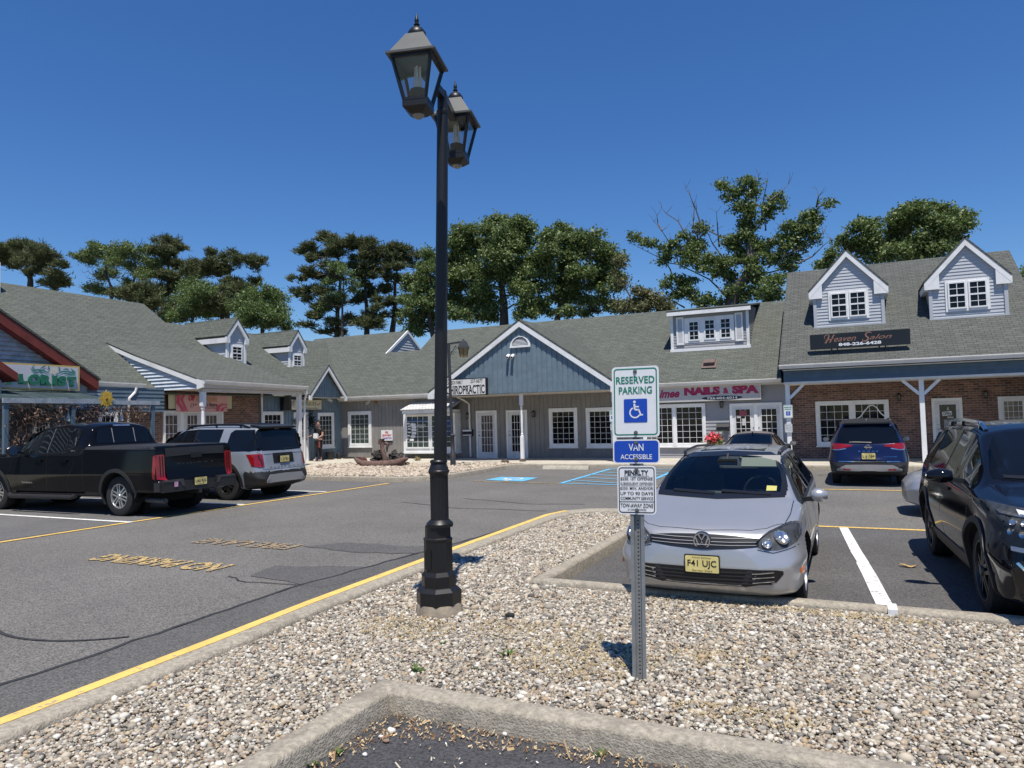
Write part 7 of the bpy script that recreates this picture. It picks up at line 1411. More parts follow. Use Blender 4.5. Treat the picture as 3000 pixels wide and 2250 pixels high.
mb.build('bumper_step', mat('scuffed plastic', (.05, .05, .052), .5, var=.2), bp, local=True, uv=False)
mb = MB(); mb.poly([(X(6.48)-.012, .66, .60), (X(6.48)-.012, .57, .60), (X(6.48)-.012, .57, .70), (X(6.48)-.012, .66, .70)]); mb.build('sticker', mat('pink sticker', (.55, .30, .42), .6, var=.5, scale=30), bp, local=True, uv=False)
pk.plate(X(6.47), .665, 'U65 RJG', -1); mb = MB(); mb.tube([(X(5.78), .72, .33), (X(6.4), .78, .33)], [.05, .055], 14, cap=False); mb.tube([(X(6.395), .779, .33), (X(6.38), .778, .33)], .05, 14); mb.build('exhaust_tip', C_lampdk, pk.root, smooth=True, local=True, uv=False)
mb = MB(); mb.box(X(6.46), X(6.08), -.04, .04, .42, .50); mb.build('hitch', C_plast, pk.root, local=True, uv=False)
pk.mirror(X(1.95), 1.02, 1.35, C_trim, .14, .24, .26); pk.wheels_all(6, C_alloy, 'twin', rim_r=.60, inset=.03)
for sg in (1, -1): pk.patch('headlight', 'x+', cols(*([(.6, .95, 1.08), (.85, .97, 1.10)] if sg > 0 else [(-.85, .97, 1.10), (-.6, .95, 1.08)])), C_refl, .006, 5, 3)
pk.patch('grille', 'x+', cols((-.55, .62, 1.08), (.55, .62, 1.08)), C_trim, .006, 8, 5)
# ---------------------------------------------------------------- dusty sedan at the nail shop, silver coupe in the aisle
def lowcar(name, label, loc, rz, L, W, H, paint, R, fo, wb, hood, sc, nose, cw, deck, belt, group='other parked cars'):
    h = W/2
    return Car(name, label, 'car', loc, rz, L, dict(
        zt=[(0, .52), (.04, nose), (.15, nose+.08), (.5, nose+.16), (cw-.1, hood), (cw, hood+.02), (cw+.8, H-.09), (cw+1.1, H-.02), (cw+1.6, H), (L-1.75, H-.04), (L-.95, deck+.03), (L-.85, deck), (L-.14, deck-.02), (L-.05, deck-.15), (L, .55)],
        zs=[(0, .46), (.1, nose-.02), (.5, nose+.08), (cw, belt-.04), (L-1.0, belt+.02), (L-.2, belt-.04), (L, .5)],
        ys=[(0, h*.5), (.05, h*.62), (.15, h*.74), (.4, h*.86), (.9, h*.93), (L-1, h*.94), (L-.3, h*.84), (L-.05, h*.7), (L, h*.6)],
        ym=[(0, h*.56), (.04, h*.70), (.12, h*.82), (.3, h*.93), (.7, h), (L-.8, h), (L-.25, h*.92), (L-.05, h*.8), (L, h*.66)],
        zm=[(0, .42), (.5, .55), (L-.3, .58), (L, .46)], yb=[(0, h*.52), (.2, h*.84), (L-.3, h*.88), (L, h*.6)], zb=[(0, .22), (.2, .16), (L-.5, .18), (L, .32)],
        yr=[(0, h*.4), (.3, h*.7), (cw-.1, h*.8), (cw, h*.78), (cw+.8, h*.60), (cw+1.3, h*.60), (L-1.75, h*.58), (L-.95, h*.66), (L-.2, h*.66), (L, h*.45)],
        zr=[(0, .51), (.1, nose+.01), (.5, nose+.13), (cw-.1, hood-.03), (cw, hood-.01), (cw+.8, H-.15), (cw+1.2, H-.08), (L-1.75, H-.10), (L-.95, deck), (L-.14, deck-.04), (L, .52)]), (fo, fo+wb), paint, R, sc, .03, group, .21)
L, H = 4.6, 1.40; X = lambda s: L/2-s; k = .93
sd = lowcar('parked_car', 'dusty dark tan sedan parked at the nail shop beyond the silver wagon', (-2.36, 18.5+L*k/2, 0), R_(90), L, 1.80, H, C_tan, .32, .92, 2.68, .95, k, .62, 1.25, 1.02, .95)
sd.open = [('x', cols((-.52, 1.06, 1.30), (.52, 1.06, 1.30)), lambda q: q[2] > 1.03)]; sd.finish()
G_s = glassmat('sedan glass', (.75, .85, .85), .8)
sd.patch('rear_window', 'x-', cols((-.55, 1.05, 1.12), (-.5, 1.04, 1.27), (0, 1.04, 1.31), (.5, 1.04, 1.27), (.55, 1.05, 1.12)), G_s, .003, 12, 6); sd.patch('windshield', 'x+', cols((-.58, 1.0, 1.05), (-.5, .99, 1.26), (0, .99, 1.30), (.5, .99, 1.26), (.58, 1.0, 1.05)), G_s, .003, 12, 6)
sd.strip('window_frame', 'x-', [(-.56, 1.04), (-.51, 1.28), (0, 1.32), (.51, 1.28), (.56, 1.04), (0, 1.03), (-.56, 1.04)], .04, C_trim, .005, .04)
sd.both('side_window', cols((X(3.5), 1.0, 1.02), (X(3.0), .98, 1.28), (X(2.3), .97, 1.29), (X(1.6), .95, 1.05)), C_glass, off=.010, nu=10, nv=5)
for y in (-.36, .36): mb = MB(); mb.obox((X(2.5), y, 1.0), (-.05, 0, .25), (0, .22, 0), (.05, 0, .01)); mb.build('seat', mat('pale seat', (.3, .29, .27), .8), sd.root, local=True, uv=False)
mb = MB(); mb.obox((X(1.9), 0, 1.22), (.01, 0, 0), (0, .1, 0), (0, 0, .03)); mb.build('rear_view_mirror', C_trim, sd.root, local=True, uv=False)
mb = MB(); p, _ = sd.hit('z+', X(2.95), 0); mb.bar(p, p+np.array([-.05, 0, .05]), .03, .02); mb.build('antenna', C_trim, sd.root, local=True, uv=False)
sd.mirror(X(1.55), .90, .98, C_trim, .13, .19, .13); sd.wheels_all(5, C_alloy)
sd.mir('tail_light', 'x-', cols((.42, .78, .92), (.72, .78, .92)), C_red, nu=6, nv=4); sd.plate(X(4.62), .8, 'J72 KTN', -1)
L, H = 4.4, 1.30; X = lambda s: L/2-s
cp = lowcar('parked_car', 'low silver sports coupe whose nose shows between the blue and black cars', (.80+L/2, 14.2, 0), R_(180), L, 1.80, H, C_silver, .33, .95, 2.45, .80, 1.0, .60, 1.35, .86, .86)
cp.finish(); cp.patch('windshield', 'x+', cols((-.6, .84, .92), (-.5, .83, 1.18), (0, .83, 1.22), (.5, .83, 1.18), (.6, .84, .92)), C_glass, .007, 12, 6)
cp.both('side_window', cols((X(3.3), .92, .95), (X(2.8), .91, 1.17), (X(2.3), .90, 1.2), (X(1.7), .88, .97)), C_glass, off=.010, nu=8, nv=5)
for a, sg in (('y+', 1), ('y-', -1)):
    hc = cols((X(.92), .735, .765), (X(.75), .68, .775), (X(.45), .615, .725), (X(.28), .60, .655)); h = cp.patch('headlight', a, hc, C_refl, .004, 10, 6); cp.strip('reflector', a, [(X(.70), .70), (X(.45), .665)], .045, C_refl, .012, .05, parent=h); cp.patch('lens', a, hc, C_lens, .02, 8, 5, parent=h)
    cp.strip('side_marker', a, [(X(.62), .49), (X(.44), .49)], .022, C_amber, .008, .04); cp.strip('bumper_seam', a, [(X(.66), .58), (X(.2), .555)], .008, C_trim, .001, .05)
cp.patch('lower_grille', 'x+', cols((-.5, .26, .40), (.5, .26, .40)), C_trim, .004, 8, 4); cp.mirror(X(1.6), .90, .90, C_silver, .12, .18, .12); cp.wheels_all(5, C_alloy)
# ================================================================ LAMP POST in the island
M_lampblk = mat('lamp post black', (0.011, 0.011, 0.012), 0.42, var=.25, scale=5, spec=.4); M_lampgrey = mat('lantern roof', (0.075, 0.078, 0.075), .5, var=.15, scale=6); M_lampglass = glassmat('lantern glass', (.86, .9, .92), .93, .02)
M_bulb = mat('lamp tube', (.62, .60, .54), .3); M_stone = mat('footing concrete', (.27, .225, .17), .9, var=.3, scale=9, bump=.6, bscale=30)
LB = np.array([-3.345, 5.457]); LZ = 0.10
lt_ = thing('street_lamp', 'tall black twin lantern lamp post standing in the pebble island', 'lamp post', (LB[0], LB[1], LZ))
top_ = onY(1297, 262, LB[1]); topv = np.array([top_[0], top_[1], top_[2]])
lean = lambda z: np.array([LB[0]+(topv[0]-LB[0])*(z-LZ)/(topv[2]-LZ), LB[1], z])
mb = MB(); n8 = 16; ang = np.linspace(0, 2*np.pi, 12, endpoint=False); r_ = random.Random(4)
mb.lathe([(.215, -.08), (.205, .05), (.19, .095), (.0, .10)], 14, lean(LZ+.0)); mb.build('footing', M_stone, lt_, smooth=True, angle=30)
mb = MB(); ph8 = R_(22.5)
mb.lathe([(.195, .09), (.20, .10), (.20, .205), (.165, .235), (.152, .24), (.152, .335), (.128, .37), (.126, .63), (.130, .64), (.130, .655), (.115, .665), (.113, .765)], 8, lean(LZ), ph=ph8); mb.build('base', M_lampblk, lt_, smooth=False)
mb = MB(); c0 = lean(LZ+.77)
mb.lathe([(.118, -.012), (.120, .015), (.108, .03), (.085, .05)], 24, c0)
rr = .080; a = np.linspace(0, 2*np.pi, 64, endpoint=False)
def flute(z, k): return [c0+np.array([(rr-(.0055 if (i//2) % 2 else 0)*k)*math.cos(t), (rr-(.0055 if (i//2) % 2 else 0)*k)*math.sin(t), z]) for i, t in enumerate(a)]
mb.grid(np.array([flute(.048, 0), flute(.07, 1), flute(.42, 1), flute(.445, 0)]), closed=True)
mb.lathe([(.080, .44), (.084, .45), (.094, .465), (.094, .48), (.088, .487), (.086, .50), (.074, .53), (.070, .545), (.077, .55), (.078, .565), (.070, .575), (.0595, .578)], 28, c0)
mb.build('fluted_column', M_lampblk, lt_, smooth=True, angle=28)
mb = MB(); P = [lean(z) for z in np.linspace(LZ+1.33, topv[2]-.22, 12)]; mb.tube(P, np.linspace(.0585, .050, 12), 28, cap=True)
z_ = topv[2]-.24; mb.lathe([(.050, 0), (.056, .01), (.056, .04), (.046, .05), (.043, .20), (.038, .225), (.0, .235)], 24, lean(z_)); mb.build('pole', M_lampblk, lt_, smooth=True, angle=40)
mb = MB(); mb.box(LB[0]-.058, LB[0]+.0, LB[1]-.125, LB[1]-.119, LZ+.40, LZ+.56); mb.build('access_door', M_lampblk, lt_)
def lantern(parent, c, scale=1.0, yaw=0.0, roof=None):
    """square coach lantern; c = middle of the eave line"""
    cz, sz = math.cos(yaw), math.sin(yaw)
    def q(x, y, z): return np.array([c[0]+(x*cz-y*sz)*scale, c[1]+(x*sz+y*cz)*scale, c[2]+z*scale])
    sq = lambda h, z: [q(-h, -h, z), q(h, -h, z), q(h, h, z), q(-h, h, z)]
    rf = MB(); 
    def band(mb, h0, z0, h1, z1): 
        A, B = sq(h0, z0), sq(h1, z1); mb.add(A+B, [[i, (i+1) % 4, (i+1) % 4+4, i+4] for i in range(4)])
    band(rf, .235, -.012, .235, .008); band(rf, .235, .008, .205, .022); band(rf, .205, .022, .085, .235); rf.poly(sq(.085, .235)); rf.poly(sq(.235, -.012)); lan = rf.build('lantern', roof or M_lampgrey, parent)
    mb = MB(); mb.lathe([(.085*scale, .235*scale), (.088*scale, .245*scale), (.085*scale, .275*scale), (.06*scale, .31*scale), (.03*scale, .325*scale), (.018*scale, .345*scale), (.03*scale, .355*scale), (.014*scale, .37*scale), (.022*scale, .39*scale), (.018*scale, .41*scale), (.007*scale, .45*scale), (0, .48*scale)], 20, c); mb.build('finial', M_lampblk, lan, smooth=True, angle=50)
    ht, hb, zb = .190, .105, -.40; mb = MB()
    for sx in (-1, 1):
        for sy in (-1, 1): mb.bar(q(sx*ht, sy*ht, -.012), q(sx*hb, sy*hb, zb), .026*scale, .026*scale)
    for h, z in ((ht, -.03), (hb, zb)):
        P = sq(h, z)
        for i in range(4): mb.bar(P[i], P[(i+1) % 4], .03*scale, .026*scale)
    band(mb, .118, zb-.0, .118, zb-.07); mb.poly(sq(.118, zb-.07)); band(mb, .118, zb-.07, .06, zb-.12); mb.poly(sq(.06, zb-.12)); mb.poly(sq(.118, zb-.001))
    mb.build('lantern_frame', M_lampblk, lan)
    mb = MB(); A, B = sq(ht-.004, -.02), sq(hb-.004, zb)
    for i in range(4): mb.poly([A[i], A[(i+1) % 4], B[(i+1) % 4], B[i]])
    mb.build('pane', M_lampglass, lan)
    mb = MB(); mb.lathe([(.0, .0), (.075*scale, 0), (.075*scale, .12*scale), (.03*scale, .13*scale)], 18, q(0, 0, zb)); mb.build('socket', M_lampblk, lan, smooth=True)
    mb = MB(); mb.lathe([(.03*scale, .13*scale), (.036*scale, .15*scale), (.042*scale, .19*scale), (.036*scale, .215*scale), (.0, .22*scale)], 14, q(0, 0, zb))
    for i in range(4): mb.tube([q(.022*math.cos(i*1.57), .022*math.sin(i*1.57), zb+.21), q(.022*math.cos(i*1.57), .022*math.sin(i*1.57), zb+.345)], .012*scale, 8)
    mb.build('bulb', M_bulb, lan, smooth=True)
    mb = MB(); mb.lathe([(.058*scale, -.115*scale), (.052*scale, -.13*scale), (.03*scale, -.15*scale), (0, -.155*scale)], 16, q(0, 0, zb)); mb.build('sensor', mat('sensor dome', (.25, .24, .22), .4, var=.3), lan, smooth=True)
    return lan
LY = .60
e1 = onY(1223, 180, LB[1]-LY); e2 = onY(1336, 354, LB[1]+LY)
lantern(lt_, e1, .87, R_(15)); lantern(lt_, e2, .87, R_(15))
mb = MB(); pa = lean(topv[2]-.06)
for e in (e1, e2):
    mb.bar(pa, np.array([e[0], e[1], pa[2]])+(pa-np.array([e[0], e[1], pa[2]]))*.25+np.array([0, 0, 0.0]), .06, .07)
mb.build('cross_arm', M_lampblk, lt_)
# ================================================================ RESERVED PARKING sign on a galvanised channel post
M_galv = mat('galvanised steel', (.30, .31, .31), .5, metal=.55, var=.2, scale=7); M_sheet = mat('reflective white sheet', (.74, .75, .76), .35, var=.03, scale=20)
M_sgreen = mat('sign green', (.0, .20, .12), .4); M_sblue = mat('sign blue', (.006, .06, .42), .35); M_sblk = mat('sign black', (.012, .012, .013), .4); M_bolt = mat('bolt head', (.20, .2, .19), .4, metal=.8)
SP = np.array([-1.288, 4.543, .08]); yaw = R_(6.0)
su = np.array([math.cos(yaw), math.sin(yaw), 0]); sn = np.array([math.sin(yaw), -math.cos(yaw), 0])
tp = onY(1862, 1060, SP[1]); lx = (tp[0]-SP[0])/(tp[2]-SP[2])
WSg = Wall(SP*np.array([1, 1, 0])+sn*.02, su, sn)
def sp(u, z, d): return WSg.p(u+(z-SP[2])*lx, z, d)
sg_ = thing('parking_sign', 'three stacked reserved parking plates on a grey channel post in the near pebbles', 'sign', SP)
mb = MB()
for x0, x1, d0, d1 in ((-.022, .022, -.024, -.020), (-.026, -.022, -.024, .008), (.022, .026, -.024, .008), (-.045, -.026, .004, .008), (.026, .045, .004, .008)):
    P = [sp(x0, -.1, d0), sp(x1, -.1, d0), sp(x1, 2.10, d0), sp(x0, 2.10, d0)]; mb.prism(P, sn*(d1-d0))
mb.build('post', M_galv, sg_)
mb = MB()
for i in range(40):
    z = .14+i*.025
    mb.poly([sp(.0055*math.cos(t), z+.0055*math.sin(t), -.0195) for t in np.linspace(0, 2*np.pi, 9)[:-1]])
mb.build('post_holes', M_black, sg_)
def pz(px, py): q = onY(px, py, SP[1]); return q[2]
def plate(name, z0, z1, w_, border, face, lines, off=0.0, inset=.012, bw=.008, tilt=0.0, base=None, cxo=0.0):
    h = z1-z0; zc = (z0+z1)/2; put = lambda d: (lambda u, v: sp(cxo+u+v*tilt, zc+v-u*tilt*.6, d))
    mb = MB(); P = rrect(w_, h, .025); mb.prism([put(.010)(*q) for q in P], sn*.003); o = mb.build(name, base or M_sheet, sg_)
    if face:
        mb = MB(); mb.poly([put(.0135)(*q) for q in rrect(w_-inset*2, h-inset*2, .020)]); mb.build('face', face, o)
    if border:
        mb = MB(); A = rrect(w_-inset*2, h-inset*2, .021); B = rrect(w_-inset*2-bw*2, h-inset*2-bw*2, .014); n = len(A)
        mb.add([put(.0140)(*q) for q in A]+[put(.0140)(*q) for q in B], [[i, (i+1) % n, (i+1) % n+n, i+n] for i in range(n)]); mb.build('border', border, o)
    return o, put(.0150), put(.0160)
w1 = .305
o, p1, p2 = plate('plate', pz(1866, 1280), pz(1866, 1074), w1, M_sgreen, None, None)
mb = MB(); letters(mb, 'RESERVED', p1, -.125, .125, .118, .165, .018); letters(mb, 'PARKING', p1, -.108, .108, .050, .098, .018); mb.build('lettering', M_sgreen, o, fixn=False)
mb = MB(); mb.poly([p1(u, v-.058) for u, v in rrect(.152, .152, .008)]); mb.build('symbol_panel', M_sblue, o, fixn=False)
mb = MB(); wheelchair(mb, p2, .0, -.052, .118); mb.build('symbol', M_sheet, o, fixn=False)
o, p1, p2 = plate('plate', pz(1868, 1357), pz(1868, 1287), .302, None, M_sblue, None, inset=.008)
mb = MB(); letters(mb, 'VAN', p1, -.048, .048, .004, .050, .012); letters(mb, 'ACCESSIBLE', p1, -.102, .102, -.050, -.018, .010); mb.build('lettering', M_sheet, o, fixn=False)
o, p1, p2 = plate('plate', pz(1870, 1505), pz(1870, 1364), .250, M_sblk, None, None, inset=.009, bw=.006)
mb = MB(); letters(mb, 'PENALTY', p1, -.077, .077, .096, .128, .03); stroke(mb, [(-.08, .090), (.08, .090)], p1, .003)
for t, hw, y0, y1 in (('$250. 1ST OFFENSE', .104, .060, .083), ('SUBSEQUENT OFFENSES', .104, .030, .050), ('$250. MIN. AND/OR', .107, .000, .020), ('UP TO 90 DAYS', .105, -.032, -.011), ('COMMUNITY SERVICE', .105, -.063, -.043), ('TOW-AWAY ZONE', .105, -.112, -.086), ('AT OWNERS EXPENSE', .06, -.132, -.120)): letters(mb, t, p1, -hw, hw, y0, y1, .012)
stroke(mb, [(-.10, .0265), (.10, .0265)], p1, .002); stroke(mb, [(-.112, -.074), (.112, -.074)], p1, .004); mb.build('lettering', M_sblk, o, fixn=False)
for px, py in ((1864, 1089), (1866, 1267), (1867, 1296), (1868, 1345), (1869, 1375), (1870, 1493)):
    q = onY(px, py, SP[1]); mb = MB(); mb.lathe([(.013, .0), (.013, .004), (.007, .005), (.007, .011), (0, .012)], 10, sp(0, q[2], .014), sn); mb.build('bolt', M_bolt, sg_, smooth=True, angle=40)
# ================================================================ small reserved-parking signs on the porch posts
def small_sign(name, label, x, y, pix, tilt=0.0):
    (ax, ay), (bx, by), (cx, cy), (dx, dy) = pix; W = FY(y)
    a, b, c_, d_ = onY(ax, ay, y), onY(bx, by, y), onY(cx, cy, y), onY(dx, dy, y)
    t = thing(name, label, 'sign', (a[0], y, .15)); out = []
    for A, B, kind in ((a, b, 1), (c_, d_, 2)):
        w_, h = abs(B[0]-A[0]), abs(A[2]-B[2]); cx_, cz = (A[0]+B[0])/2, (A[2]+B[2])/2; put = lambda u, v, e=.0: W.p(cx_+u, cz+v, .012+e)
        mb = MB(); mb.prism([put(*q) for q in rrect(w_, h, .03)], W.n*.004); o = mb.build('plate', M_sheet, t)
        mb = MB(); p1 = lambda u, v: put(u, v, .0060); p2 = lambda u, v: put(u, v, .0075)
        A2 = rrect(w_*.94, h*.96, .025); B2 = rrect(w_*.88, h*.92, .02); n = len(A2); mb.add([p1(*q) for q in A2]+[p1(*q) for q in B2], [[i, (i+1) % n, (i+1) % n+n, i+n] for i in range(n)])
        if kind == 1:
            letters(mb, 'RESERVED', p1, -w_*.40, w_*.40, h*.26, h*.37, .03); letters(mb, 'PARKING', p1, -w_*.36, w_*.36, h*.10, h*.22, .03); mb.build('lettering', M_sgreen, o, fixn=False)
            mb = MB(); mb.poly([p1(u, v-h*.14) for u, v in rrect(w_*.48, w_*.48, .01)]); mb.build('symbol_panel', M_sblue, o, fixn=False); mb = MB(); wheelchair(mb, p2, 0, -h*.12, w_*.38); mb.build('symbol', M_sheet, o, fixn=False)
        else:
            for i, tx in enumerate(('PENALTY', '$250 1ST OFFENSE', 'SUBSEQUENT OFFENSES', '$250 MIN. AND/OR', 'UP TO 90 DAYS', 'TOW-AWAY ZONE')): letters(mb, tx, p1, -w_*.38, w_*.38, h*(.30-i*.13), h*(.38-i*.13), .02)
            mb.build('lettering', M_sblk, o, fixn=False)
small_sign('parking_sign', 'green edged reserved parking plates fixed to the corner post of the salon porch', -1.77, 24.53, [z4(1640, 503), z4(1745, 645), z4(1655, 705), z4(1742, 802)])
small_sign('parking_sign', 'small reserved parking plate on the right post under the blue gable', -7.6, 24.52, [z3(1692, 950), z3(1752, 1062), z3(1700, 1080), z3(1745, 1140)])
# ================================================================ shop signs
def board(name, label, W, corners, f, depth, face, rim, rim_w=.03, d=.02, group='shop signs', sub=None):
    """a sign box on wall W: corners = TL, BR photo pixels"""
    u0, u1, a, b = W.rect(f(*corners[0]), f(*corners[1]), 'Y' if abs(W.n[1]) > .5 else 'X')
    t = thing(name, label, 'shop sign', W.p((u0+u1)/2, a, d), 0, group); mb = MB(); W.box(mb, u0, u1, a, b, d, d+depth); mb.build('frame', rim, t)
    mb = MB(); W.box(mb, u0+rim_w, u1-rim_w, a+rim_w, b-rim_w, d+depth-.01, d+depth+.004); fo_ = mb.build('face', face, t)
    return t, fo_, (u0, u1, a, b), (lambda u, v: W.p(u0+(u1-u0)*u, a+(b-a)*v, d+depth+.008))
M_sgnw = mat('sign white', (.70, .69, .66), .45, var=.05, scale=2); M_sgold = mat('rose gold letters', (.36, .18, .125), .35, metal=.3); M_pink = mat('crimson letters', (.34, .012, .075), .45); M_cream = mat('sign cream', (.55, .52, .36), .5, var=.08, scale=3)
# chiropractic
WCs = FY(24.33); t, fo_, r, P = board('shop_sign', 'white chiropractic sign board hung at the left foot of the big blue gable', WCs, ((187, 672), (570, 812)), z3, .16, M_sgnw, M_black, .035, .0)
mb = MB(); letters(mb, 'DAWSON FAMILY', P, .05, .44, .68, .90, .012); letters(mb, '237-0677', P, .63, .92, .72, .93, .012); letters(mb, 'CHIROPRACTIC', P, .035, .965, .10, .60, .022)
def serif(mb, u, v0, v1, w_): 
    for v in (v0, v1): stroke(mb, [(u-w_, v), (u+w_, v)], P, .03)
for u in (.135, .205, .265, .35, .56, .60, .72, .80, .875): serif(mb, u, .115, .585, .018)
mb.build('lettering', M_sblk, fo_, fixn=False)
# nails & spa
WNs = FY(26.6); t, fo_, r, P = board('shop_sign', 'long nail salon sign with crimson lettering over the double window', WNs, ((170, 318), (1405, 442)), z4, .14, mat('sign grey white', (.46, .45, .44), .5, var=.04), M_gut, .03, .01)
r2 = (z4(1405, 272), z4(1405, 440))
mb = MB(); letters(mb, 'Aimee', P, .05, .305, .28, .84, .04, .35); letters(mb, 'NAILS', P, .345, .66, .38, .93, .075); letters(mb, '&', P, .685, .735, .42, .80, .05); letters(mb, 'SPA', P, .762, .985, .38, .93, .075); mb.build('lettering', M_pink, fo_, fixn=False)
mb = MB(); mb.poly([P(.675+.175*a*1.0, .17+.13*b) for a, b in [(math.cos(t_)*(1 if abs(math.cos(t_)) < .9 else 1), math.sin(t_)) for t_ in np.linspace(0, 2*np.pi, 30)[:-1]]]); mb.build('number_panel', M_sblk, fo_, fixn=False)
mb = MB(); P9 = lambda u, v: P(u, v)+np.array([0, -.003, 0]); letters(mb, '732-604-6014', P9, .545, .805, .10, .25, .03); mb.build('lettering', M_sheet, fo_, fixn=False)
# salon sign standing on the roof
YH = 24.75; WH = FY(YH); q0, q1 = onY(*z5(273, 782), YH), onY(*z5(920, 745), YH); zc = (q0[2]+q1[2])/2; h = .47
t = thing('shop_sign', 'long black salon sign with rose gold script standing on the roof slope', 'shop sign', ((q0[0]+q1[0])/2, YH, zc-h/2), 0, 'shop signs')
mb = MB(); WH.box(mb, q0[0], q1[0], zc-h/2, zc+h/2, 0, .13); mb.build('board', mat('sign gloss black', (.010, .010, .013), .3), t)
for u in (.22, .28, .70, .76): mb = MB(); x = q0[0]+(q1[0]-q0[0])*u; mb.box(x-.02, x+.02, YH-.08, YH-.04, srz(YH)-.05, zc-h/2); mb.build('leg', M_black, t)
P = lambda u, v: WH.p(q0[0]+(q1[0]-q0[0])*u, zc-h/2+h*v, .134)
K = abs(q1[0]-q0[0])/h; P2 = lambda x, y: P(x/K, y); k_ = lambda *pp: [(u*K, v) for u, v in pp]
mb = MB(); letters(mb, 'eaven', P, .25, .475, .44, .70, .0, .45); letters(mb, 'alon', P, .605, .825, .46, .76, .0, .45)
stroke(mb, k_((.150, .44), (.163, .38), (.180, .55), (.205, .90)), P2, [.03, .07, .10, .06]); stroke(mb, k_((.205, .40), (.225, .62), (.252, .92), (.265, .88)), P2, [.06, .09, .06, .03]); stroke(mb, k_((.160, .60), (.185, .58), (.245, .68)), P2, .05); stroke(mb, k_((.150, .70), (.158, .88), (.185, .95), (.205, .90)), P2, .04)
stroke(mb, k_((.54, .52), (.535, .40), (.56, .36), (.59, .44), (.595, .58), (.575, .68), (.568, .80), (.585, .93), (.615, .95), (.628, .86)), P2, [.03, .05, .08, .09, .09, .09, .08, .07, .06, .03])
mb.build('lettering', M_sgold, t, fixn=False)
mb = MB(); letters(mb, '848-226-6428', P, .295, .72, .13, .34, .04); mb.build('lettering', M_sheet, t, fixn=False)
# women's clothing sign at the corner door, with the dark projecting box beside it
WR = FX(-21.40); t, fo_, r, P = board('shop_sign', 'cream clothing shop sign with green script over the corner door', WR, ((110, 1007), (437, 1112)), z2, .07, M_cream, M_black, .03, .03)
M_olv = mat('olive script', (.12, .11, .03), .5); mb = MB(); letters(mb, 'Off The Racks', P, .03, .83, .42, .92, .0, .3); mb.build('lettering', M_olv, fo_, fixn=False)
mb = MB(); letters(mb, "Women's Clothing & More", P, .30, .88, .10, .24, .02); mb.build('lettering', M_sblk, fo_, fixn=False)
mb = MB(); stroke(mb, [(.85, .45), (.88, .60), (.90, .50), (.93, .66), (.97, .72)], P, .02); mb.build('ornament', M_pink, fo_, fixn=False)
# thrift store: pale board with a pink banner hung over it
WT = FX(-21.42); t, fo_, r, P = board('shop_sign', 'pale yellow board behind the pink banner on the brick front', WT, ((385, 205), (1220, 440)), zG, .05, M_cream, M_black, .02, .03)
u0, u1, a, b = WT.rect(zG(478, 212), zG(1148, 470), 'X'); WTb = FX(-21.30)
t = thing('banner', 'pink and white thrift store banner hanging under the porch ceiling', 'banner', (-21.3, (u0+u1)/2, a), 0, 'shop signs')
M_ban = mat('banner pale pink', (.62, .36, .37), .6, var=.05, scale=2); M_banp = mat('banner pink', (.55, .07, .14), .6)
mb = MB(); G_ = [[(-21.30+.010*math.sin(i*1.1+j), u0+(u1-u0)*i/16, a+(b-a)*j/4) for j in range(5)] for i in range(17)]; mb.grid(G_); bn = mb.build('cloth', M_ban, t, smooth=True)
P = lambda u, v: np.array([-21.27, u0+(u1-u0)*u, a+(b-a)*v]); mb = MB()
stroke(mb, [(.02, .98), (.05, .72), (.03, .45), (.10, .22), (.13, .03)], P, [.05, .055, .06, .06, .07]); stroke(mb, [(.10, .99), (.14, .80), (.10, .60), (.16, .25), (.20, .02)], P, [.09, .04, .03, .03, .02]); stroke(mb, [(.40, .96), (.33, .94), (.28, .99)], P, .05)
stroke(mb, [(.78, .02), (.82, .30), (.90, .38), (.99, .36)], P, .06); stroke(mb, [(.87, .02), (.90, .18), (.95, .22), (.99, .20)], P, .05); mb.build('pattern', M_banp, bn, fixn=False)
P = lambda u, v: np.array([-21.265, u0+(u1-u0)*u, a+(b-a)*v]); mb = MB(); letters(mb, 'Off', P, .22, .35, .55, .86, .03, .3); mb.build('lettering', mat('banner red', (.40, .01, .04), .5), bn, fixn=False)
mb = MB(); letters(mb, 'The Racks', P, .37, .78, .52, .82, .0, .3); mb.build('lettering', mat('banner gold', (.42, .28, .08), .5), bn, fixn=False)
mb = MB(); letters(mb, 'Thrift Store', P, .42, .78, .27, .46, .015); letters(mb, 'Clothing & More', P, .48, .78, .15, .22, .01); stroke(mb, [(.255, .20), (.27, .48), (.285, .20)], P, .008); stroke(mb, [(.31, .28), (.31, .44)], P, .01); stroke(mb, [(.34, .32), (.37, .40)], P, .02); mb.build('lettering', M_sblk, bn, fixn=False)
# dark end of a projecting box sign on the blue boards
mb = MB(); q = onX(*zG(1912, 260), -21.3); q2 = onX(*zG(1912, 455), -21.3); mb.box(-21.45, -20.95, q[1]-.06, q[1]+.06, q2[2], q[2]); tag(mb.build('sign_box', M_black), 'black box sign end-on against the blue boards by the porch downspout', 'sign')
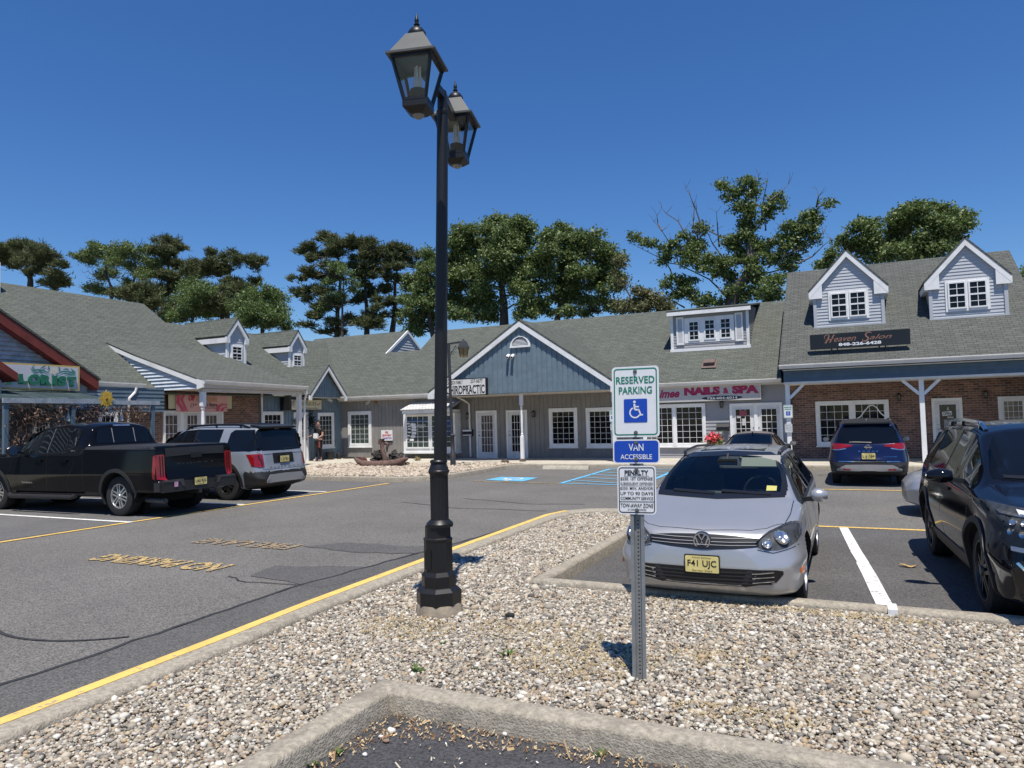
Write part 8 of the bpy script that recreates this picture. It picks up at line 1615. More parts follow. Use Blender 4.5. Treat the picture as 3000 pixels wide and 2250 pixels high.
# florist sign
WFl = FX(-20.66); u0, u1, a, b = WFl.rect(zF(1130, 110), zF(300, 455), 'X'); u1 = onX(*zF(1128, 300), -20.66)[1]; u0 = u1-3.4; b = onX(*zF(1128, 115), -20.66)[2]; a = onX(*zF(1128, 468), -20.66)[2]
t = thing('shop_sign', 'carved florist sign with raised green letters and teal leaves under the red rake', 'shop sign', (-20.6, u1-1.5, a), 0, 'shop signs')
mb = MB(); WFl.box(mb, u0, u1, a, b, 0, .06); mb.build('frame', mat('gold frame', (.52, .38, .14), .5), t)
mb = MB(); WFl.box(mb, u0+.05, u1-.05, a+.05, b-.05, .03, .064); fo_ = mb.build('face', mat('sign pale lilac', (.52, .52, .56), .6), t)
M_lgreen = mat('letter green', (.02, .15, .09), .45); M_leaf = mat('leaf teal', (.04, .20, .19), .5)
P0 = lambda px, py, e: np.array([-20.66+e, onX(px/4.916, 1050+py/4.916, -20.66)[1], onX(px/4.916, 1050+py/4.916, -20.66)[2]])
for ch, x0, x1, y0, y1 in (('F', 60, 215, 375, 215), ('L', 240, 365, 370, 225), ('O', 375, 550, 388, 228), ('R', 555, 715, 392, 240), ('I', 725, 790, 395, 252), ('S', 800, 925, 400, 255), ('T', 940, 1065, 408, 268)):
    mb = MB(); letters(mb, ch, lambda u, v: P0(u, -v, .115), x0, x1, -y0, -y1, .075); q = MB(); V, F = text_geo(ch, .075); 
    me_v = np.vstack(mb.v); mb2 = MB(); mb2.add(np.vstack([me_v, me_v-np.array([.05, 0, 0])]), [list(f) for f in mb.f]+[[i+len(me_v) for i in f][::-1] for f in mb.f])
    ed = {}
    for f in mb.f:
        for i in range(len(f)): e = (f[i], f[(i+1) % len(f)]); ed[e] = ed.get(e, 0)+1
    n0 = len(me_v); mb2.f += [[e[0], e[1], e[1]+n0, e[0]+n0] for e in ed if (e[1], e[0]) not in ed]; mb2.mi = [0]*len(mb2.f)
    mb2.build('letter', M_lgreen, fo_)
    for fx in ((x0, x1),): 
        s3 = MB(); yb_ = y0-4; hw = (x1-x0)*.5
        if ch in 'LRIT': s3.prism([P0(x0+(0 if ch != 'T' else hw*.45), yb_, .07), P0(x0+(hw*.9 if ch != 'T' else hw*1.55), yb_, .07), P0(x0+(hw*.9 if ch != 'T' else hw*1.55), yb_-12, .07), P0(x0+(0 if ch != 'T' else hw*.45), yb_-12, .07)], (.045, 0, 0)); s3.build('serif', M_lgreen, fo_)
mb = MB(); pl_ = lambda u, v: P0(u, v, .075)
for P_ in ([(690, 215), (600, 175), (520, 165), (450, 180), (420, 150)], [(480, 160), (440, 140), (475, 95)], [(560, 150), (600, 125), (640, 105)], [(660, 165), (685, 140), (675, 105)], [(540, 175), (575, 200), (610, 210)], [(470, 185), (510, 210), (545, 205)], [(810, 225), (880, 190), (960, 190), (1040, 215), (1065, 230)], [(830, 190), (835, 150), (820, 115)], [(890, 160), (940, 155), (970, 165)], [(1000, 150), (1040, 190), (1070, 205)], [(900, 215), (950, 225), (985, 220)], [(960, 235), (1010, 240), (1060, 240)]): stroke(mb, P_, pl_, [10]+[24]*(len(P_)-2)+[8])
mb.build('leaf_ornament', M_leaf, fo_, fixn=False)
mb = MB(); pl2 = lambda u, v: P0(u, v, .085)
for i in range(14): an = i*2*math.pi/14; stroke(mb, [(752+14*math.cos(an), 182+13*math.sin(an)), (752+38*math.cos(an), 182+36*math.sin(an)), (752+56*math.cos(an), 182+54*math.sin(an))], pl2, [6, 17, 8])
mb.build('daisy_ornament', mat('daisy cream', (.62, .6, .48), .6), fo_, fixn=False)
# sunflower cut-out
q = onX(*zF(1540, 582), -19.0); t = thing('flower_ornament', 'yellow wooden sunflower nailed to the florist awning plank', 'ornament', q)
mb = MB(); pf = lambda u, v, e=0: np.array([-19.03+e, q[1]+u, q[2]+v]); N = 16
for i in range(N):
    an = 2*math.pi*i/N; r0_, r1_ = .10, (.235 if i % 2 == 0 else .20); d = lambda a_, r: (r*math.cos(a_), r*math.sin(a_)*1.12); mb.prism([pf(*d(an-.22, r0_)), pf(*d(an-.17, r1_*.75)), pf(*d(an, r1_)), pf(*d(an+.17, r1_*.75)), pf(*d(an+.22, r0_))], (.02, 0, 0))
mb.prism([pf(*(.12*math.cos(a_), .13*math.sin(a_))) for a_ in np.linspace(0, 6.28, 20)[:-1]], (.024, 0, 0)); mb.build('petals', mat('sunflower yellow', (.52, .34, .035), .6, var=.25, scale=12), t)
mb = MB(); mb.lathe([(0, .03), (.03, .025), (.042, .0)], 14, pf(0, -.01, .02), (1, 0, 0)); mb.build('centre', mat('sunflower brown', (.16, .06, .02), .8), t, smooth=True)
# dead vines along the awning
def vines(name, label, spans, nst, cols_, seed, X0=-19.3):
    rs = random.Random(seed); mb = MB()
    VV = []
    for (y0, y1, z0, z1, n) in spans:
        for _ in range(n):
            y = rs.uniform(y0, y1); z = rs.uniform(z0, z1); x = X0+rs.uniform(-.35, .25); P = [np.array([x, y, z])]; d = np.array([rs.uniform(-.6, .6), rs.uniform(-1, 1), rs.uniform(-.9, .35)])
            for k in range(4): d = nrm(d+np.array([rs.uniform(-.6, .6), rs.uniform(-.7, .7), rs.uniform(-.75, .25)])); P.append(P[-1]+d*rs.uniform(.05, .12))
            mb.tube(P, [.008, .007, .006, .004, .002], 3, cap=False)
            for _ in range(2): C_ = P[rs.randint(1, 4)]; VV.append(C_+np.array([rs.uniform(-.05, .05), rs.uniform(-.05, .05), rs.uniform(-.05, .05)]))
    t = thing(name, label, 'vine', (X0, spans[0][0], spans[0][2])); mb.build('stems', mat('dead stems', (.085, .055, .04), .9, var=.5, scale=9), t, uv=False, fixn=False)
    V, F = leafquads(np.array(VV), .055); rawmesh('leaves', V-np.array(t.location), F, island_mat('dead leaves', [(0, (.07, .04, .03)), (.5, (.15, .09, .065)), (1, (.26, .17, .12))], .9), t)
ys = lambda px, py=700: onX(*zF(px, py), -19.1)[1]
vines('dead_vine', 'tangle of dead brown vines hanging from the florist awning', [(ys(60), ys(2150), 2.25, 2.5, 330), (ys(330), ys(900), 1.95, 2.35, 150), (ys(1100), ys(1450), 1.9, 2.3, 130), (ys(1900), ys(2130), 1.85, 2.4, 110), (ys(230), ys(520), .9, 2.2, 300)], 0, None, 5)
# small wind chimes/bottle ornaments under the awning
for i, px in enumerate((985, 1750)):
    q = onX(*zF(px, 850), -19.2); mb = MB(); mb.lathe([(.0, .0), (.055, .0), (.05, .1), (.02, .22), (.012, .32), (0, .33)], 10, q-np.array([0, 0, .1])); tag(mb.build('hanging_ornament', mat('pale glass ornament', (.5, .55, .55), .3), smooth=True), ('white bell shaped ornament hanging among the vines left of the sunflower', 'white bell shaped ornament hanging right of the sunflower')[i], 'ornament')
# ================================================================ wall lanterns, mail boxes, cameras
def wall_lantern(label, W, px, f, s=1.0):
    q = onY(*f(*px), W.o[1]) if abs(W.n[1]) > .5 else onX(*f(*px), W.o[0]); u = np.dot(q-W.o, W.u); z = q[2]
    t = thing('wall_lantern', label, 'wall lantern', W.p(u, z, 0), 0, 'wall lanterns by the shop doors'); c = W.p(u, z, .13*s)
    mb = MB(); mb.lathe([(.0, .19*s), (.015*s, .16*s), (.03*s, .14*s), (.085*s, .09*s), (.085*s, .08*s), (0, .08*s)], 8, c); mb.lathe([(0, -.14*s), (.025*s, -.13*s), (.055*s, -.10*s), (.055*s, -.09*s), (0, -.09*s)], 8, c); W.box(mb, u-.03*s, u+.03*s, z-.1*s, z+.1*s, 0, .02); mb.bar(W.p(u, z+.05*s, .01), c+np.array([0, 0, .10*s]), .02, .02)
    for i in range(6): a = i*math.pi/3; mb.bar(c+np.array([.072*s*math.cos(a), .072*s*math.sin(a), .085*s]), c+np.array([.05*s*math.cos(a), .05*s*math.sin(a), -.095*s]), .010, .010)
    mb.build('frame', M_black, t, uv=False); mb = MB(); mb.lathe([(.068*s, .082*s), (.047*s, -.092*s)], 6, c); mb.build('pane', mat('lantern frosted', (.14, .135, .12), .25), t)
wall_lantern('black coach lantern left of the left door under the blue gable', WM, (1810, 1165), z2); wall_lantern('black coach lantern between the right gable door and the windows', WM, (998, 992), z3)
wall_lantern('dark lantern under the nail shop sign above the mailbox', WM, (978, 500), z4, .95); wall_lantern('black lantern on the brick right of the salon double window', WBk, (848, 1138), z5, .9); wall_lantern('black lantern on the brick right of the salon door', WBk, (1408, 1120), z5, .9)
wall_lantern('black lantern high on the brick behind the salon corner post', WBk, (150, 1155), z5, .9); wall_lantern('black lantern beside the corner shop door', FX(-21.49), (187, 1220), z2, .9)
def mailbox(label, W, a, b, f, stickers):
    u0, u1, z0, z1 = W.rect(f(*a), f(*b), 'Y'); t = thing('mailbox', label, 'mailbox', W.p((u0+u1)/2, z0, 0)); mb = MB(); pr = [(0, z0), (.13, z0), (.13, z0+(z1-z0)*.55), (.06, z1), (0, z1)]
    mb.prism([W.p(u0, z, d+.015) for d, z in pr], W.u*(u1-u0)); mb.build('box', M_black, t); mb = MB(); mb.prism([W.p(u0-.01, z1-.02, .02), W.p(u0-.01, z1-.0, .09), W.p(u0-.01, z0+(z1-z0)*.52, .16), W.p(u0-.01, z0+(z1-z0)*.50, .15)], W.u*(u1-u0+.02)); mb.build('lid', M_black, t)
    if stickers:
        mb = MB()
        for lo, hi in ((.08, .22), (.72, .95)): W.box(mb, u0+.02, u1-.02, z0+(z1-z0)*lo, z0+(z1-z0)*hi, .146 if lo < .5 else .10, .149 if lo < .5 else .158)
        mb.build('sticker', M_sheet, t)
mailbox('black mailbox with white stickers left of the gable doors', WM, (1767, 1290), (1855, 1350), z2, True); mailbox('plain black mailbox on the nail shop wall', WM, (925, 705), (1060, 778), z4, False)
def camera(label, W, px, f):
    q = onY(*f(*px), W.o[1]) if abs(W.n[1]) > .5 else onX(*f(*px), W.o[0]); u = np.dot(q-W.o, W.u); z = q[2]; t = thing('security_camera', label, 'camera', W.p(u, z, 0), 0, 'security cameras on the walls'); mb = MB()
    mb.lathe([(.06, 0), (.06, .03), (.03, .05)], 14, W.p(u, z+.02, 0), W.n); c = W.p(u, z-.02, .10); d = nrm(W.n+np.array([0, 0, -.55])+W.u*.2); mb.lathe([(.0, -.08), (.05, -.08), (.06, -.02), (.055, .10), (.0, .10)], 14, c, d); mb.build('housing', M_white, t, smooth=True, angle=40); mb = MB(); mb.lathe([(.0, .105), (.035, .105), (.035, .09)], 12, c, d); mb.build('lens', M_black, t)
camera('left one of the two white cameras under the round gable vent', FY(24.36), (760, 452), z3); camera('right one of the two white cameras under the round gable vent', FY(24.36), (801, 452), z3); camera('white camera on the grey wall above the single window', WM, (890, 1037), z2); camera('white camera tucked under the little corner gable', FX(-21.49), (513, 1016), z2)
mb = MB(); q = onY(*z2(948, 1030), 26.66); mb.box(q[0]-.06, q[0]+.06, 26.60, 26.69, q[2]-.09, q[2]+.09); mb.box(q[0]-.03, q[0]+.03, 26.57, 26.60, q[2]-.06, q[2]+.02); tag(mb.build('alarm_bell', mat('aged brass', (.22, .13, .06), .6, var=.3)), 'small brown alarm box on the grey wall beside the camera', 'alarm')
# fire department sign on the grey wall
u0, u1, a, b = WM.rect(z2(1005, 1297), z2(1110, 1392), 'Y'); t = thing('wall_sign', 'white fire department connection sign on the grey wall behind the anchor', 'sign', (u0, 26.68, a))
mb = MB(); WM.box(mb, u0, u1, a, b, .02, .04); o = mb.build('plate', M_sheet, t); P = lambda u, v: WM.p(u0+(u1-u0)*u, a+(b-a)*v, .044); mb = MB(); letters(mb, 'FIRE', P, .36, .64, .68, .88, .04); letters(mb, 'DEPARTMENT', P, .08, .93, .40, .60, .04); mb.build('lettering', mat('sign red', (.5, .06, .05), .5), o, fixn=False); mb = MB(); letters(mb, 'CONNECTION', P, .10, .93, .12, .32, .04); mb.build('lettering', mat('sign violet', (.16, .07, .32), .5), o, fixn=False)
mb = MB(); WM.box(mb, u0+.03, u0+.32, a-.09, a-.02, .02, .05); WM.box(mb, u0+.36, u1-.0, a-.09, a-.02, .02, .05); tag(mb.build('sign_shadow_strips', C_plast), 'two dark strips drawn as the shadow just under the fire department sign', 'drawn_shadow')  # dark strips on the wall stand in for the shadow below the sign
# open sign, flower cart
u0, u1, a, b = WM.rect(z4(580, 620), z4(698, 660), 'Y'); mb = MB(); letters(mb, 'open', lambda u, v: WM.p(u, v, .03), u0, u1, a, b, .0); o = mb.build('neon_sign', mat('dim neon', (.22, .05, .07), .5, emit=((.8, .12, .2), .12)), fixn=False); tag(o, 'pink neon open sign inside the nail shop window', 'neon sign')
q = onY(*z4(905, 870), 26.0); t = thing('flower_cart', 'small green flower cart full of pink blooms at the nail shop wall', 'flower cart', (q[0], 26.0, .15))
u0, u1, a, b = FY(26.0).rect(z4(858, 785), z4(995, 825), 'Y'); mb = MB(); FY(26.0).box(mb, u0, u1, a, b, -.02, .0); cs = mb.build('sign_board', mat('cart green', (.10, .16, .11), .6, var=.2), t); mb = MB(); letters(mb, 'FLOWER CART', lambda u, v: np.array([u, 25.99, v]), u0+.04, u1-.04, a+.03, b-.03, .03); mb.build('lettering', M_sheet, cs, fixn=False)
mb = MB(); mb.box(u0-.1, u1+.1, 25.75, 26.2, .45, .75); mb.bar((u0, 26, .75), (u0, 26, b), .03, .03); mb.bar((u1, 26, .75), (u1, 26, b), .03, .03); mb.box(u0-.05, u0, 25.8, 26.15, .16, .45); mb.box(u1, u1+.05, 25.8, 26.15, .16, .45); mb.build('cart', mat('cart wood', (.14, .10, .07), .8, var=.3), t)
C_ = np.array([q[0]-.05, 25.9, q[2]])+RNG.normal(0, 1, (420, 3))*np.array([.12, .1, .09]); V, F = leafquads(C_, .09); rawmesh('flowers', V-np.array(t.location), F, island_mat('pink flowers', [(0, (.55, .03, .06)), (.6, (.72, .09, .13)), (1, (.8, .25, .25))], .6, .15), t)
C_ = np.array([q[0]+.02, 25.92, q[2]-.12])+RNG.normal(0, 1, (420, 3))*np.array([.15, .11, .10]); V, F = leafquads(C_, .09); rawmesh('leaves', V-np.array(t.location), F, M_oak, t)
# posters in the nail shop door
for lab, a, b, col_ in (('framed red poster in the left nail shop door', (1165, 565), (1250, 620), (.30, .06, .08)), ('white hours notice low in the left nail shop door', (1195, 650), (1235, 722), (.5, .5, .5)), ('small white label in the left nail shop door', (1140, 625), (1185, 645), (.45, .45, .45))):
    u0, u1, z0_, z1_ = WM.rect(z4(*a), z4(*b), 'Y'); mb = MB(); WM.box(mb, u0, u1, z0_, z1_, .05, .058); tag(mb.build('door_poster', mat('poster %g' % col_[0], col_, .5, var=.4, scale=14)), lab, 'poster')
# ================================================================ bracket lamp post in the far pebble bed
q = np.array([-12.83, 22.06, .13]); t = thing('street_lamp', 'slim dark bracket lamp with amber glass behind the chiropractic sign', 'lamp post', q); tz = onY(*z3(203, 345), q[1])[2]; tx = onY(*z3(203, 345), q[1])[0]
M_lampdk = mat('dark grey lamp metal', (.035, .036, .038), .5, var=.2)
mb = MB(); P = [np.array([q[0]+(tx-q[0])*k, q[1], q[2]+(tz-q[2])*k]) for k in np.linspace(0, 1, 6)]; mb.tube(P, [.055]*6, 12); mb.lathe([(.13, -.05), (.13, .05), (.10, .08), (.10, .50), (.075, .53), (.07, 1.05), (.085, 1.07), (.085, 1.13), (.055, 1.16)], 14, q); mb.build('pole', M_lampdk, t, smooth=True, angle=40)
hp = onY(*z3(340, 330), q[1]); mb = MB(); mb.bar((tx-.05, q[1], tz+.02), (hp[0], q[1], tz+.06), .05, .06); 
for s_ in (0, 1):
    cx_, cz_, rr = tx+.16+.12*s_, tz-.16-.16*(1-s_), .10-.02*s_; mb.tube([(cx_+rr*(1-k/22)*math.cos(k*.42), q[1], cz_+rr*(1-k/22)*math.sin(k*.42)) for k in range(18)], .011, 5)
mb.tube([(tx+.03, q[1], tz-.5), (tx+.12, q[1], tz-.30), (tx+.30, q[1], tz-.05)], .012, 5); mb.build('bracket', M_lampdk, t, smooth=True)
c = np.array([hp[0], q[1], onY(*z3(340, 380), q[1])[2]]); mb = MB(); mb.lathe([(.0, .34), (.03, .33), (.05, .29), (.13, .24), (.20, .10), (.235, .02), (.24, 0), (.0, 0)], 6, c); mb.build('lamp_hood', M_lampdk, t); mb = MB(); mb.lathe([(.20, -.0), (.135, -.31), (.0, -.31)], 6, c); gl_ = mb.build('pane', mat('amber lamp glass', (.26, .18, .07), .3, var=.15), t)
mb = MB()
for i in range(6): a_ = i*math.pi/3; mb.bar(c+np.array([.205*math.cos(a_), .205*math.sin(a_), 0]), c+np.array([.138*math.cos(a_), .138*math.sin(a_), -.315]), .02, .02)
mb.build('lamp_frame', M_lampdk, t)
# ================================================================ rusty anchor with chain
t = thing('anchor', 'big rusty ship anchor with a heap of chain lying in the pebble bed', 'anchor', (-15.9, 22.0, .12)); M_rust = mat('rusty iron', (.13, .080, .064), .9, var=.45, scale=9, bump=.5, bscale=40); M_rustr = mat('red oxide iron', (.10, .032, .025), .85, var=.3, scale=7); M_chain = mat('chain iron', (.05, .042, .038), .8, var=.3, scale=12)
YA = 22.0; pa_ = lambda x, y: onY(*z9(x, y), YA)
mb = MB(); A0_, A1_ = pa_(1240, 1020), pa_(1165, 705); mb.tube([A0_, (A0_+A1_)/2+np.array([0, -.05, 0]), A1_], [.11, .085, .07], 12); mb.obox(A1_, (.075, 0, 0), (0, .09, 0), (0.02, 0, .10)); mb.build('shank', M_rust, t, smooth=True, angle=50)
mb = MB(); P = [pa_(*p) for p in ((850, 960), (930, 1015), (1050, 1050), (1240, 1055), (1420, 1035), (1530, 1000), (1605, 960))]; P = [p+np.array([0, -.42+abs(i-3)*.05, .05]) for i, p in enumerate(P)]; mb.tube(P, [.05, .12, .15, .17, .15, .12, .05], 10); mb.build('arms', M_rust, t, smooth=True, angle=60)
for s_, pts in ((-1, ((880, 965), (930, 935), (1010, 945), (1030, 1000), (950, 1030))), (1, ((1580, 960), (1530, 935), (1450, 955), (1420, 1000), (1520, 1020)))):
    mb = MB(); Q = [pa_(*p)+np.array([0, -.32, 0]) for p in pts]; mb.prism(Q, (0, .07, .03)); mb.build('fluke', M_rustr, t)
mb = MB(); P = [pa_(*p) for p in ((1225, 730), (1262, 745), (1245, 800), (1250, 860))]; mb.tube(P, [.07, .06, .05, .02], 8); mb.build('stock', M_rust, t, smooth=True)
def chain_heap(c, ext, n, seed):
    rs = random.Random(seed); mb = MB()
    for i in range(n):
        p = np.array(c)+np.array([rs.gauss(0, ext[0]), rs.gauss(0, ext[1]), 0]); p[2] = c[2]+max(0, rs.uniform(0, 1)*ext[2]*(1-abs(p[0]-c[0])/(3*ext[0]))); d = nrm(np.array([rs.uniform(-1, 1), rs.uniform(-1, 1), rs.uniform(-.6, .6)])); u = nrm(np.cross(d, np.array([rs.uniform(-1, 1), rs.uniform(-1, 1), 1.2])))
        mb.tube([p+d*.13*math.cos(a)+u*.065*math.sin(a) for a in np.linspace(0, 2*np.pi, 13)], .026, 6, cap=False)
    return mb.build('chain', M_chain, t, smooth=True, angle=60, uv=False)
chain_heap(pa_(1090, 1000)+np.array([0, .1, -.08]), (.17, .10, .50), 60, 1); chain_heap(pa_(1350, 1000)+np.array([0, .1, -.08]), (.20, .10, .44), 62, 2)
mb = MB()
for i, p in enumerate(((1300, 930), (1325, 905), (1345, 880), (1355, 865))): c = pa_(*p); mb.tube([c+np.array([.07*math.cos(a)*(1 if i % 2 else .5), .05*math.sin(a), .10*math.sin(a)]) for a in np.linspace(0, 2*np.pi, 13)], .026, 6, cap=False)
mb.build('chain', M_chain, t, smooth=True, uv=False)
# ================================================================ wheel stop, loose kerb piece, bin, planter
M_stop = mat('wheel stop concrete', (.46, .42, .34), .9, var=.2, scale=5, stain=((.3, .27, .2), .5, 4))
mb = MB(); x0, x1 = -9.72, -8.05; pr = [(-.10, 0), (-.08, .06), (-.05, .12), (.05, .12), (.08, .06), (.10, 0)]; mb.prism([(x0, 22.98+a, b) for a, b in pr], (x1-x0, 0, 0)); o = mb.build('wheel_stop', M_stop); tag(o, 'pale concrete wheel stop at the head of the accessible stall', 'wheel stop')
mb = MB(); mb.prism([(-12.75, 23.45+a*.9, .13+b) for a, b in pr], (1.15, .05, .02)); tag(mb.build('wheel_stop', M_stop), 'short concrete block lying on the pebbles beside the porch walk', 'wheel stop')
mb = MB(); mb.lathe([(.0, .0), (.12, .0), (.15, .06), (.12, .14), (.05, .17), (0, .17)], 7, (-11.42, 23.45, .12)); tag(mb.build('rock', mat('dark rock', (.10, .075, .06), .9, var=.4)), 'dark brown rock at the end of the concrete block', 'rock')
bq = onX(*z2(517, 1520), -21.2); t = thing('planter_pot', 'black plastic pot on the walk beside the corner wall', 'pot', (-21.1, bq[1], .15)); mb = MB(); mb.lathe([(.16, 0), (.20, .30), (.215, .30), (.215, .34), (.19, .34), (.15, .05), (0, .05)], 16, (-21.15, bq[1], .15)); mb.build('pot', M_black, t, smooth=True, angle=40)
mb = MB(); mb.lathe([(.10, 0), (.14, .24), (.13, .26), (0, .26)], 14, (-21.0, bq[1]+.45, .15)); tag(mb.build('planter_pot', C_plast, smooth=True, angle=40), 'smaller dark pot leaning next to the black pot', 'pot')
mb = MB(); mb.tube([(-20.9, bq[1]+.6, .20), (-19.9, bq[1]+.9, .16)], .045, 8); tag(mb.build('hose', M_black, smooth=True), 'black hose end lying on the walk in front of the grey wall', 'hose')
mb = MB(); q = onX(*z2(350, 1210), -21.4); rs = random.Random(3)
C_ = q+RNG.normal(0, 1, (260, 3))*np.array([.08, .13, .22]); V, F = leafquads(C_, .08); o = rawmesh('hanging_basket', V, F, island_mat('dark leaves', [(0, (.01, .012, .01)), (1, (.03, .04, .025))], .8)); tag(o, 'dark trailing wall plant above the person', 'plant')
# ================================================================ weeds, dead leaf, white stones
def weed(name, label, x, y, z, n, ln, m, group=None, up=.9, wd=.10):
    a = RNG.uniform(0, 2*np.pi, n); tl = RNG.uniform(.25, .95, n)*up; L_ = ln*RNG.uniform(.6, 1.1, n); d = np.stack([np.cos(a)*np.cos(tl), np.sin(a)*np.cos(tl), np.sin(tl)], 1); b = np.stack([-np.sin(a), np.cos(a), np.zeros(n)], 1)*ln*wd; c = np.array([x, y, z])
    V = np.stack([c-b*.4+d*0, c+b*.4+d*0, c+d*(L_*.55)[:, None]+b, c+d*L_[:, None]-np.array([0, 0, 1])*(L_*.12)[:, None], c+d*(L_*.55)[:, None]-b], 1).reshape(-1, 3); F = np.arange(5*n).reshape(n, 5)
    o = rawmesh(name, V, F, m); return tag(o, label, 'weed', group)
M_weed = island_mat('weed green', [(0, (.03, .07, .012)), (.6, (.06, .13, .025)), (1, (.12, .17, .05))], .6, .2)
zc = crop(900, 1575, 2.458)
for (px, py), n, ln, lab in (((790, 965), 16, .085, 'star shaped green weed in the pebbles above the near kerb corner'), ((1200, 950), 9, .05, 'tiny green weed right of the star shaped weed'), ((1660, 335), 12, .07, 'dark green weed at the corner of the far stall kerb'), ((980, 770), 7, .05, 'thin green sprout in the middle of the pebbles'), ((1450, 850), 10, .10, 'wispy grass tuft left of the sign shadow')):
    g_ = gz(*zc(px, py), .10); weed('weed', lab, g_[0], g_[1], .10, n, ln, M_weed, 'weeds in the pebble island', wd=.10 if ln > .06 else .14)
for (px, py), n, ln, lab in (((225, 1560), 26, .06, 'green grass tuft against the left arm of the near kerb'), ((1460, 1410), 12, .05, 'small green weed at the foot of the near kerb'), ((1100, 1330), 6, .05, 'thin grass blade at the kerb foot right of the corner'), ((2120, 1575), 12, .07, 'dark green weed low on the right part of the near kerb'), ((20, 1650), 16, .08, 'grass tuft at the bottom left of the near kerb')):
    g_ = gz(*zc(px, py), .005); weed('weed', lab, g_[0], g_[1], .005, n, ln, M_weed, 'weeds along the near kerb', wd=.07)
for (px, py), n, ln, lab in (((1690, 990), 60, .28, 'tall dry grass clump by the bracket lamp'), ((1275, 985), 20, .2, 'dry grass sprig right of the anchor')):
    g_ = gz(*z9(px, py), .12); weed('weed', lab, g_[0], g_[1], .12, n, ln, island_mat('dry tall grass', [(0, (.3, .24, .12)), (1, (.48, .40, .22))], .9), None, 1.4, .03)
for (px, py), r, lab in (((605, 1400), .022, 'largest white stone on the black stall'), ((1423, 1420), .014, 'white stone beside the weed at the kerb foot'), ((533, 1440), .015, 'small white stone left of the largest one'), ((415, 1565), .013, 'white chip near the left kerb arm')):
    g_ = gz(*zc(px, py), .012); V, F = icos(2); V = V*np.array([1.2, .9, .75])*r*(1+RNG.normal(0, .10, (len(V), 1)))+np.array([g_[0], g_[1], r*.6+.007]); o = rawmesh('stone', V, F, mat('white stone', (.62, .6, .57), .8, var=.1, scale=40), smooth=True); tag(o, lab, 'stone', 'white stones on the stall')
g_ = gz(*zc(568, 1470), .01); V, F = icos(2); V = V*np.array([1.4, 1, .6])*.016+np.array([g_[0], g_[1], .016]); tag(rawmesh('stone', V, F, mat('brown stone', (.22, .15, .10), .8), smooth=True), 'brown stone beside the largest white stone', 'stone')
g_ = gz(*z6(797, 1233), .02); mb = MB(); mb.grid([[(g_[0]-.10+.2*i/6, g_[1]-.045*math.sin(math.pi*i/6)+.09*math.sin(math.pi*i/6)*j/3, .012+.012*math.sin(i*1.3)+.014*abs(j-1.5)/1.5) for j in range(4)] for i in range(7)]); tag(mb.build('dead_leaf', mat('tan leaf', (.42, .28, .13), .8, var=.2, scale=20), smooth=True), 'single curled tan leaf on the asphalt between the two cars', 'leaf')
g_ = gz(*zc(1460, 560), .12); V, F = icos(2); V = V*np.array([1.2, .9, .6])*.035*(1+RNG.normal(0, .12, (len(V), 1)))+np.array([g_[0], g_[1], .125]); tag(rawmesh('rock', V, F, mat('black cinder', (.02, .02, .02), .9), smooth=True), 'single black cinder on the pebbles right of the lamp base', 'rock')
# plants at the kerb of the anchor bed
g_ = gz(*z9(830, 1240), .02); weed('weed', 'green weed clump at the kerb below the anchor', g_[0], g_[1]-.05, .0, 40, .22, M_weed, None, 1.1, .06)
# ================================================================ PERSON at the corner shop door
def skin(name, nodes, edges, m, parent, sub=2, root=0):
    """nodes = [(x,y,z,r)]; one continuous body grown over the joints"""
    me = bpy.data.meshes.new(name); me.from_pydata([n[:3] for n in nodes], edges, []); ob = bpy.data.objects.new(name, me); COL.objects.link(ob)
    md = ob.modifiers.new('skin', 'SKIN'); sv = me.skin_vertices[0].data
    for i, n in enumerate(nodes): sv[i].radius = (n[3], n[4] if len(n) > 4 else n[3]); sv[i].use_root = (i == root)
    s2 = ob.modifiers.new('sub', 'SUBSURF'); s2.levels = sub; s2.render_levels = sub
    dg = bpy.context.evaluated_depsgraph_get(); me2 = bpy.data.meshes.new_from_object(ob.evaluated_get(dg)); bpy.data.objects.remove(ob); bpy.data.meshes.remove(me)
    me2.name = name; me2.materials.clear(); me2.materials.append(m); me2.shade_smooth(); o = bpy.data.objects.new(name, me2); COL.objects.link(o); o.parent = parent; return o
M_skin = mat('skin', (.36, .20, .14), .55, var=.06); M_cloth = mat('black clothes', (.006, .006, .007), .8, var=.2); M_hair = mat('dark hair', (.015, .011, .009), .6); M_shoe = mat('white shoe', (.6, .6, .6), .6)
gq = gz(*z2(420, 1560), .15); gq = np.array([-20.85, gq[1] if abs(gq[0]+20.85) < 1.2 else 24.6, .15]); gq = onX(*z2(425, 1562), -20.85); gq[2] = .15
# local frame: +x = the way the body faces (towards the door, -Y in the place)
pr_ = thing('person', 'person in black with glasses holding papers and reaching towards the corner door', 'person', gq, R_(-90))
B = [(0, 0, .90, .135, .12), (-.01, 0, 1.02, .125, .115), (.0, 0, 1.15, .14, .12), (.0, 0, 1.30, .15, .11), (-.01, 0, 1.40, .07, .06), (.015, 0, 1.46, .05), (.03, 0, 1.54, .085, .075), (.035, 0, 1.62, .088, .078), (.02, 0, 1.68, .06),
     (-.02, .17, 1.34, .060), (.02, .235, 1.12, .046), (.22, .20, 1.02, .036), (.34, .17, 1.03, .026),
     (-.02, -.17, 1.34, .060), (.10, -.215, 1.13, .046), (.32, -.15, 1.09, .036), (.45, -.11, 1.08, .026),
     (.0, .09, .80, .095), (.02, .095, .48, .062), (-.02, .10, .10, .045), (.10, .105, .045, .040), (.17, .11, .035, .03),
     (.0, -.09, .80, .095), (.05, -.095, .48, .062), (.06, -.10, .10, .045), (.18, -.105, .045, .040), (.25, -.11, .035, .03)]
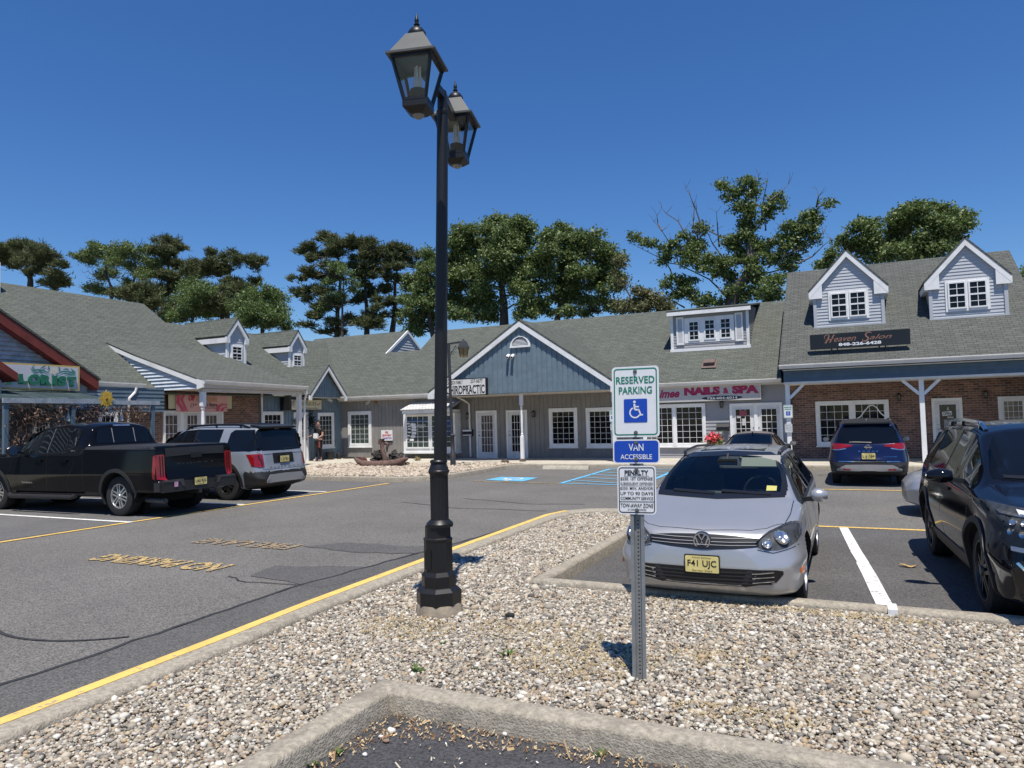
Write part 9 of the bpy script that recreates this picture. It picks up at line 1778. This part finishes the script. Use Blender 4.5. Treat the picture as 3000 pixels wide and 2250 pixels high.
E_ = [(0, 1), (1, 2), (2, 3), (3, 4), (4, 5), (5, 6), (6, 7), (7, 8), (3, 9), (9, 10), (10, 11), (11, 12), (3, 13), (13, 14), (14, 15), (15, 16), (0, 17), (17, 18), (18, 19), (19, 20), (20, 21), (0, 22), (22, 23), (23, 24), (24, 25), (25, 26)]
body = skin('body', B, E_, M_skin, pr_)
def grow(lim, ex): return [(x, y, z, *(r+ex for r in rr)) for x, y, z, *rr in lim]
shirt = skin('shirt', grow([B[0], B[1], B[2], B[3], (-.005, 0, 1.385, .075, .068), B[9], (.0, .21, 1.20, .055), B[13], (.04, -.20, 1.22, .055)], .016), [(0, 1), (1, 2), (2, 3), (3, 4), (3, 5), (5, 6), (3, 7), (7, 8)], M_cloth, pr_)
pants = skin('trousers', grow([(0, 0, .97, .13, .12), B[0], B[17], B[18], (-.015, .10, .16, .055), B[22], B[23], (.06, -.10, .16, .055)], .016), [(0, 1), (1, 2), (2, 3), (3, 4), (1, 5), (5, 6), (6, 7)], M_cloth, pr_)
for x0, y in ((-.02, .10), (.06, -.10)): skin('shoe', [(x0-.03, y, .05, .045), (x0+.08, y, .045, .048), (x0+.18, y, .035, .036)], [(0, 1), (1, 2)], M_shoe, pr_)
hair = skin('hair', [(-.03, 0, 1.56, .075, .085), (-.01, 0, 1.66, .088, .09), (.04, 0, 1.70, .07, .075), (-.05, 0, 1.72, .075), (-.07, 0, 1.80, .06)], [(0, 1), (1, 2), (1, 3), (3, 4)], M_hair, pr_)
mb = MB()
for sy in (-1, 1): mb.lathe([(.028, -.006), (.032, 0), (.028, .006), (.024, 0), (.028, -.006)], 14, (.118, sy*.038, 1.605), (1, 0, 0)); mb.bar((.115, sy*.068, 1.607), (.02, sy*.085, 1.607), .006, .008)
mb.bar((.118, -.012, 1.607), (.118, .012, 1.607), .005, .006); mb.build('glasses', mat('red glasses', (.25, .03, .03), .4), pr_, local=True)
mb = MB(); mb.lathe([(.0, .03), (.012, .02), (.016, 0), (.012, -.02)], 10, (.118, 0, 1.575), (.9, 0, -.3)); mb.lathe([(0, .008), (.022, .004), (.024, 0)], 10, (.112, 0, 1.535), (1, 0, 0))
for sy in (-1, 1): mb.lathe([(0, .012), (.02, .01), (.026, 0), (.02, -.01)], 8, (.03, sy*.083, 1.59), (0, sy, 0))
mb.build('face', M_skin, pr_, smooth=True, local=True)
for hx, hy, hz, sgn in ((.34, .17, 1.03, -1), (.45, -.11, 1.08, 1)):      # palm, four fingers of different lengths and a thumb
    N = [(hx, hy, hz, .024, .016), (hx+.07, hy+.008*sgn, hz-.005, .034, .013)]; Ed = [(0, 1)]
    for i, (dy, ln) in enumerate(((-.028, .060), (-.009, .072), (.010, .068), (.028, .052))):
        k = len(N); N += [(hx+.08, hy+dy, hz-.006, .009), (hx+.08+ln*.55, hy+dy*1.15, hz-.014, .0085), (hx+.08+ln, hy+dy*1.2, hz-.034, .007)]; Ed += [(1, k), (k, k+1), (k+1, k+2)]
    k = len(N); N += [(hx+.03, hy+.030*sgn, hz, .011), (hx+.065, hy+.052*sgn, hz-.01, .009)]; Ed += [(0, k), (k, k+1)]
    skin('hand', N, Ed, M_skin, pr_, 1)
pm = thing('papers', 'white papers held in the hand of the person in black', 'papers', gq, R_(-90)); mb = MB(); mb.obox((.40, .19, 1.09), (.055, .02, .02), (-.03, .09, 0), (-.004, 0, .10)); mb.build('sheets', M_sheet, pm, local=True)
bg_ = thing('handbag', 'red bag hanging beside the legs of the person in black', 'bag', gq, R_(-90)); mb = MB(); mb.obox((.22, .20, .72), (.04, 0, 0), (0, .03, 0), (0, 0, .13)); mb.build('bag_body', mat('dull red bag', (.30, .07, .07), .7), bg_, local=True); mb = MB(); mb.tube([(.13, .22, .90), (.20, .22, 1.0), (.28, .20, 1.01), (.21, .22, .90)], .008, 5); mb.build('handle', M_black, bg_, local=True)
